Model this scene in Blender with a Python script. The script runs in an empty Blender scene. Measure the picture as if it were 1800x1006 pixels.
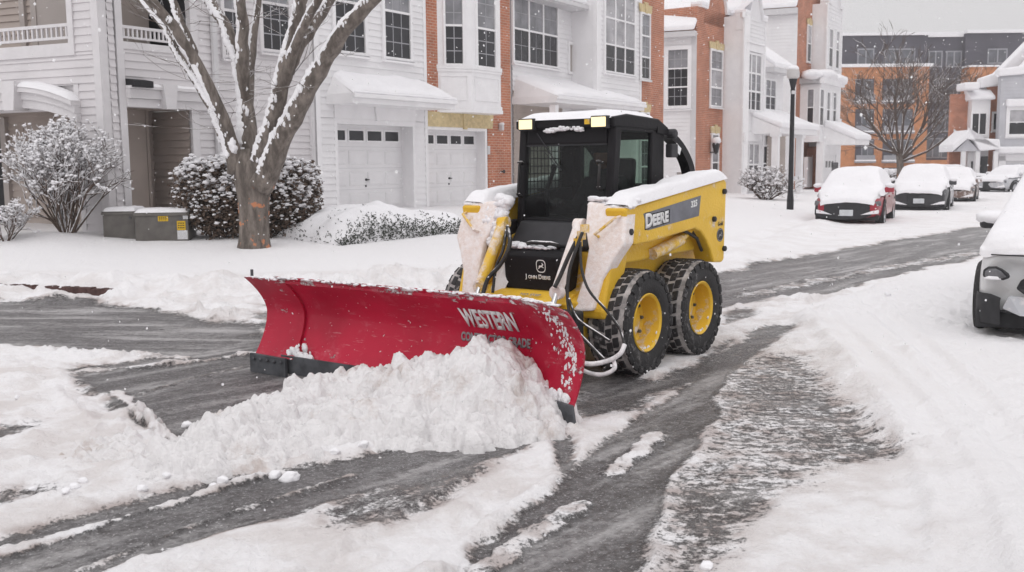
import bpy, bmesh, math, random
import numpy as np
from math import radians, sin, cos, pi, sqrt
from mathutils import Vector, Matrix
SC = bpy.context.scene
COL = SC.collection
rnd = random.Random(7)
NR = np.random.RandomState(11)

# ------------------------------------------------------------------ camera
FPX, PITCH, ROLL, CH = 1750.0, radians(6.9), radians(-.56), 1.63
fwd = Vector((0, cos(PITCH), -sin(PITCH))); rt = Vector((1, 0, 0)); upv = rt.cross(fwd)
RV = cos(ROLL)*rt + sin(ROLL)*upv; UV = -sin(ROLL)*rt + cos(ROLL)*upv
CAMP = Vector((0, 0, CH))
cd = bpy.data.cameras.new('camera'); cam = bpy.data.objects.new('camera', cd); COL.objects.link(cam)
cd.sensor_width = 36; cd.lens = FPX/1800*36; cd.clip_end = 2000; cd.clip_start = .05
m3 = Matrix((RV, UV, -fwd)).transposed().to_4x4(); m3.translation = CAMP
cam.matrix_world = m3
SC.camera = cam
cd.dof.use_dof = True; cd.dof.focus_distance = 8.0; cd.dof.aperture_fstop = 5.6

# ------------------------------------------------------------------ world, sun, exposure
SUN_EL, SUN_AZ = radians(48), radians(200)
w = bpy.data.worlds.new('World'); SC.world = w; w.use_nodes = True
nt = w.node_tree; nt.nodes.clear()
out = nt.nodes.new('ShaderNodeOutputWorld'); bg = nt.nodes.new('ShaderNodeBackground')
sky = nt.nodes.new('ShaderNodeTexSky'); sky.sky_type = 'NISHITA'; sky.sun_disc = False
sky.sun_elevation = SUN_EL; sky.sun_rotation = SUN_AZ
hs = nt.nodes.new('ShaderNodeHueSaturation'); hs.inputs['Saturation'].default_value = .12
# an even cloud layer, brighter overhead than at the horizon
tc = nt.nodes.new('ShaderNodeTexCoord'); sx = nt.nodes.new('ShaderNodeSeparateXYZ')
cr = nt.nodes.new('ShaderNodeValToRGB')
cr.color_ramp.elements[0].position = .0; cr.color_ramp.elements[0].color = (7.25, 7.08, 7.17, 1)
cr.color_ramp.elements[1].position = 1.; cr.color_ramp.elements[1].color = (13.1, 13.0, 13.3, 1)
ce = cr.color_ramp.elements.new(.22); ce.color = (8.1, 7.95, 8.06, 1)
mx = nt.nodes.new('ShaderNodeMix'); mx.data_type = 'RGBA'; mx.inputs['Factor'].default_value = .93
nt.links.new(tc.outputs['Generated'], sx.inputs[0]); nt.links.new(sx.outputs['Z'], cr.inputs[0])
nt.links.new(sky.outputs[0], hs.inputs['Color']); nt.links.new(hs.outputs[0], mx.inputs['A'])
nt.links.new(cr.outputs[0], mx.inputs['B']); nt.links.new(mx.outputs['Result'], bg.inputs[0])
bg.inputs[1].default_value = .10
nt.links.new(bg.outputs[0], out.inputs[0])
sd = bpy.data.lights.new('sun', 'SUN'); sd.energy = .5; sd.angle = radians(40); sd.color = (1, .97, .94)
so = bpy.data.objects.new('sun', sd); COL.objects.link(so)
so.rotation_euler = (pi/2 - SUN_EL, 0, pi - SUN_AZ)
SC.view_settings.view_transform = 'Standard'; SC.view_settings.look = 'None'
SC.view_settings.exposure = 0.05; SC.view_settings.gamma = 1
SC.render.engine = 'CYCLES'

# ------------------------------------------------------------------ photo-ray helpers (world points on real planes)
def ray(x, y): return fwd + RV*((x-900)/FPX) - UV*((y-503)/FPX)
def gz(x, y, z=0.): d = ray(x, y); return CAMP + d*((z-CH)/d.z)
def atY(x, y, Y): d = ray(x, y); return CAMP + d*(Y/d.y)
def onplane(x, y, p, n): d = ray(x, y); return CAMP + d*((Vector(p)-CAMP).dot(n)/d.dot(n))

# ------------------------------------------------------------------ objects
def tag(o, label=None, cat=None, group=None, kind=None):
    if label: o['label'] = label
    if cat: o['category'] = cat
    if group: o['group'] = group
    if kind: o['kind'] = kind
    return o
def empty(name, loc=(0, 0, 0), rz=0., label=None, cat=None, group=None):
    o = bpy.data.objects.new(name, None); COL.objects.link(o)
    o.location = loc; o.rotation_euler = (0, 0, rz); o.empty_display_size = .2
    return tag(o, label, cat, group)
def copy_tree(o, parent=None):
    c = o.copy(); COL.objects.link(c); c.parent = parent
    for ch in o.children: copy_tree(ch, c)
    return c
class MB:
    def __init__(s): s.v = []; s.f = []
    def add(s, vs, fs):
        k = len(s.v); s.v.extend([tuple(p) for p in vs]); s.f.extend([tuple(i+k for i in f) for f in fs]); return s
    def box(s, x0, x1, y0, y1, z0, z1):
        vs = [(x, y, z) for z in (z0, z1) for y in (y0, y1) for x in (x0, x1)]
        return s.add(vs, [(0,2,3,1),(4,5,7,6),(0,1,5,4),(2,6,7,3),(0,4,6,2),(1,3,7,5)])
    def prism(s, pts, a, b, axis='y'):
        """polygon pts (p,q) extruded from a to b along axis; y: (x,z) x: (y,z) z: (x,y)"""
        n = len(pts)
        mk = {'y': lambda p, t: (p[0], t, p[1]), 'x': lambda p, t: (t, p[0], p[1]), 'z': lambda p, t: (p[0], p[1], t)}[axis]
        vs = [mk(p, a) for p in pts] + [mk(p, b) for p in pts]
        fs = [tuple(range(n))[::-1], tuple(range(n, 2*n))] + [(i, (i+1) % n, n+(i+1) % n, n+i) for i in range(n)]
        return s.add(vs, fs)
    def tube(s, pts, rad, n=6, cap=True):
        pts = [Vector(p) for p in pts]; m = len(pts)
        if m < 2: return s
        rr = rad if isinstance(rad, (list, tuple)) else [rad]*m
        vs = []; prev = None
        for i, p in enumerate(pts):
            t = (pts[min(i+1, m-1)]-pts[max(i-1, 0)])
            if t.length < 1e-9: t = Vector((0, 0, 1))
            t.normalize()
            a = prev if prev is not None else (Vector((0, 0, 1)) if abs(t.z) < .9 else Vector((1, 0, 0)))
            u = a - t*a.dot(t)
            if u.length < 1e-6: u = t.orthogonal()
            u.normalize(); prev = u; v_ = t.cross(u)
            for k in range(n):
                an = 2*pi*k/n; vs.append(p + (u*cos(an)+v_*sin(an))*rr[i])
        fs = [(i*n+k, i*n+(k+1) % n, (i+1)*n+(k+1) % n, (i+1)*n+k) for i in range(m-1) for k in range(n)]
        if cap: fs += [tuple(range(n))[::-1], tuple(range((m-1)*n, m*n))]
        return s.add(vs, fs)
    def lathe(s, prof, n=24, axis='z', c=(0, 0, 0), closed=False, caps=True):
        vs = []
        for (r, h) in prof:
            for k in range(n):
                a = 2*pi*k/n
                p = {'z': (r*cos(a), r*sin(a), h), 'y': (r*cos(a), h, r*sin(a)), 'x': (h, r*cos(a), r*sin(a))}[axis]
                vs.append((p[0]+c[0], p[1]+c[1], p[2]+c[2]))
        m = len(prof)
        fs = [(i*n+k, i*n+(k+1) % n, (i+1)*n+(k+1) % n, (i+1)*n+k) for i in range(m-1) for k in range(n)]
        if closed: fs += [((m-1)*n+k, (m-1)*n+(k+1) % n, (k+1) % n, k) for k in range(n)]
        elif caps: fs += [tuple(range(n))[::-1], tuple(range((m-1)*n, m*n))]
        return s.add(vs, fs)
    def blob(s, c, r, seed=0, sq=(1, 1, 1), amp=.25, nu=8, nv=5):
        g = random.Random(seed); vs = []; ph = [g.uniform(0, 6.28) for _ in range(6)]
        vs.append((c[0], c[1], c[2]-r*sq[2]))
        for j in range(1, nv):
            th = -pi/2 + pi*j/nv
            for i in range(nu):
                a = 2*pi*i/nu
                d = Vector((cos(th)*cos(a), cos(th)*sin(a), sin(th)))
                q = 1 + amp*(.6*sin(3*d.x+ph[0])*sin(3.3*d.y+ph[1]) + .5*sin(5*d.z+ph[2]+2*d.x) + g.uniform(-.35, .35))
                vs.append((c[0]+d.x*r*q*sq[0], c[1]+d.y*r*q*sq[1], c[2]+d.z*r*q*sq[2]))
        vs.append((c[0], c[1], c[2]+r*sq[2])); L = len(vs)-1
        fs = [(0, 1+(i+1) % nu, 1+i) for i in range(nu)]
        for j in range(nv-2):
            for i in range(nu):
                a = 1+j*nu+i; b = 1+j*nu+(i+1) % nu; fs.append((a, b, b+nu, a+nu))
        fs += [(1+(nv-2)*nu+i, 1+(nv-2)*nu+(i+1) % nu, L) for i in range(nu)]
        return s.add(vs, fs)
    def grid(s, fn, nu, nv):
        vs = [fn(i/nu, j/nv) for j in range(nv+1) for i in range(nu+1)]
        fs = [(j*(nu+1)+i, j*(nu+1)+i+1, (j+1)*(nu+1)+i+1, (j+1)*(nu+1)+i) for j in range(nv) for i in range(nu)]
        return s.add(vs, fs)
    def build(s, name, mat, parent=None, smooth=False, bevel=0., seg=2, sub=0, angle=40):
        if smooth and mat and mat.name.startswith('snow'): angle = 180
        me = bpy.data.meshes.new(name); me.from_pydata(s.v, [], s.f); me.update()
        bm = bmesh.new(); bm.from_mesh(me); bmesh.ops.recalc_face_normals(bm, faces=bm.faces); bm.to_mesh(me); bm.free()
        o = bpy.data.objects.new(name, me); COL.objects.link(o)
        if mat: me.materials.append(mat)
        if parent: o.parent = parent
        if smooth:
            me.polygons.foreach_set('use_smooth', [True]*len(me.polygons))
            if angle < 180: me.set_sharp_from_angle(angle=radians(angle))
        if bevel:
            b = o.modifiers.new('bevel', 'BEVEL'); b.width = bevel; b.segments = seg; b.limit_method = 'ANGLE'; b.harden_normals = False
        if sub:
            b = o.modifiers.new('sub', 'SUBSURF'); b.levels = sub; b.render_levels = sub
        return o
def np_mesh(name, V, F, mat, parent=None, smooth=True):
    me = bpy.data.meshes.new(name); V = np.asarray(V, np.float32); F = np.asarray(F, np.int32)
    me.vertices.add(len(V)); me.vertices.foreach_set('co', V.ravel())
    k = F.shape[1]; me.loops.add(F.size); me.loops.foreach_set('vertex_index', F.ravel())
    me.polygons.add(len(F)); me.polygons.foreach_set('loop_start', np.arange(0, F.size, k, dtype=np.int32))
    me.polygons.foreach_set('use_smooth', [smooth]*len(F))
    me.update(calc_edges=True); me.validate()
    o = bpy.data.objects.new(name, me); COL.objects.link(o); me.materials.append(mat)
    if parent: o.parent = parent
    return o

# ------------------------------------------------------------------ noise (numpy value noise, 2-D)
_tab = NR.rand(256, 256)
def vnoise(x, y):
    x = np.asarray(x, float); y = np.asarray(y, float)
    xi = np.floor(x).astype(int); yi = np.floor(y).astype(int); fx = x-xi; fy = y-yi
    fx = fx*fx*(3-2*fx); fy = fy*fy*(3-2*fy)
    g = lambda a, b: _tab[a & 255, b & 255]
    return (g(xi, yi)*(1-fx)+g(xi+1, yi)*fx)*(1-fy) + (g(xi, yi+1)*(1-fx)+g(xi+1, yi+1)*fx)*fy
def fbm(x, y, o=4):
    s = 0; a = .5
    for i in range(o): s = s + a*vnoise(x*2**i+17.3*i, y*2**i+5.1*i); a *= .5
    return s
def sstep(a, b, x): t = np.clip((x-a)/(b-a), 0, 1); return t*t*(3-2*t)
def poly_sd(X, Y, P):
    """signed distance to polygon, positive inside"""
    P = np.array(P, float); n = len(P); d = np.full(X.shape, 1e9); ins = np.zeros(X.shape, bool)
    for i in range(n):
        ax, ay = P[i]; bx, by = P[(i+1) % n]; ex, ey = bx-ax, by-ay
        L = ex*ex+ey*ey+1e-12; t = np.clip(((X-ax)*ex+(Y-ay)*ey)/L, 0, 1)
        d = np.minimum(d, (X-ax-t*ex)**2+(Y-ay-t*ey)**2)
        c = ((ay > Y) != (by > Y)); xx = ax+(Y-ay)*ex/(ey if abs(ey) > 1e-12 else 1e-12)
        ins ^= c & (X < xx)
    d = np.sqrt(d); return np.where(ins, d, -d)

# ------------------------------------------------------------------ materials
class NB:
    def __init__(s, name):
        s.m = bpy.data.materials.new(name); s.m.use_nodes = True; s.t = s.m.node_tree
        s.p = s.t.nodes['Principled BSDF']; s.o = s.t.nodes['Material Output']; s._tc = None
    def n(s, ty, **k):
        x = s.t.nodes.new(ty)
        for a, b in k.items(): setattr(x, a, b)
        return x
    def l(s, a, b): s.t.links.new(a, b)
    def tc(s, which='Object'):
        if not s._tc: s._tc = s.n('ShaderNodeTexCoord')
        return s._tc.outputs[which]
    def noise(s, scale, detail=3., rough=.55, vec=None, dist=0.):
        x = s.n('ShaderNodeTexNoise'); x.inputs['Scale'].default_value = scale; x.inputs['Detail'].default_value = detail
        x.inputs['Roughness'].default_value = rough; x.inputs['Distortion'].default_value = dist
        s.l(vec if vec is not None else s.tc(), x.inputs['Vector']); return x.outputs['Fac']
    def math(s, op, a, b=None, c=None, clamp=False):
        x = s.n('ShaderNodeMath', operation=op, use_clamp=clamp)
        for i, v in enumerate((a, b, c)):
            if v is None: continue
            if isinstance(v, (int, float)): x.inputs[i].default_value = v
            else: s.l(v, x.inputs[i])
        return x.outputs[0]
    def ramp(s, fac, a, b):
        x = s.n('ShaderNodeMapRange', interpolation_type='SMOOTHSTEP'); s.l(fac, x.inputs['Value'])
        x.inputs['From Min'].default_value = a; x.inputs['From Max'].default_value = b; return x.outputs[0]
    def mix(s, fac, a, b):
        x = s.n('ShaderNodeMix', data_type='RGBA')
        for k, v in (('Factor', fac), ('A', a), ('B', b)):
            if isinstance(v, (int, float)): x.inputs[k].default_value = v
            elif isinstance(v, tuple): x.inputs[k].default_value = (*v, 1)
            else: s.l(v, x.inputs[k])
        return x.outputs['Result']
    def col(s, v):
        if isinstance(v, tuple): s.p.inputs['Base Color'].default_value = (*v, 1)
        else: s.l(v, s.p.inputs['Base Color'])
    def rough(s, v):
        if isinstance(v, (int, float)): s.p.inputs['Roughness'].default_value = v
        else: s.l(v, s.p.inputs['Roughness'])
    def bump(s, h, dist, strength=1.):
        x = s.n('ShaderNodeBump'); x.inputs['Distance'].default_value = dist; x.inputs['Strength'].default_value = strength
        s.l(h, x.inputs['Height']); s.l(x.outputs[0], s.p.inputs['Normal'])
    def dirv(s, ang, along, across):
        x = s.n('ShaderNodeMapping', vector_type='TEXTURE'); x.inputs['Rotation'].default_value = (0, 0, ang); x.inputs['Scale'].default_value = (1/along, 1/across, 1)
        s.l(s.tc(), x.inputs['Vector']); return x.outputs[0]
    def mapv(s, scale=(1, 1, 1), rot=(0, 0, 0), which='Object'):
        x = s.n('ShaderNodeMapping'); x.inputs['Scale'].default_value = scale; x.inputs['Rotation'].default_value = rot
        s.l(s.tc(which), x.inputs['Vector']); return x.outputs[0]
def mat(name, c, rough=.6, var=.12, scale=6., bump=0., bscale=40., metal=0., spec=.3, coat=0.):
    b = NB(name); n = b.noise(scale, 4)
    dk = tuple(v*(1-var) for v in c); lt = tuple(min(1, v*(1+var*.6)) for v in c)
    b.col(b.mix(b.ramp(n, .3, .7), dk, lt)); b.rough(rough); b.p.inputs['Metallic'].default_value = metal
    b.p.inputs['Specular IOR Level'].default_value = spec; b.p.inputs['Coat Weight'].default_value = coat
    if bump: b.bump(b.noise(bscale, 4), bump)
    return b.m
M = {}
def snow_mat(name, c=(.88, .87, .89), bump=.012, sc=18., tint=None):
    b = NB(name); n = b.noise(sc, 6, .65)
    base = b.mix(b.ramp(b.noise(2.5, 3), .3, .75), tuple(v*.96 for v in c), c)
    if tint: base = b.mix(b.ramp(b.noise(2.6, 6, .7), .50, .68), base, tint)
    b.col(base); b.rough(.75); b.p.inputs['Specular IOR Level'].default_value = .25
    b.bump(n, bump); return b.m
M['snow'] = snow_mat('snow')
M['snow_soft'] = snow_mat('snow_soft', bump=.02, sc=7.)
M['snow_heap'] = snow_mat('snow_heap', c=(.85, .83, .832), bump=.02, sc=34., tint=(.60, .53, .50))
M['siding'] = mat('white_siding', (.80, .79, .80), .55, .05, 1.2)
M['siding_a'] = mat('shaded_white_siding', (.68, .655, .665), .55, .06, 1.2)  # white siding darkened in colour: this house faces away from the light
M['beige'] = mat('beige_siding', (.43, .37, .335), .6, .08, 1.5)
M['taupe'] = mat('taupe_door', (.40, .36, .34), .5, .05, 2)
M['trim'] = mat('white_trim', (.83, .82, .83), .45, .04, 3)
M['trim_a'] = mat('shaded_white_trim', (.70, .68, .69), .45, .05, 3)  # white trim darkened to go with the shade painted into that siding
M['garage'] = mat('garage_door_paint', (.78, .77, .78), .45, .04, 2)
M['grey_house'] = mat('grey_siding', (.52, .52, .55), .6, .06, 2)
M['stone'] = mat('cream_stone', (.62, .50, .29), .75, .15, 10, .004, 60)
M['gutter'] = mat('gutter_paint', (.62, .61, .62), .45, .05, 3)
def brick_mat(name, c1, c2, mortar, bw=.21, bh=.075):
    b = NB(name); sx_ = b.n('ShaderNodeSeparateXYZ'); b.l(b.tc(), sx_.inputs[0])
    cx = b.n('ShaderNodeCombineXYZ'); b.l(b.math('ADD', sx_.outputs[0], sx_.outputs[1]), cx.inputs[0]); b.l(sx_.outputs[2], cx.inputs[1])
    t = b.n('ShaderNodeTexBrick'); b.l(cx.outputs[0], t.inputs['Vector'])
    t.inputs['Color1'].default_value = (*c1, 1); t.inputs['Color2'].default_value = (*c2, 1); t.inputs['Mortar'].default_value = (*mortar, 1)
    t.inputs['Scale'].default_value = 1; t.inputs['Mortar Size'].default_value = .008; t.inputs['Brick Width'].default_value = bw
    t.inputs['Row Height'].default_value = bh; t.inputs['Bias'].default_value = -.1
    v = b.ramp(b.noise(1.6, 4), .3, .7)
    hsv = b.n('ShaderNodeHueSaturation'); b.l(t.outputs['Color'], hsv.inputs['Color'])
    b.l(b.math('MULTIPLY_ADD', v, .25, .86), hsv.inputs['Value']); b.col(hsv.outputs[0]); b.rough(.85)
    b.bump(b.math('SUBTRACT', 1., t.outputs['Fac']), .006); return b.m
M['brick'] = brick_mat('red_brick', (.50, .185, .10), (.40, .135, .072), (.54, .39, .32))
M['brick_far'] = brick_mat('orange_brick', (.56, .23, .095), (.49, .19, .075), (.54, .28, .15), .3, .1)
M['cladding'] = mat('grey_cladding', (.085, .08, .10), .6, .12, .5)
M['cladding_light'] = mat('light_panel', (.32, .32, .35), .6, .1, .5)
def pane_mat(name, c, r=.12):
    b = NB(name); n = b.noise(1.3, 3)
    b.col(b.mix(b.ramp(n, .35, .7), tuple(v*.6 for v in c), c)); b.rough(r); b.p.inputs['Specular IOR Level'].default_value = .5
    return b.m
M['pane'] = pane_mat('window_glass', (.035, .035, .041))
M['pane_blind'] = pane_mat('blinded_glass', (.30, .30, .32), .2)
M['pane_curtain'] = pane_mat('curtained_glass', (.48, .47, .49), .25)
M['pane_far'] = pane_mat('far_glass', (.16, .165, .19), .2)
M['dark'] = mat('dark_opening', (.02, .02, .023), .6)
M['black_metal'] = mat('black_metal', (.025, .025, .028), .45, .2, 8)
M['bark'] = None
def bark_mat():
    b = NB('bark'); v = b.mapv((9, 9, 2.2)); n = b.noise(1.0, 6, .7, v)
    base = b.mix(b.ramp(n, .35, .7), (.085, .070, .060), (.24, .205, .18))
    pk = b.ramp(b.noise(4.2, 3, .6), .585, .63); sz = b.n('ShaderNodeSeparateXYZ'); b.l(b.tc(), sz.inputs[0])
    lo = b.ramp(sz.outputs[2], 1.2, .95); pk = b.math('MULTIPLY', pk, lo)
    b.col(b.mix(pk, base, (.50, .21, .11))); b.rough(.9); b.bump(n, .02); return b.m
M['bark'] = bark_mat()
M['twig'] = mat('twig_bark', (.105, .075, .06), .9, .3, 12)
M['leaf'] = mat('hedge_leaf', (.125, .088, .066), .7, .4, 9)
M['leaf_green'] = mat('evergreen_leaf', (.045, .052, .040), .7, .4, 9)
# ================================================================== GROUND
KERB = [(-40, 21), (-14, 14.9), (-7.2, 13.9), (-3.8, 13.3), (-1.3, 13.6), (1.2, 14.6), (3.4, 16.4), (6.9, 24.0), (11.8, 35), (18, 49), (28, 74), (55, 140)]
LAWN = KERB + [(60, 300), (-200, 300), (-200, 34)]
# second (far right) lawn beyond the road
LAWN2 = [(14.5, 24), (20.5, 37.5), (29, 57), (47, 97), (200, 97), (200, 11), (38, 9)]
def wp(pts): return [tuple(gz(x, y))[:2] for x, y in pts]
# bare, driven or scraped patches of asphalt, traced on the road: (outline, amount, edge softness, kind of streaking)
BARE = [
 ([(-260,520),(0,535),(150,528),(300,552),(440,572),(470,600),(300,636),(240,622),(0,612),(-260,612)], .95, .22, 1),
 ([(430,590),(560,640),(545,690),(440,720),(340,765),(300,790),(230,745),(170,690),(130,650),(300,628)], .86, .16, 2),
 ([(-100,975),(0,945),(200,890),(420,842),(560,815),(640,800),(860,765),(985,768),(800,832),(600,892),(330,962),(200,1006),(100,1060),(-100,1060)], .88, .10, 2),
 ([(-100,760),(0,752),(85,738),(60,765),(0,780),(-100,790)], .62, .10, 1),
 ([(-100,870),(0,858),(115,838),(135,872),(0,905),(-100,920)], .55, .14, 1),
 ([(700,800),(880,768),(860,835),(690,935),(560,935),(540,880)], .62, .12, 2),
 ([(800,1030),(830,975),(1000,845),(1060,780),(1190,690),(1285,635),(1262,720),(1190,850),(1135,1010),(1120,1060),(780,1060)], .92, .07, 2),
 ([(965,770),(1010,770),(1010,840),(990,850)], .7, .05, 2),
 ([(1285,630),(1415,622),(1468,680),(1530,745),(1600,805),(1500,832),(1425,872),(1310,950),(1260,1040),(1135,1040),(1185,850),(1255,700)], .50, .16, 3),
 ([(1010,690),(1030,640),(1100,655),(1150,670),(1230,640),(1265,600),(1300,600),(1240,665),(1130,720),(1010,740)], .82, .15, 2),
 ([(1200,650),(1345,572),(1410,572),(1260,678)], .68, .09, 2),
 ([(1265,548),(1330,540),(1335,556),(1270,575)], .6, .08, 1),
 ([(1250,484),(1400,455),(1560,426),(1705,402),(1775,398),(1775,436),(1700,458),(1560,490),(1440,516),(1330,534),(1250,545)], .93, .22, 2),
 ([(455,540),(760,540),(760,600),(470,600)], .7, .4, 1),
]
# narrow ridges of snow lying across those patches: (centre line, half width, strength)
RIDGE = [
 ([(1085,832),(1118,800),(1150,766)], .055, .74),
 ([(840,1012),(940,940),(1025,888)], .06, .66),
 ([(-40,990),(180,925),(330,880),(470,835)], .035, .8),
 ([(150,1004),(330,930),(520,868),(620,838)], .03, .55),
 ([(205,690),(262,745),(310,782)], .045, .9),
 ([(150,655),(330,640),(450,622)], .07, .7),
 ([(1300,520),(1450,494),(1600,464),(1712,446)], .20, .60),
 ([(460,640),(330,668),(210,705)], .03, .5),
 ([(0,628),(190,622),(330,632)], .06, .7),
]
def bank_h(X, Y):
    """terrain height: road at 0, snowed lawn rising to the houses, ploughed berms"""
    s = poly_sd(X, Y, LAWN); s2 = poly_sd(X, Y, LAWN2)
    h = sstep(-.1, .45, s)*.15 + np.clip((s-.3)*.047, 0, .50)-np.clip((Y-10)*.003, 0, .14)
    h = np.maximum(h, sstep(-.1, .5, s2)*.15 + np.clip((s2-.3)*.02, 0, .3))
    n = fbm(X*1.3, Y*1.3, 4)
    h = h + np.exp(-((s+.25)/.42)**2)*(.05+.16*n)*sstep(3.0, 6.0, Y) + sstep(-2.3, -.9, s)*sstep(.5, -.2, s)*sstep(3.5, -1., X)*(np.clip(fbm(X*2.6, Y*2.6, 4)-.36, 0, 1)*.34+np.clip(fbm(X*7, Y*7, 3)-.45, 0, 1)*.16)*sstep(9, 11, Y)
    h = h + .20*np.exp(-((X+8.6)**2+(Y-18.0)**2)/1.7)
    return h, s, s2
RB = wp([(1395,560),(1560,500),(1700,470),(1900,455),(2300,600),(2300,1300),(1700,1100),(1640,960),(1600,860),(1560,800),(1490,715),(1440,640)])
RUTS = [[(1440,560),(1530,650),(1620,760),(1690,900),(1730,1100)],[(1520,540),(1620,630),(1740,760),(1900,980)],[(1370,540),(1480,510),(1640,487)],[(-40,700),(120,680),(200,740)],[(560,1040),(760,900),(930,800)],[(640,1040),(840,900),(960,820)]]
def ground_eval(X, Y):
    h, s, s2 = bank_h(X, Y)
    snow = np.ones(X.shape); kind = np.zeros(X.shape)
    for pts, amt, soft, k in BARE:
        d = poly_sd(X, Y, wp(pts))
        jit = (fbm(X*2.2+3*k, Y*2.2, 3)-.45)*soft*2.2
        soft = soft*1.25; m = sstep(-soft, soft, d+jit)*amt*(.74+.52*fbm(X*1.5+7*k, Y*1.5, 3))
        kind = np.where(m > (1-snow), k, kind); snow = np.minimum(snow, 1-m)
    rid = np.zeros(X.shape)
    for pts, hw, st in RIDGE:
        P = wp(pts); d = np.full(X.shape, 1e9)
        for (ax, ay), (bx, by) in zip(P[:-1], P[1:]):
            ex, ey = bx-ax, by-ay; t = np.clip(((X-ax)*ex+(Y-ay)*ey)/(ex*ex+ey*ey), 0, 1)
            d = np.minimum(d, np.hypot(X-ax-t*ex, Y-ay-t*ey))
        d = d+(fbm(X*4, Y*4, 3)-.45)*hw*2.4+(fbm(X*17, Y*17, 3)-.45)*hw*1.8
        rid = np.maximum(rid, (1-sstep(hw*.3, hw*1.5, d))*st)
    snow = np.maximum(snow, rid)
    rb = poly_sd(X, Y, RB)+(fbm(X*2, Y*2, 3)-.45)*.35
    near = np.exp(-np.hypot(X, Y)/14)
    dep = .008+.020*sstep(.45, 1., snow-rid*.5)+.012*rid
    dep += sstep(-.05, .3, rb)*(.05+.07*fbm(X*1.1, Y*1.1, 4)) + np.exp(-((rb-.12)/.14)**2)*.06*fbm(X*4, Y*4, 4)
    for pts in RUTS:
        P = wp(pts); d = np.full(X.shape, 1e9)
        for (ax, ay), (bx, by) in zip(P[:-1], P[1:]):
            ex, ey = bx-ax, by-ay; t = np.clip(((X-ax)*ex+(Y-ay)*ey)/(ex*ex+ey*ey), 0, 1); d = np.minimum(d, np.hypot(X-ax-t*ex, Y-ay-t*ey))
        dep = dep-.030*np.exp(-(d/.10)**4)*(.5+fbm(X*2, Y*2, 2))+.012*np.exp(-((d-.15)/.05)**2)
    dep = dep*(1-.9*np.exp(-(((X-4.75)/.9)**2+((Y-9.1)/.8)**2)))
    # lumps thrown about on the snow
    lump = np.clip(fbm(X*3.4, Y*3.4, 4)-.50, 0, 1)*.22 + np.clip(fbm(X*9+5, Y*9, 4)-.45, 0, 1)*.20 + (fbm(X*21, Y*21, 3)-.45)*.022
    patch = sstep(.42, .66, fbm(X*.55+9, Y*.55, 3))
    onroad = 1-sstep(.1, .8, s)
    h = h + dep*sstep(.1, .6, snow)+ lump*sstep(.5, .95, snow)*(.30+.75*patch)*onroad*(.75+.75*sstep(1.0, -.6, X))*(1-.7*sstep(11, 16, Y))
    h = h + (fbm(X*.5, Y*.5, 3)-.45)*.10*sstep(.5, 3, s) + (fbm(X*2.5, Y*2.5, 3)-.45)*.03*sstep(0, 1, s)
    h = h + (fbm(X*14, Y*14, 2)-.4)*.012*sstep(.6, .2, snow)*0
    dirt = onroad*(1-sstep(-.3, .5, rb))*(1-.6*sstep(10, 16, Y))
    return h, snow, kind, s, dirt
def gh(x, y):
    h = ground_eval(np.array([float(x)]), np.array([float(y)]))[0]; return float(h[0])
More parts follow.
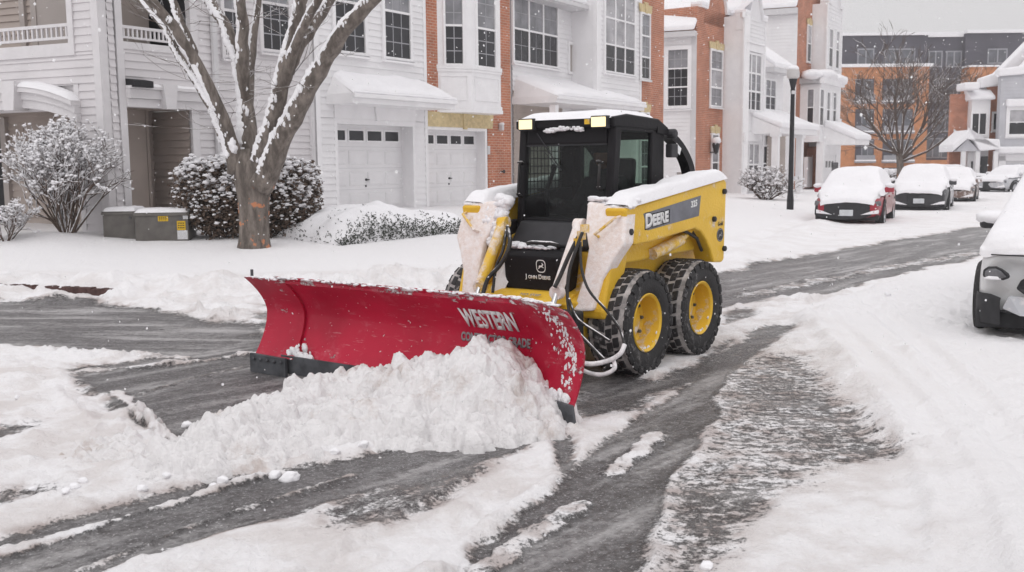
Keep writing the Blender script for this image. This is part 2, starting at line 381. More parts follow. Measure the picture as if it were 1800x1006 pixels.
def make_ground():
    th = np.concatenate([np.linspace(-1.35, -.56, 70, endpoint=False), np.linspace(-.56, .56, 640), np.linspace(.57, 1.35, 70)])
    r = np.concatenate([[.3, 1.0], np.geomspace(2.2, 31, 490), np.geomspace(31.4, 420, 90)])
    A, R_ = np.meshgrid(th, r); X = R_*np.sin(A); Y = R_*np.cos(A)
    h, snow, kind, s, dirt = ground_eval(X, Y)
    far = sstep(120, 200, R_); h = h*(1-far)+.4*far
    V = np.stack([X, Y, h], -1).reshape(-1, 3); nr, nc = X.shape
    i = np.arange(nr-1)[:, None]*nc+np.arange(nc-1)[None]
    Fq = np.stack([i, i+1, i+nc+1, i+nc], -1).reshape(-1, 4)[:, ::-1]
    b = NB('snowy_road')
    at = b.n('ShaderNodeAttribute', attribute_name='snow'); ak = b.n('ShaderNodeAttribute', attribute_name='streak')
    pos = b.tc()
    # streaks along the two directions of driving
    n1 = b.noise(1, 5, .65, b.dirv(-.12, 1.8, 9))       # left-right arcs
    n2 = b.noise(1, 5, .65, b.dirv(.84, 1.5, 11))        # along the machine's path
    n3 = b.noise(1, 8, .78, b.dirv(-.06, 7, 15))          # wind-blown speckle
    fine = b.noise(48, 5, .85); mid = b.noise(14, 4, .7)
    k2 = b.ramp(b.math('ABSOLUTE', b.math('SUBTRACT', ak.outputs['Fac'], 2.)), .6, .3)
    k3 = b.ramp(ak.outputs['Fac'], 2.3, 2.7)
    sn = b.mix(k2, n1, n2); sn = b.mix(.45, sn, b.noise(7, 6, .7)); sn = b.mix(k3, sn, b.mix(.5, n3, b.noise(20, 5, .75)))
    v = b.math('ADD', at.outputs['Fac'], b.math('MULTIPLY', b.math('SUBTRACT', sn, .5), b.math('MULTIPLY_ADD', k3, 1.3, 1.0)))
    v = b.math('ADD', v, b.math('MULTIPLY', b.math('SUBTRACT', mid, .5), .55))
    v = b.math('ADD', v, b.math('MULTIPLY', b.math('SUBTRACT', fine, .5), 1.25))
    fac = b.ramp(v, .33, .60)
    slush = b.math('MULTIPLY', b.math('MULTIPLY', b.ramp(at.outputs['Fac'], .97, .55), b.ramp(b.noise(4, 5, .65), .42, .62)), .95)
    snowc = b.mix(slush, b.mix(b.math('MULTIPLY', b.ramp(b.noise(1.7, 6, .68), .60, .38), b.n('ShaderNodeAttribute', attribute_name='dirt').outputs['Fac']), (.885, .87, .88), (.74, .70, .69)), (.47, .405, .385))
    asp = b.mix(b.ramp(b.noise(150, 3, .8), .35, .75), (.038, .034, .034), (.15, .137, .135))
    asp = b.mix(b.ramp(b.noise(5, 4, .7), .35, .7), asp, b.mix(.5, asp, (.055, .052, .053)))
    flk = b.ramp(b.noise(62, 2, .6), .60, .68); asp = b.mix(b.math('MULTIPLY', flk, .75), asp, (.62, .60, .61))
    # thin, half-melted film
    film = b.math('MULTIPLY', b.ramp(b.math('ADD', b.math('MULTIPLY', b.noise(24, 5, .8), .5), b.math('MULTIPLY', sn, .5)), .42, .66), .40)
    asp = b.mix(film, asp, (.55, .54, .55))
    f2 = b.mix(k2, b.noise(1, 5, .65, b.dirv(-.12, .55, 3.2)), b.noise(1, 5, .65, b.dirv(.84, .5, 3.4)))
    asp = b.mix(b.math('MULTIPLY', b.ramp(b.math('ADD', b.math('MULTIPLY', f2, .75), b.math('MULTIPLY', mid, .25)), .46, .66), .66), asp, (.62, .60, .60))
    b.col(b.mix(fac, asp, snowc)); b.rough(b.math('MULTIPLY_ADD', fac, .45, b.math('MULTIPLY_ADD', b.noise(1.3, 3), .30, .18)))
    b.p.inputs['Specular IOR Level'].default_value = .42
    hgt = b.math('ADD', b.math('MULTIPLY', fac, .8), b.math('ADD', b.math('MULTIPLY', b.noise(34, 6, .7), .9), b.math('MULTIPLY', b.noise(9, 4, .6), 1.2)))
    b.bump(hgt, .022)
    M['ground'] = b.m
    o = np_mesh('snowy_ground', V, Fq, b.m); tag(o, kind='structure')
    for nm, arr in (('snow', snow), ('streak', kind.astype(float)), ('dirt', dirt)):
        a = o.data.attributes.new(nm, 'FLOAT', 'POINT'); a.data.foreach_set('value', np.ascontiguousarray(arr.ravel(), np.float32))
    g = MB(); g.add([(-900, -300, -.35), (900, -300, -.35), (900, 1500, -.35), (-900, 1500, -.35)], [(0, 1, 2, 3)])
    tag(g.build('terrain', M['snow']), kind='structure')
make_ground()

# ---- heap of ploughed snow in front of the blade
MOUNDS = [(850,735,.53,.56),(930,745,.27,.34),(745,720,.38,.56),(655,715,.27,.46),(575,712,.22,.40),(505,738,.22,.40),(440,770,.23,.36),
          (395,800,.24,.34),(345,825,.18,.30),(300,832,.10,.26),(700,762,.24,.42),(600,762,.22,.40),(800,768,.18,.32),(890,765,.20,.28),(960,752,.16,.2),
          (250,815,.06,.3),(190,800,.05,.3),(450,815,.10,.26),(520,790,.14,.26)]
def make_heap():
    xs = np.arange(-3.1, .75, .0105); ys = np.arange(4.4, 8.6, .0105); X, Y = np.meshgrid(xs, ys)
    base = np.zeros(X.shape); acc = np.zeros(X.shape)
    for px, py, h, r in MOUNDS:
        c = gz(px, py); d2 = ((X-c.x)**2+(Y-c.y)**2)/(r*r)
        acc = acc+(np.clip(1-d2, 0, 1)**1.15*h)**4
    base = acc**.25*.90
    fringe = sum(((X-gz(px, py).x)**2+(Y-gz(px, py).y)**2 < (r*1.22)**2) for px, py, h, r in MOUNDS) > 0
    base = base*(.86+.30*fbm(X*3.2, Y*3.2, 3))
    H = base-.03
    # lumps of all sizes pressed into the surface
    ok = np.argwhere(base > .015); g = np.random.RandomState(3)
    sel = ok[g.randint(0, len(ok), 5200)]
    rr = np.clip(g.pareto(2.0, 5200)*.019+.014, .014, .095)
    fr_ = np.argwhere(fringe & (base < .02)); fr_ = fr_[g.randint(0, len(fr_), 650)]
    sel = np.concatenate([sel, fr_]); rr = np.concatenate([rr, np.clip(g.pareto(2.2, 650)*.010+.008, .008, .05)])
    for (iy, ix), r in zip(sel, rr):
        k = int(r*1.35/.0105)+1
        y0, y1, x0, x1 = max(iy-k, 0), min(iy+k+1, len(ys)), max(ix-k, 0), min(ix+k+1, len(xs))
        sx_ = g.uniform(.75, 1.3); an = g.uniform(0, 3.14); ca, sa = cos(an), sin(an)
        dx = X[y0:y1, x0:x1]-xs[ix]; dy = Y[y0:y1, x0:x1]-ys[iy]
        u = (dx*ca+dy*sa)*sx_; v_ = (-dx*sa+dy*ca)/sx_; w3 = (u+v_*.9)*.74; dd = np.maximum(np.maximum(np.abs(u), np.abs(v_)), np.abs(w3)*g.uniform(.9, 1.3))/r
        tx, ty = g.randn(2)*.32
        top = base[iy, ix]-.02+r*g.uniform(.05, .66)
        b_ = np.where(dd < 1.15, top+tx*dx+ty*dy-r*1.1*np.clip((dd-.45)/.6, 0, 2)**1.6, -1)
        H[y0:y1, x0:x1] = np.maximum(H[y0:y1, x0:x1], b_)
    H = H+((np.abs(fbm(X*13, Y*13, 4)-.47)*-.16+.008)+(fbm(X*38, Y*38, 3)-.45)*.026)*(base > .01)
    # nothing behind the blade's working face
    A = MW((2.03, -1.88, 0)); B = MW((2.03, 1.25, 0)); t = (B-A).normalized(); nb = Vector((t.y, -t.x, 0))
    dn = (X-A.x)*nb.x+(Y-A.y)*nb.y           # >0 in front
    H = np.where(dn < -.06, -.2, H)
    keep = H > -.02
    nr, nc = X.shape; idx = np.arange(nr*nc).reshape(nr, nc)
    q = keep[:-1, :-1] | keep[1:, :-1] | keep[:-1, 1:] | keep[1:, 1:]
    i = idx[:-1, :-1][q]; Fq = np.stack([i, i+1, i+nc+1, i+nc], -1)
    used = np.unique(Fq); re = np.full(nr*nc, -1); re[used] = np.arange(len(used))
    V = np.stack([X.ravel(), Y.ravel(), H.ravel()], -1)[used]
    o = np_mesh('snow_heap', V, re[Fq], M['snow_heap'])
    tag(o, 'heap of lumpy ploughed snow pushed up in front of the red plough blade', 'snow heap')
# ================================================================== SKID STEER LOADER WITH SNOW PLOUGH
MAZ = radians(36.0); MO = Vector((.65, 8.47, .0))
MF = Vector((-sin(MAZ), -cos(MAZ), 0)); ML = Vector((-MF.y, MF.x, 0)); MRZ = math.atan2(MF.y, MF.x)
MZ = .0
def MW(l): return MO+MF*l[0]+ML*l[1]+Vector((0, 0, l[2]+MZ))
def mside(px, py, Y): p = onplane(px, py, MO+ML*Y, ML)-MO; return Vector((p.dot(MF), p.dot(ML), p.z))
def mfront(px, py, X): p = onplane(px, py, MO+MF*X, MF)-MO; return Vector((p.dot(MF), p.dot(ML), p.z))
def yellow_mat(name, frost, fs=5.):
    b = NB(name); n = b.noise(fs, 6, .7); base = b.mix(b.ramp(b.noise(2, 4), .3, .7), (.72, .44, .035), (.82, .52, .05))
    gr = b.ramp(b.noise(5, 7, .78), .54, .78); base = b.mix(b.math('MULTIPLY', gr, .36), base, (.55, .50, .40))
    fr = b.ramp(n, .62-frost*.42, .78-frost*.42)
    fc = b.mix(b.ramp(b.noise(22, 5, .7), .35, .65), (.80, .70, .65), (.88, .83, .815))
    b.col(b.mix(fr, base, fc)); b.rough(b.math('MULTIPLY_ADD', fr, .35, .38)); b.p.inputs['Specular IOR Level'].default_value = .3; b.bump(b.math('ADD', b.math('MULTIPLY', fr, .8), b.math('MULTIPLY', b.noise(45, 4), .5)), .010); return b.m
M['yellow'] = yellow_mat('yellow_paint', .12)
M['yellow_frost'] = yellow_mat('frosted_yellow_paint', .92)
M['yellow_rim'] = yellow_mat('dirty_yellow_rim', .20, 7.)
M['yellow_half'] = yellow_mat('half_frosted_yellow_paint', .42, 3.)
def black_mat(name, c, fleck=.0):
    b = NB(name); f = b.ramp(b.noise(38, 3, .6), .70-fleck, .74-fleck); b.col(b.mix(f, c, (.75, .74, .76))); b.rough(.5); b.p.inputs['Specular IOR Level'].default_value = .16
    b.bump(b.noise(30, 3), .002); return b.m
M['cab_black'] = black_mat('black_cab_paint', (.013, .012, .014), -.02)
M['cab_plastic'] = mat('grey_black_plastic', (.034, .033, .037), .5, .2, 8)
def rubber_mat():
    b = NB('tyre_rubber'); g = b.n('ShaderNodeNewGeometry'); n = b.noise(16, 6, .75)
    f = b.ramp(b.math('ADD', n, b.math('MULTIPLY', b.ramp(g.outputs['Pointiness'], .5, .42), .22)), .55, .74)
    b.col(b.mix(b.math('MULTIPLY', f, .75), (.020, .019, .020), (.42, .40, .40))); b.rough(.72); b.bump(b.noise(50, 4), .004); return b.m
M['rubber'] = rubber_mat()
M['rubber_groove'] = mat('slush_packed_groove', (.40, .375, .365), .85, .5, 14, .004)
def red_mat():
    b = NB('red_plough_paint'); b.col(b.mix(b.ramp(b.noise(1.8, 4), .3, .7), (.40, .004, .030), (.52, .007, .042)))
    z = b.n('ShaderNodeSeparateXYZ'); b.l(b.tc(), z.inputs[0])
    edge = b.math('ADD', b.ramp(z.outputs[2], .66, .80), b.math('MULTIPLY', b.ramp(z.outputs[2], .26, .14), .55))
    side = b.ramp(z.outputs[0], 2.62, 2.95)
    e = b.math('MAXIMUM', b.math('MULTIPLY', edge, .17), b.math('MULTIPLY', side, .085))
    n = b.math('ADD', b.math('MULTIPLY', b.noise(13, 6, .72, b.mapv((.6, 1, 1))), 1.0), e)
    f = b.ramp(n, .66, .73)
    scr = b.math('MULTIPLY', b.ramp(b.noise(1, 5, .7, b.mapv((5, 9, 42))), .60, .70), b.math('MULTIPLY', b.ramp(b.noise(2.2, 3), .42, .66), .55))
    sp = b.ramp(b.noise(34, 2, .5), .72, .75)
    fr = b.math('MULTIPLY', b.ramp(b.math('ADD', b.noise(6, 5, .7), b.math('MULTIPLY', e, 1.0)), .55, .80), .45)
    c = b.p.inputs['Base Color'].links[0].from_socket
    c2 = b.mix(fr, c, (.62, .22, .26)); c2 = b.mix(scr, c2, (.66, .40, .42)); c3 = b.mix(b.math('MAXIMUM', f, sp), c2, (.80, .76, .76))
    b.col(c3); b.p.inputs['Specular IOR Level'].default_value = .3; b.rough(b.math('MULTIPLY_ADD', b.math('MAXIMUM', f, sp), .35, .38)); b.bump(b.math('MAXIMUM', f, sp), .008); return b.m
M['red'] = red_mat()
M['steel'] = mat('worn_steel', (.10, .105, .115), .45, .35, 7, .003, 30, .4)
M['chrome'] = mat('chrome_rod', (.55, .55, .56), .2, .1, 5, metal=.9)
def hose_mat():
    b = NB('snowed_hose'); g = b.n('ShaderNodeNewGeometry'); z = b.n('ShaderNodeSeparateXYZ'); b.l(g.outputs['Normal'], z.inputs[0])
    f = b.ramp(b.math('ADD', z.outputs[2], b.math('MULTIPLY', b.noise(14, 4), 1.1)), 1.15, 1.4); b.col(b.mix(f, (.022, .02, .02), (.82, .80, .81))); b.rough(.6); return b.m
M['hose'] = hose_mat()
M['hose_snow'] = mat('snow_coated_hose', (.72, .70, .71), .8, .25, 20, .004)
M['lettering_white'] = mat('white_lettering', (.80, .80, .80), .5, .05, 4)
M['lettering_dark'] = mat('dark_lettering', (.03, .03, .03), .5, .05, 4)
M['lettering_grey'] = mat('grey_lettering', (.30, .29, .30), .5, .2, 14)
M['decal_grey'] = mat('slate_decal', (.17, .175, .20), .45, .25, 5)
def glass_mat(name, tint, transp):
    b = NB(name); tr = b.n('ShaderNodeBsdfTransparent'); tr.inputs[0].default_value = (*tint, 1)
    mx_ = b.n('ShaderNodeMixShader'); mx_.inputs[0].default_value = transp
    b.col((.02, .02, .022)); b.rough(.08); b.l(b.p.outputs[0], mx_.inputs[1]); b.l(tr.outputs[0], mx_.inputs[2]); b.l(mx_.outputs[0], b.o.inputs[0]); return b.m
M['windscreen'] = glass_mat('windscreen_glass', (.50, .56, .53), .60)
M['side_glass'] = glass_mat('side_glass', (.74, .84, .78), .80)
def lamp_mat():
    b = NB('work_lamp_lens'); b.col((.25, .18, .06)); b.p.inputs['Specular IOR Level'].default_value = .1; b.p.inputs['Emission Color'].default_value = (1, .84, .50, 1); b.p.inputs['Emission Strength'].default_value = 1.35; return b.m
M['lamp'] = lamp_mat()

ROOT = empty('skid_steer_loader', MO, MRZ, 'yellow and black skid steer loader driving a red snow plough, roof lamps lit', 'skid steer')
ID = lambda p: p
TB = lambda p: (1.165*p[0]-.03, p[1], .975*p[2])          # chassis and booms
TC = lambda p: (1.05*p[0]-.125, .90*p[1]-.005, .98*p[2])   # cab
TN = lambda p: (p[0], .9*p[1], .98*p[2])                  # nose
TF = ID
def part(mb, name, m, parent=None, **k):
    mb.v = [TF(p) for p in mb.v]; return mb.build(name, M[m], parent or ROOT, **k)

# text as a mesh, mapped through fn(u, v, depth) -> local point
def text_mesh(name, s, size, fn, m, parent, sx=1., bold=0., depth=.002, align='CENTER', shear=0., small=None):
    cu = bpy.data.curves.new(name, 'FONT'); cu.body = s; cu.size = size; cu.align_x = align; cu.offset = bold; cu.shear = shear; cu.resolution_u = 3; cu.space_character = 1.0+bold*9
    ob = bpy.data.objects.new(name, cu); COL.objects.link(ob); bpy.context.view_layer.update()
    dg = bpy.context.evaluated_depsgraph_get(); me = bpy.data.meshes.new_from_object(ob.evaluated_get(dg))
    bpy.data.objects.remove(ob); bpy.data.curves.remove(cu)
    bm = bmesh.new(); bm.from_mesh(me); bpy.data.meshes.remove(me)
    r = bmesh.ops.extrude_face_region(bm, geom=bm.faces[:]); top = {v for v in r['geom'] if isinstance(v, bmesh.types.BMVert)}
    for v in bm.verts: v.co = fn(v.co.x*sx, v.co.y, depth if v in top else 0.)
    bmesh.ops.recalc_face_normals(bm, faces=bm.faces)
    me = bpy.data.meshes.new(name); bm.to_mesh(me); bm.free(); me.materials.append(M[m])
    o = bpy.data.objects.new(name, me); COL.objects.link(o); o.parent = parent; return o
DEER = [(-.40,-.05),(-.30,.12),(-.10,.16),(.10,.14),(.22,.26),(.20,.40),(.10,.50),(.14,.52),(.26,.42),(.28,.52),(.33,.50),(.32,.38),(.40,.33),(.50,.25),(.46,.20),(.36,.20),(.30,.05),(.32,-.06),(.50,-.12),(.52,-.18),(.30,-.17),(.20,-.10),(.02,-.10),(-.14,-.12),(-.30,-.28),(-.50,-.38),(-.54,-.34),(-.38,-.20),(-.42,-.12)]
def emblem(name, fn, r, m, parent, depth=.002):
    """leaping deer inside a rounded, tapering shield outline"""
    mb = MB(); o_ = []; i_ = []
    for k in range(28):
        a = 2*pi*k/28; ca, sa = cos(a), sin(a)
        q = (abs(ca)**3.2+abs(sa)**3.2)**(-1/3.2); w_ = 1-.10*(1-sa*q)/2
        o_.append((ca*q*w_, sa*q)); i_.append((ca*q*w_*.86, sa*q*.86))
    k = len(mb.v)
    vs = [fn(x*r, y*r, depth) for x, y in o_]+[fn(x*r, y*r, depth) for x, y in i_]
    mb.add(vs, [(j, (j+1) % 28, 28+(j+1) % 28, 28+j) for j in range(28)])
    mb.add([fn(x*r*1.12, (y-.04)*r*1.12, depth) for x, y in DEER], [tuple(range(len(DEER)))])
    return mb.build(name, M[m], parent)

# ---------------- wheels
def make_wheel(y, x, sgn, R=.415, W=.32):
    """sgn=+1: outer face towards +y"""
    t = MB(); h = W/2
    prof = [(.218,-h*.80),(.25,-h*.95),(.31,-h),(.36,-h*.97),(.385,-h*.86),(.393,-h*.5),(.396,0),(.393,h*.5),(.385,h*.86),(.36,h*.97),(.31,h),(.25,h*.95),(.218,h*.80)]
    t.lathe(prof, 44, 'y', closed=True)
    tyre = t.build('tyre', M['rubber_groove'] if False else M['rubber'], None, smooth=True, angle=35)
    # tread blocks: interlocking stepped chevron bars
    b = MB(); N = 24
    for k in range(N):
        for s in (-1, 1):
            a0 = 2*pi*(k+(.5 if s > 0 else 0))/N; da = 2*pi/N*.80
            for (w0, w1, off, rr) in ((.015, .36, 0., R), (.375, .70, .40, R-.002), (.715, 1.04, .80, R-.014)):
                pts = []
                for r in (.384, rr):
                    for ww, of in ((w0, off), (w1, off+.14)):
                        for da_ in (0, da*.94):
                            an = a0+da_+of*2*pi/N; r2 = r-(.028 if ww > 1 else 0.)
                            pts.append((r2*cos(an), s*ww*h*.98, r2*sin(an)))
                b.add(pts, [(0,1,3,2),(4,6,7,5),(0,4,5,1),(2,3,7,6),(0,2,6,4),(1,5,7,3)])
    # shoulder lugs
    for k in range(N):
        for s in (-1, 1):
            a0 = 2*pi*(k+(.5 if s > 0 else 0)+.8)/N; a1 = a0+2*pi/N*.72; vs = []
            for an in (a0, a1):
                for (r, yy) in ((R-.016, h*1.0), (R-.052, h*1.05), (.340, h*1.02), (.340, h*.9), (R-.018, h*.9)): vs.append((r*cos(an), s*yy, r*sin(an)))
            b.add(vs, [(0,1,2,3,4),(9,8,7,6,5)]+[(i, 5+i, 5+(i+1) % 5, (i+1) % 5) for i in range(5)])
    tread = b.build('tread', M['rubber'], None, bevel=.005, seg=1)
    sl = MB(); sl.lathe([(.392,-h*.95),(.400,-h*.7),(.4065,-h*.4),(.408,0),(.4065,h*.4),(.400,h*.7),(.392,h*.95),(.37,h*.6),(.37,-h*.6)], 44, 'y', closed=True); slush = sl.build('slush_in_tread', M['rubber_groove'], None, smooth=True)
    r = MB(); o = h*sgn
    r.lathe([(.224,o*.80),(.230,o*.90),(.222,o*.94),(.206,o*.84),(.197,o*.40),(.188,o*.02),(.150,-o*.08),(.110,o*.10),(.085,o*.14),(.0001,o*.14)], 36, 'y', caps=False)
    r.lathe([(.224,-o*.80),(.222,-o*.7),(.0001,-o*.5)], 24, 'y', caps=False)
    rim = r.build('rim', M['yellow_rim'], None, smooth=True, angle=35)
    nb = MB()
    for k in range(8):
        a = 2*pi*k/8; nb.lathe([(.014, -o*.06), (.014, -o*.06+.03*sgn), (.008, -o*.06+.036*sgn)], 6, 'y', (.145*cos(a), 0, .145*sin(a)))
    nuts = nb.build('lug_nuts', M['steel'], None)
    sn = MB()
    for k in range(26):      # snow caught along the lower lip of the rim and on the sidewall
        a = -pi/2+rnd.gauss(0, .55) if k < 12 else rnd.uniform(0, 2*pi)
        rr = .202 if k < 12 else rnd.choice((.262, .345, .395)); yy = o*(.80 if k < 12 else .98)
        sn.blob((rr*cos(a), yy, rr*sin(a)), rnd.uniform(.005, .014) if k < 12 else rnd.uniform(.003, .007), k, (1.3, .6, 1.3), .4, 6, 4)
    snw = sn.build('clinging_snow', M['snow'], None, smooth=True)
    wh = tyre; wh.name = 'wheel'
    for c in (tread, slush, rim, nuts, snw): c.parent = wh
    wh.parent = ROOT; wh.location = (x, y, .415); wh.rotation_euler = (0, rnd.uniform(-.12, .12), 0)
    for c in (rim, nuts): pass
    return wh
for (x, y, sg) in ((.475, .69, 1), (-.475, .69, 1), (.475, -.74, -1), (-.475, -.74, -1)): make_wheel(y, x, sg)

# ---------------- chassis
TF = TB
c = MB(); c.prism([(-.92,.30),(.72,.30),(.84,.42),(.84,.62),(.62,.70),(.55,.98),(-.60,1.02),(-.92,.92)], -.50, .50); part(c, 'chassis', 'yellow', bevel=.015)
c = MB()
for s in (-1, 1):
    c.prism([(-.62,.90),(.56,.88),(.52,1.02),(.30,1.09),(-.42,1.12),(-.62,1.02)], s*.50, s*.635)
    c.prism([(.50,.52),(.66,.50),(.60,.92),(.50,1.0)], s*.50, s*.60)
    part(c, 'side_panel', 'yellow', bevel=.02); c = MB()
c = MB()   # black link, cylinder and pipes seen between boom and body
c.box(-.86, .45, .52, .60, 1.06, 1.20); c.box(-.86, .45, -.60, -.52, 1.06, 1.20); part(c, 'boom_well', 'cab_plastic', bevel=.01)
for s in (-1, 1): c = MB(); c.tube([(.1, s*.66, .93), (-.30, s*.68, 1.02), (-.301, s*.68, 1.0205), (-.62, s*.68, 1.20)], [.05, .05, .035, .035], 10); part(c, 'lift_cylinder', 'yellow_half', smooth=True)
c = MB(); c.tube([(-.2, .70, 1.13), (-.35, .72, 1.08), (-.5, .72, 1.02), (-.62, .70, .9)], .014, 8); c.tube([(-.1, .69, 1.15), (-.4, .70, 1.12), (-.58, .70, 1.0)], .011, 8); part(c, 'pipe', 'hose', smooth=True)
c = MB(); c.prism([(-.95,.40),(-.86,.40),(-.86,1.44),(-.98,1.40)], -.46, .46); part(c, 'rear_door', 'cab_plastic', bevel=.02)
c = MB(); c.prism([(-.95,1.0),(-.34,1.0),(-.34,1.50),(-.60,1.50),(-.95,1.42)], -.47, .47); part(c, 'engine_cover', 'cab_black', bevel=.02)
c = MB(); c.box(-1.0, -.90, .58, .68, .40, .52); part(c, 'rear_marker', 'yellow_half', bevel=.01)
# ---------------- lift arms
for s in (1, -1):
    b = MB()
    prof = [(.66,1.335),(-.86,1.535),(-.905,1.50),(-.88,.80),(-.84,.775),(-.69,.79),(-.635,.90),(-.56,1.00),(-.46,1.085),(-.36,1.115),(.30,1.055),(.52,1.045),(.62,1.08)]
    b.prism(prof, s*.60, s*.78)
    arm = part(b, 'lift_arm', 'yellow', bevel=.018)
    f = MB()   # front leg of the arm: flared plate facing forward
    fr = [(.42,1.35),(.775,1.31),(.80,1.04),(.735,.93),(.66,.77),(.63,.55),(.455,.53),(.50,.78),(.50,1.0),(.44,1.15)]
    fx = lambda z: .70+(1.33-z)*.33
    TF = ID
    vs = [(fx(z), s*y, z) for y, z in fr]+[(fx(z)-.16, s*y, z) for y, z in fr]; n = len(fr)
    f.add(vs, [tuple(range(n)), tuple(range(2*n-1, n-1, -1))]+[(i, (i+1) % n, n+(i+1) % n, n+i) for i in range(n)])
    leg = part(f, 'front_plate', 'yellow_frost', arm, bevel=.02)
    g = MB()   # yellow flank behind the frosted plate
    g.prism([(.56,1.07),(.74,1.05),(.80,.93),(.87,.70),(.92,.54),(.90,.48),(.74,.48),(.64,.70),(.56,.88)], s*.50, s*.70); part(g, 'arm_flank', 'yellow', arm, bevel=.02)
    h = MB(); z0, z1 = 1.09, 1.235; h.tube([(fx(z0)+.0, s*.575, z0), (fx(z0)+.06, s*.575, z0+.02), (fx(z1)+.06, s*.725, z1), (fx(z1), s*.735, z1+.01)], .011, 8); part(h, 'hoop_guard', 'yellow_half', arm, smooth=True)
    TF = TB
    for px_, pz_ in ((.60, 1.155), (-.845, 1.42), (-.67, 1.18), (-.86, .90)): p = MB(); p.lathe([(.025, s*.775), (.025, s*.80), (.017, s*.806)], 14, 'y', (px_, 0, pz_)); part(p, 'pivot_pin', 'black_metal', arm, smooth=True)
    t = MB()
    def top(u, v, s=s):
        x = .63-1.51*u; zt = 1.345+(.70-x)*.1285
        e = min(1, (1-abs(2*v-1))*2.6)*min(1, u*14+.05)*min(1, (1-u)*12+.1)
        n_ = float(fbm(x*5, v*1.2+s, 3)); return (x, s*(.565+.235*v), zt-.012+.105*(e**.45)*(.75+.5*n_))
    t.grid(top, 70, 12); sc = part(t, 'arm_snow', 'snow', arm, smooth=True, angle=180)
    TF = ID
    t = MB()   # snow heaped on the knee of the front plate
    for k in range(46):
        y = rnd.uniform(.42, .78); z = 1.33+rnd.uniform(-.03, .04); t.blob((fx(z)-.06+rnd.uniform(-.1, .03), s*y, z), rnd.uniform(.016, .034), k, (1.6, 1.6, .7), .2, 8, 6)
    if s < 0:
        for k in range(70):
            a_ = rnd.random(); y = .36+.16*rnd.random()+.05*a_; z = 1.35-.36*a_; t.blob((fx(z)-.05, s*y, z), rnd.uniform(.02, .05)*(1.2-.5*a_), k+100, (1.2, 1.2, 1.0), .3, 7, 5)
    part(t, 'knee_snow', 'snow', arm, smooth=True)
    # tilt cylinder in front of the plate
    y0, z0_ = .365, 1.17
    cyl = MB(); cyl.tube([(.72, s*y0, z0_), (1.03, s*y0, .69)], [.042, .046], 16); cyl.lathe([(.05, -.04), (.05, .04)], 12, 'y', (.71, s*y0, z0_)); cyl.lathe([(.055, -.03), (.055, .03)], 14, 'x', (1.03, s*y0, .68))
    cy = part(cyl, 'tilt_cylinder', 'yellow_half' if s < 0 else 'yellow_frost', arm, smooth=True)
    rod = MB(); rod.tube([(1.03, s*y0, .69), (1.11, s*y0, .55)], .022, 12); rod.lathe([(.035, -.03), (.035, .03)], 12, 'y', (1.11, s*y0, .54)); part(rod, 'cylinder_rod', 'chrome', arm, smooth=True)
    TF = TB
# writing on the visible boom side
AL = [o for o in ROOT.children if o.name == 'lift_arm'][0]
def boom_fn(cx, cz, sl=.1285):
    return lambda u, v, d: TB((cx-u, .7815+d, cz+v+u*sl))
d = MB(); d.prism([(.42,1.285),(-.45,1.398),(-.42,1.222),(.36,1.150)], .7795, .7812); part(d, 'decal', 'decal_grey', AL)
text_mesh('lettering', 'Deere'.upper()[0], .150, boom_fn(.395, 1.172, .10), 'lettering_dark', AL, .92, .017, .0008, 'LEFT')
text_mesh('lettering', 'D', .150, boom_fn(.395, 1.172, .10), 'lettering_white', AL, .92, .008, .0022, 'LEFT')
text_mesh('lettering', 'EERE', .118, boom_fn(.292, 1.184, .10), 'lettering_dark', AL, .88, .016, .0008, 'LEFT')
text_mesh('lettering', 'EERE', .118, boom_fn(.292, 1.184, .10), 'lettering_white', AL, .88, .007, .0022, 'LEFT')
text_mesh('lettering', '325', .075, boom_fn(-.285, 1.300, .12), 'lettering_white', AL, .9, .003, .002, 'LEFT')
bf = lambda u, v, d: TB((-.795-u, .7815+d, 1.03+v))
e = MB(); e.lathe([(.062, .7800), (.062, .7812)], 20, 'y', (-.795, 0, 1.03)); part(e, 'emblem_disc', 'lettering_dark', AL)
emblem('emblem', bf, .055, 'lettering_grey', AL, .0012)
text_mesh('lettering', 'Gold', .05, lambda u, v, d: TB((-.795-u, .7815+d, 1.115+v)), 'lettering_dark', AL, .9, .001, .001)

# ---------------- cab
TF = TC
cab = MB()
# front: posts, header, sill   (front face leans: x = .42 at the top, .50 at the sill)
fxz = lambda z: .50-(z-1.16)*.085
def post(y0, y1, z0, z1, th=.07):
    vs = []
    for z in (z0, z1):
        for y in (y0, y1):
            for dx in (0, -th): vs.append((fxz(z)+dx, y, z))
    cab.add(vs, [(0,1,3,2),(4,6,7,5),(0,4,5,1),(2,3,7,6),(0,2,6,4),(1,5,7,3)])
post(-.51, -.435, 1.12, 1.98); post(.435, .51, 1.12, 1.98); post(-.435, .435, 1.83, 1.98); post(-.435, .435, 1.12, 1.225)
CAB = part(cab, 'cab', 'cab_black', bevel=.02)
k = MB(); k.prism([(fxz(1.98)+.045,1.965),(fxz(2.03)+.05,2.045),(.25,2.075),(-.25,2.05),(-.42,1.98),(-.42,1.95)], -.525, .525); part(k, 'roof', 'cab_black', CAB, bevel=.03)
k = MB()
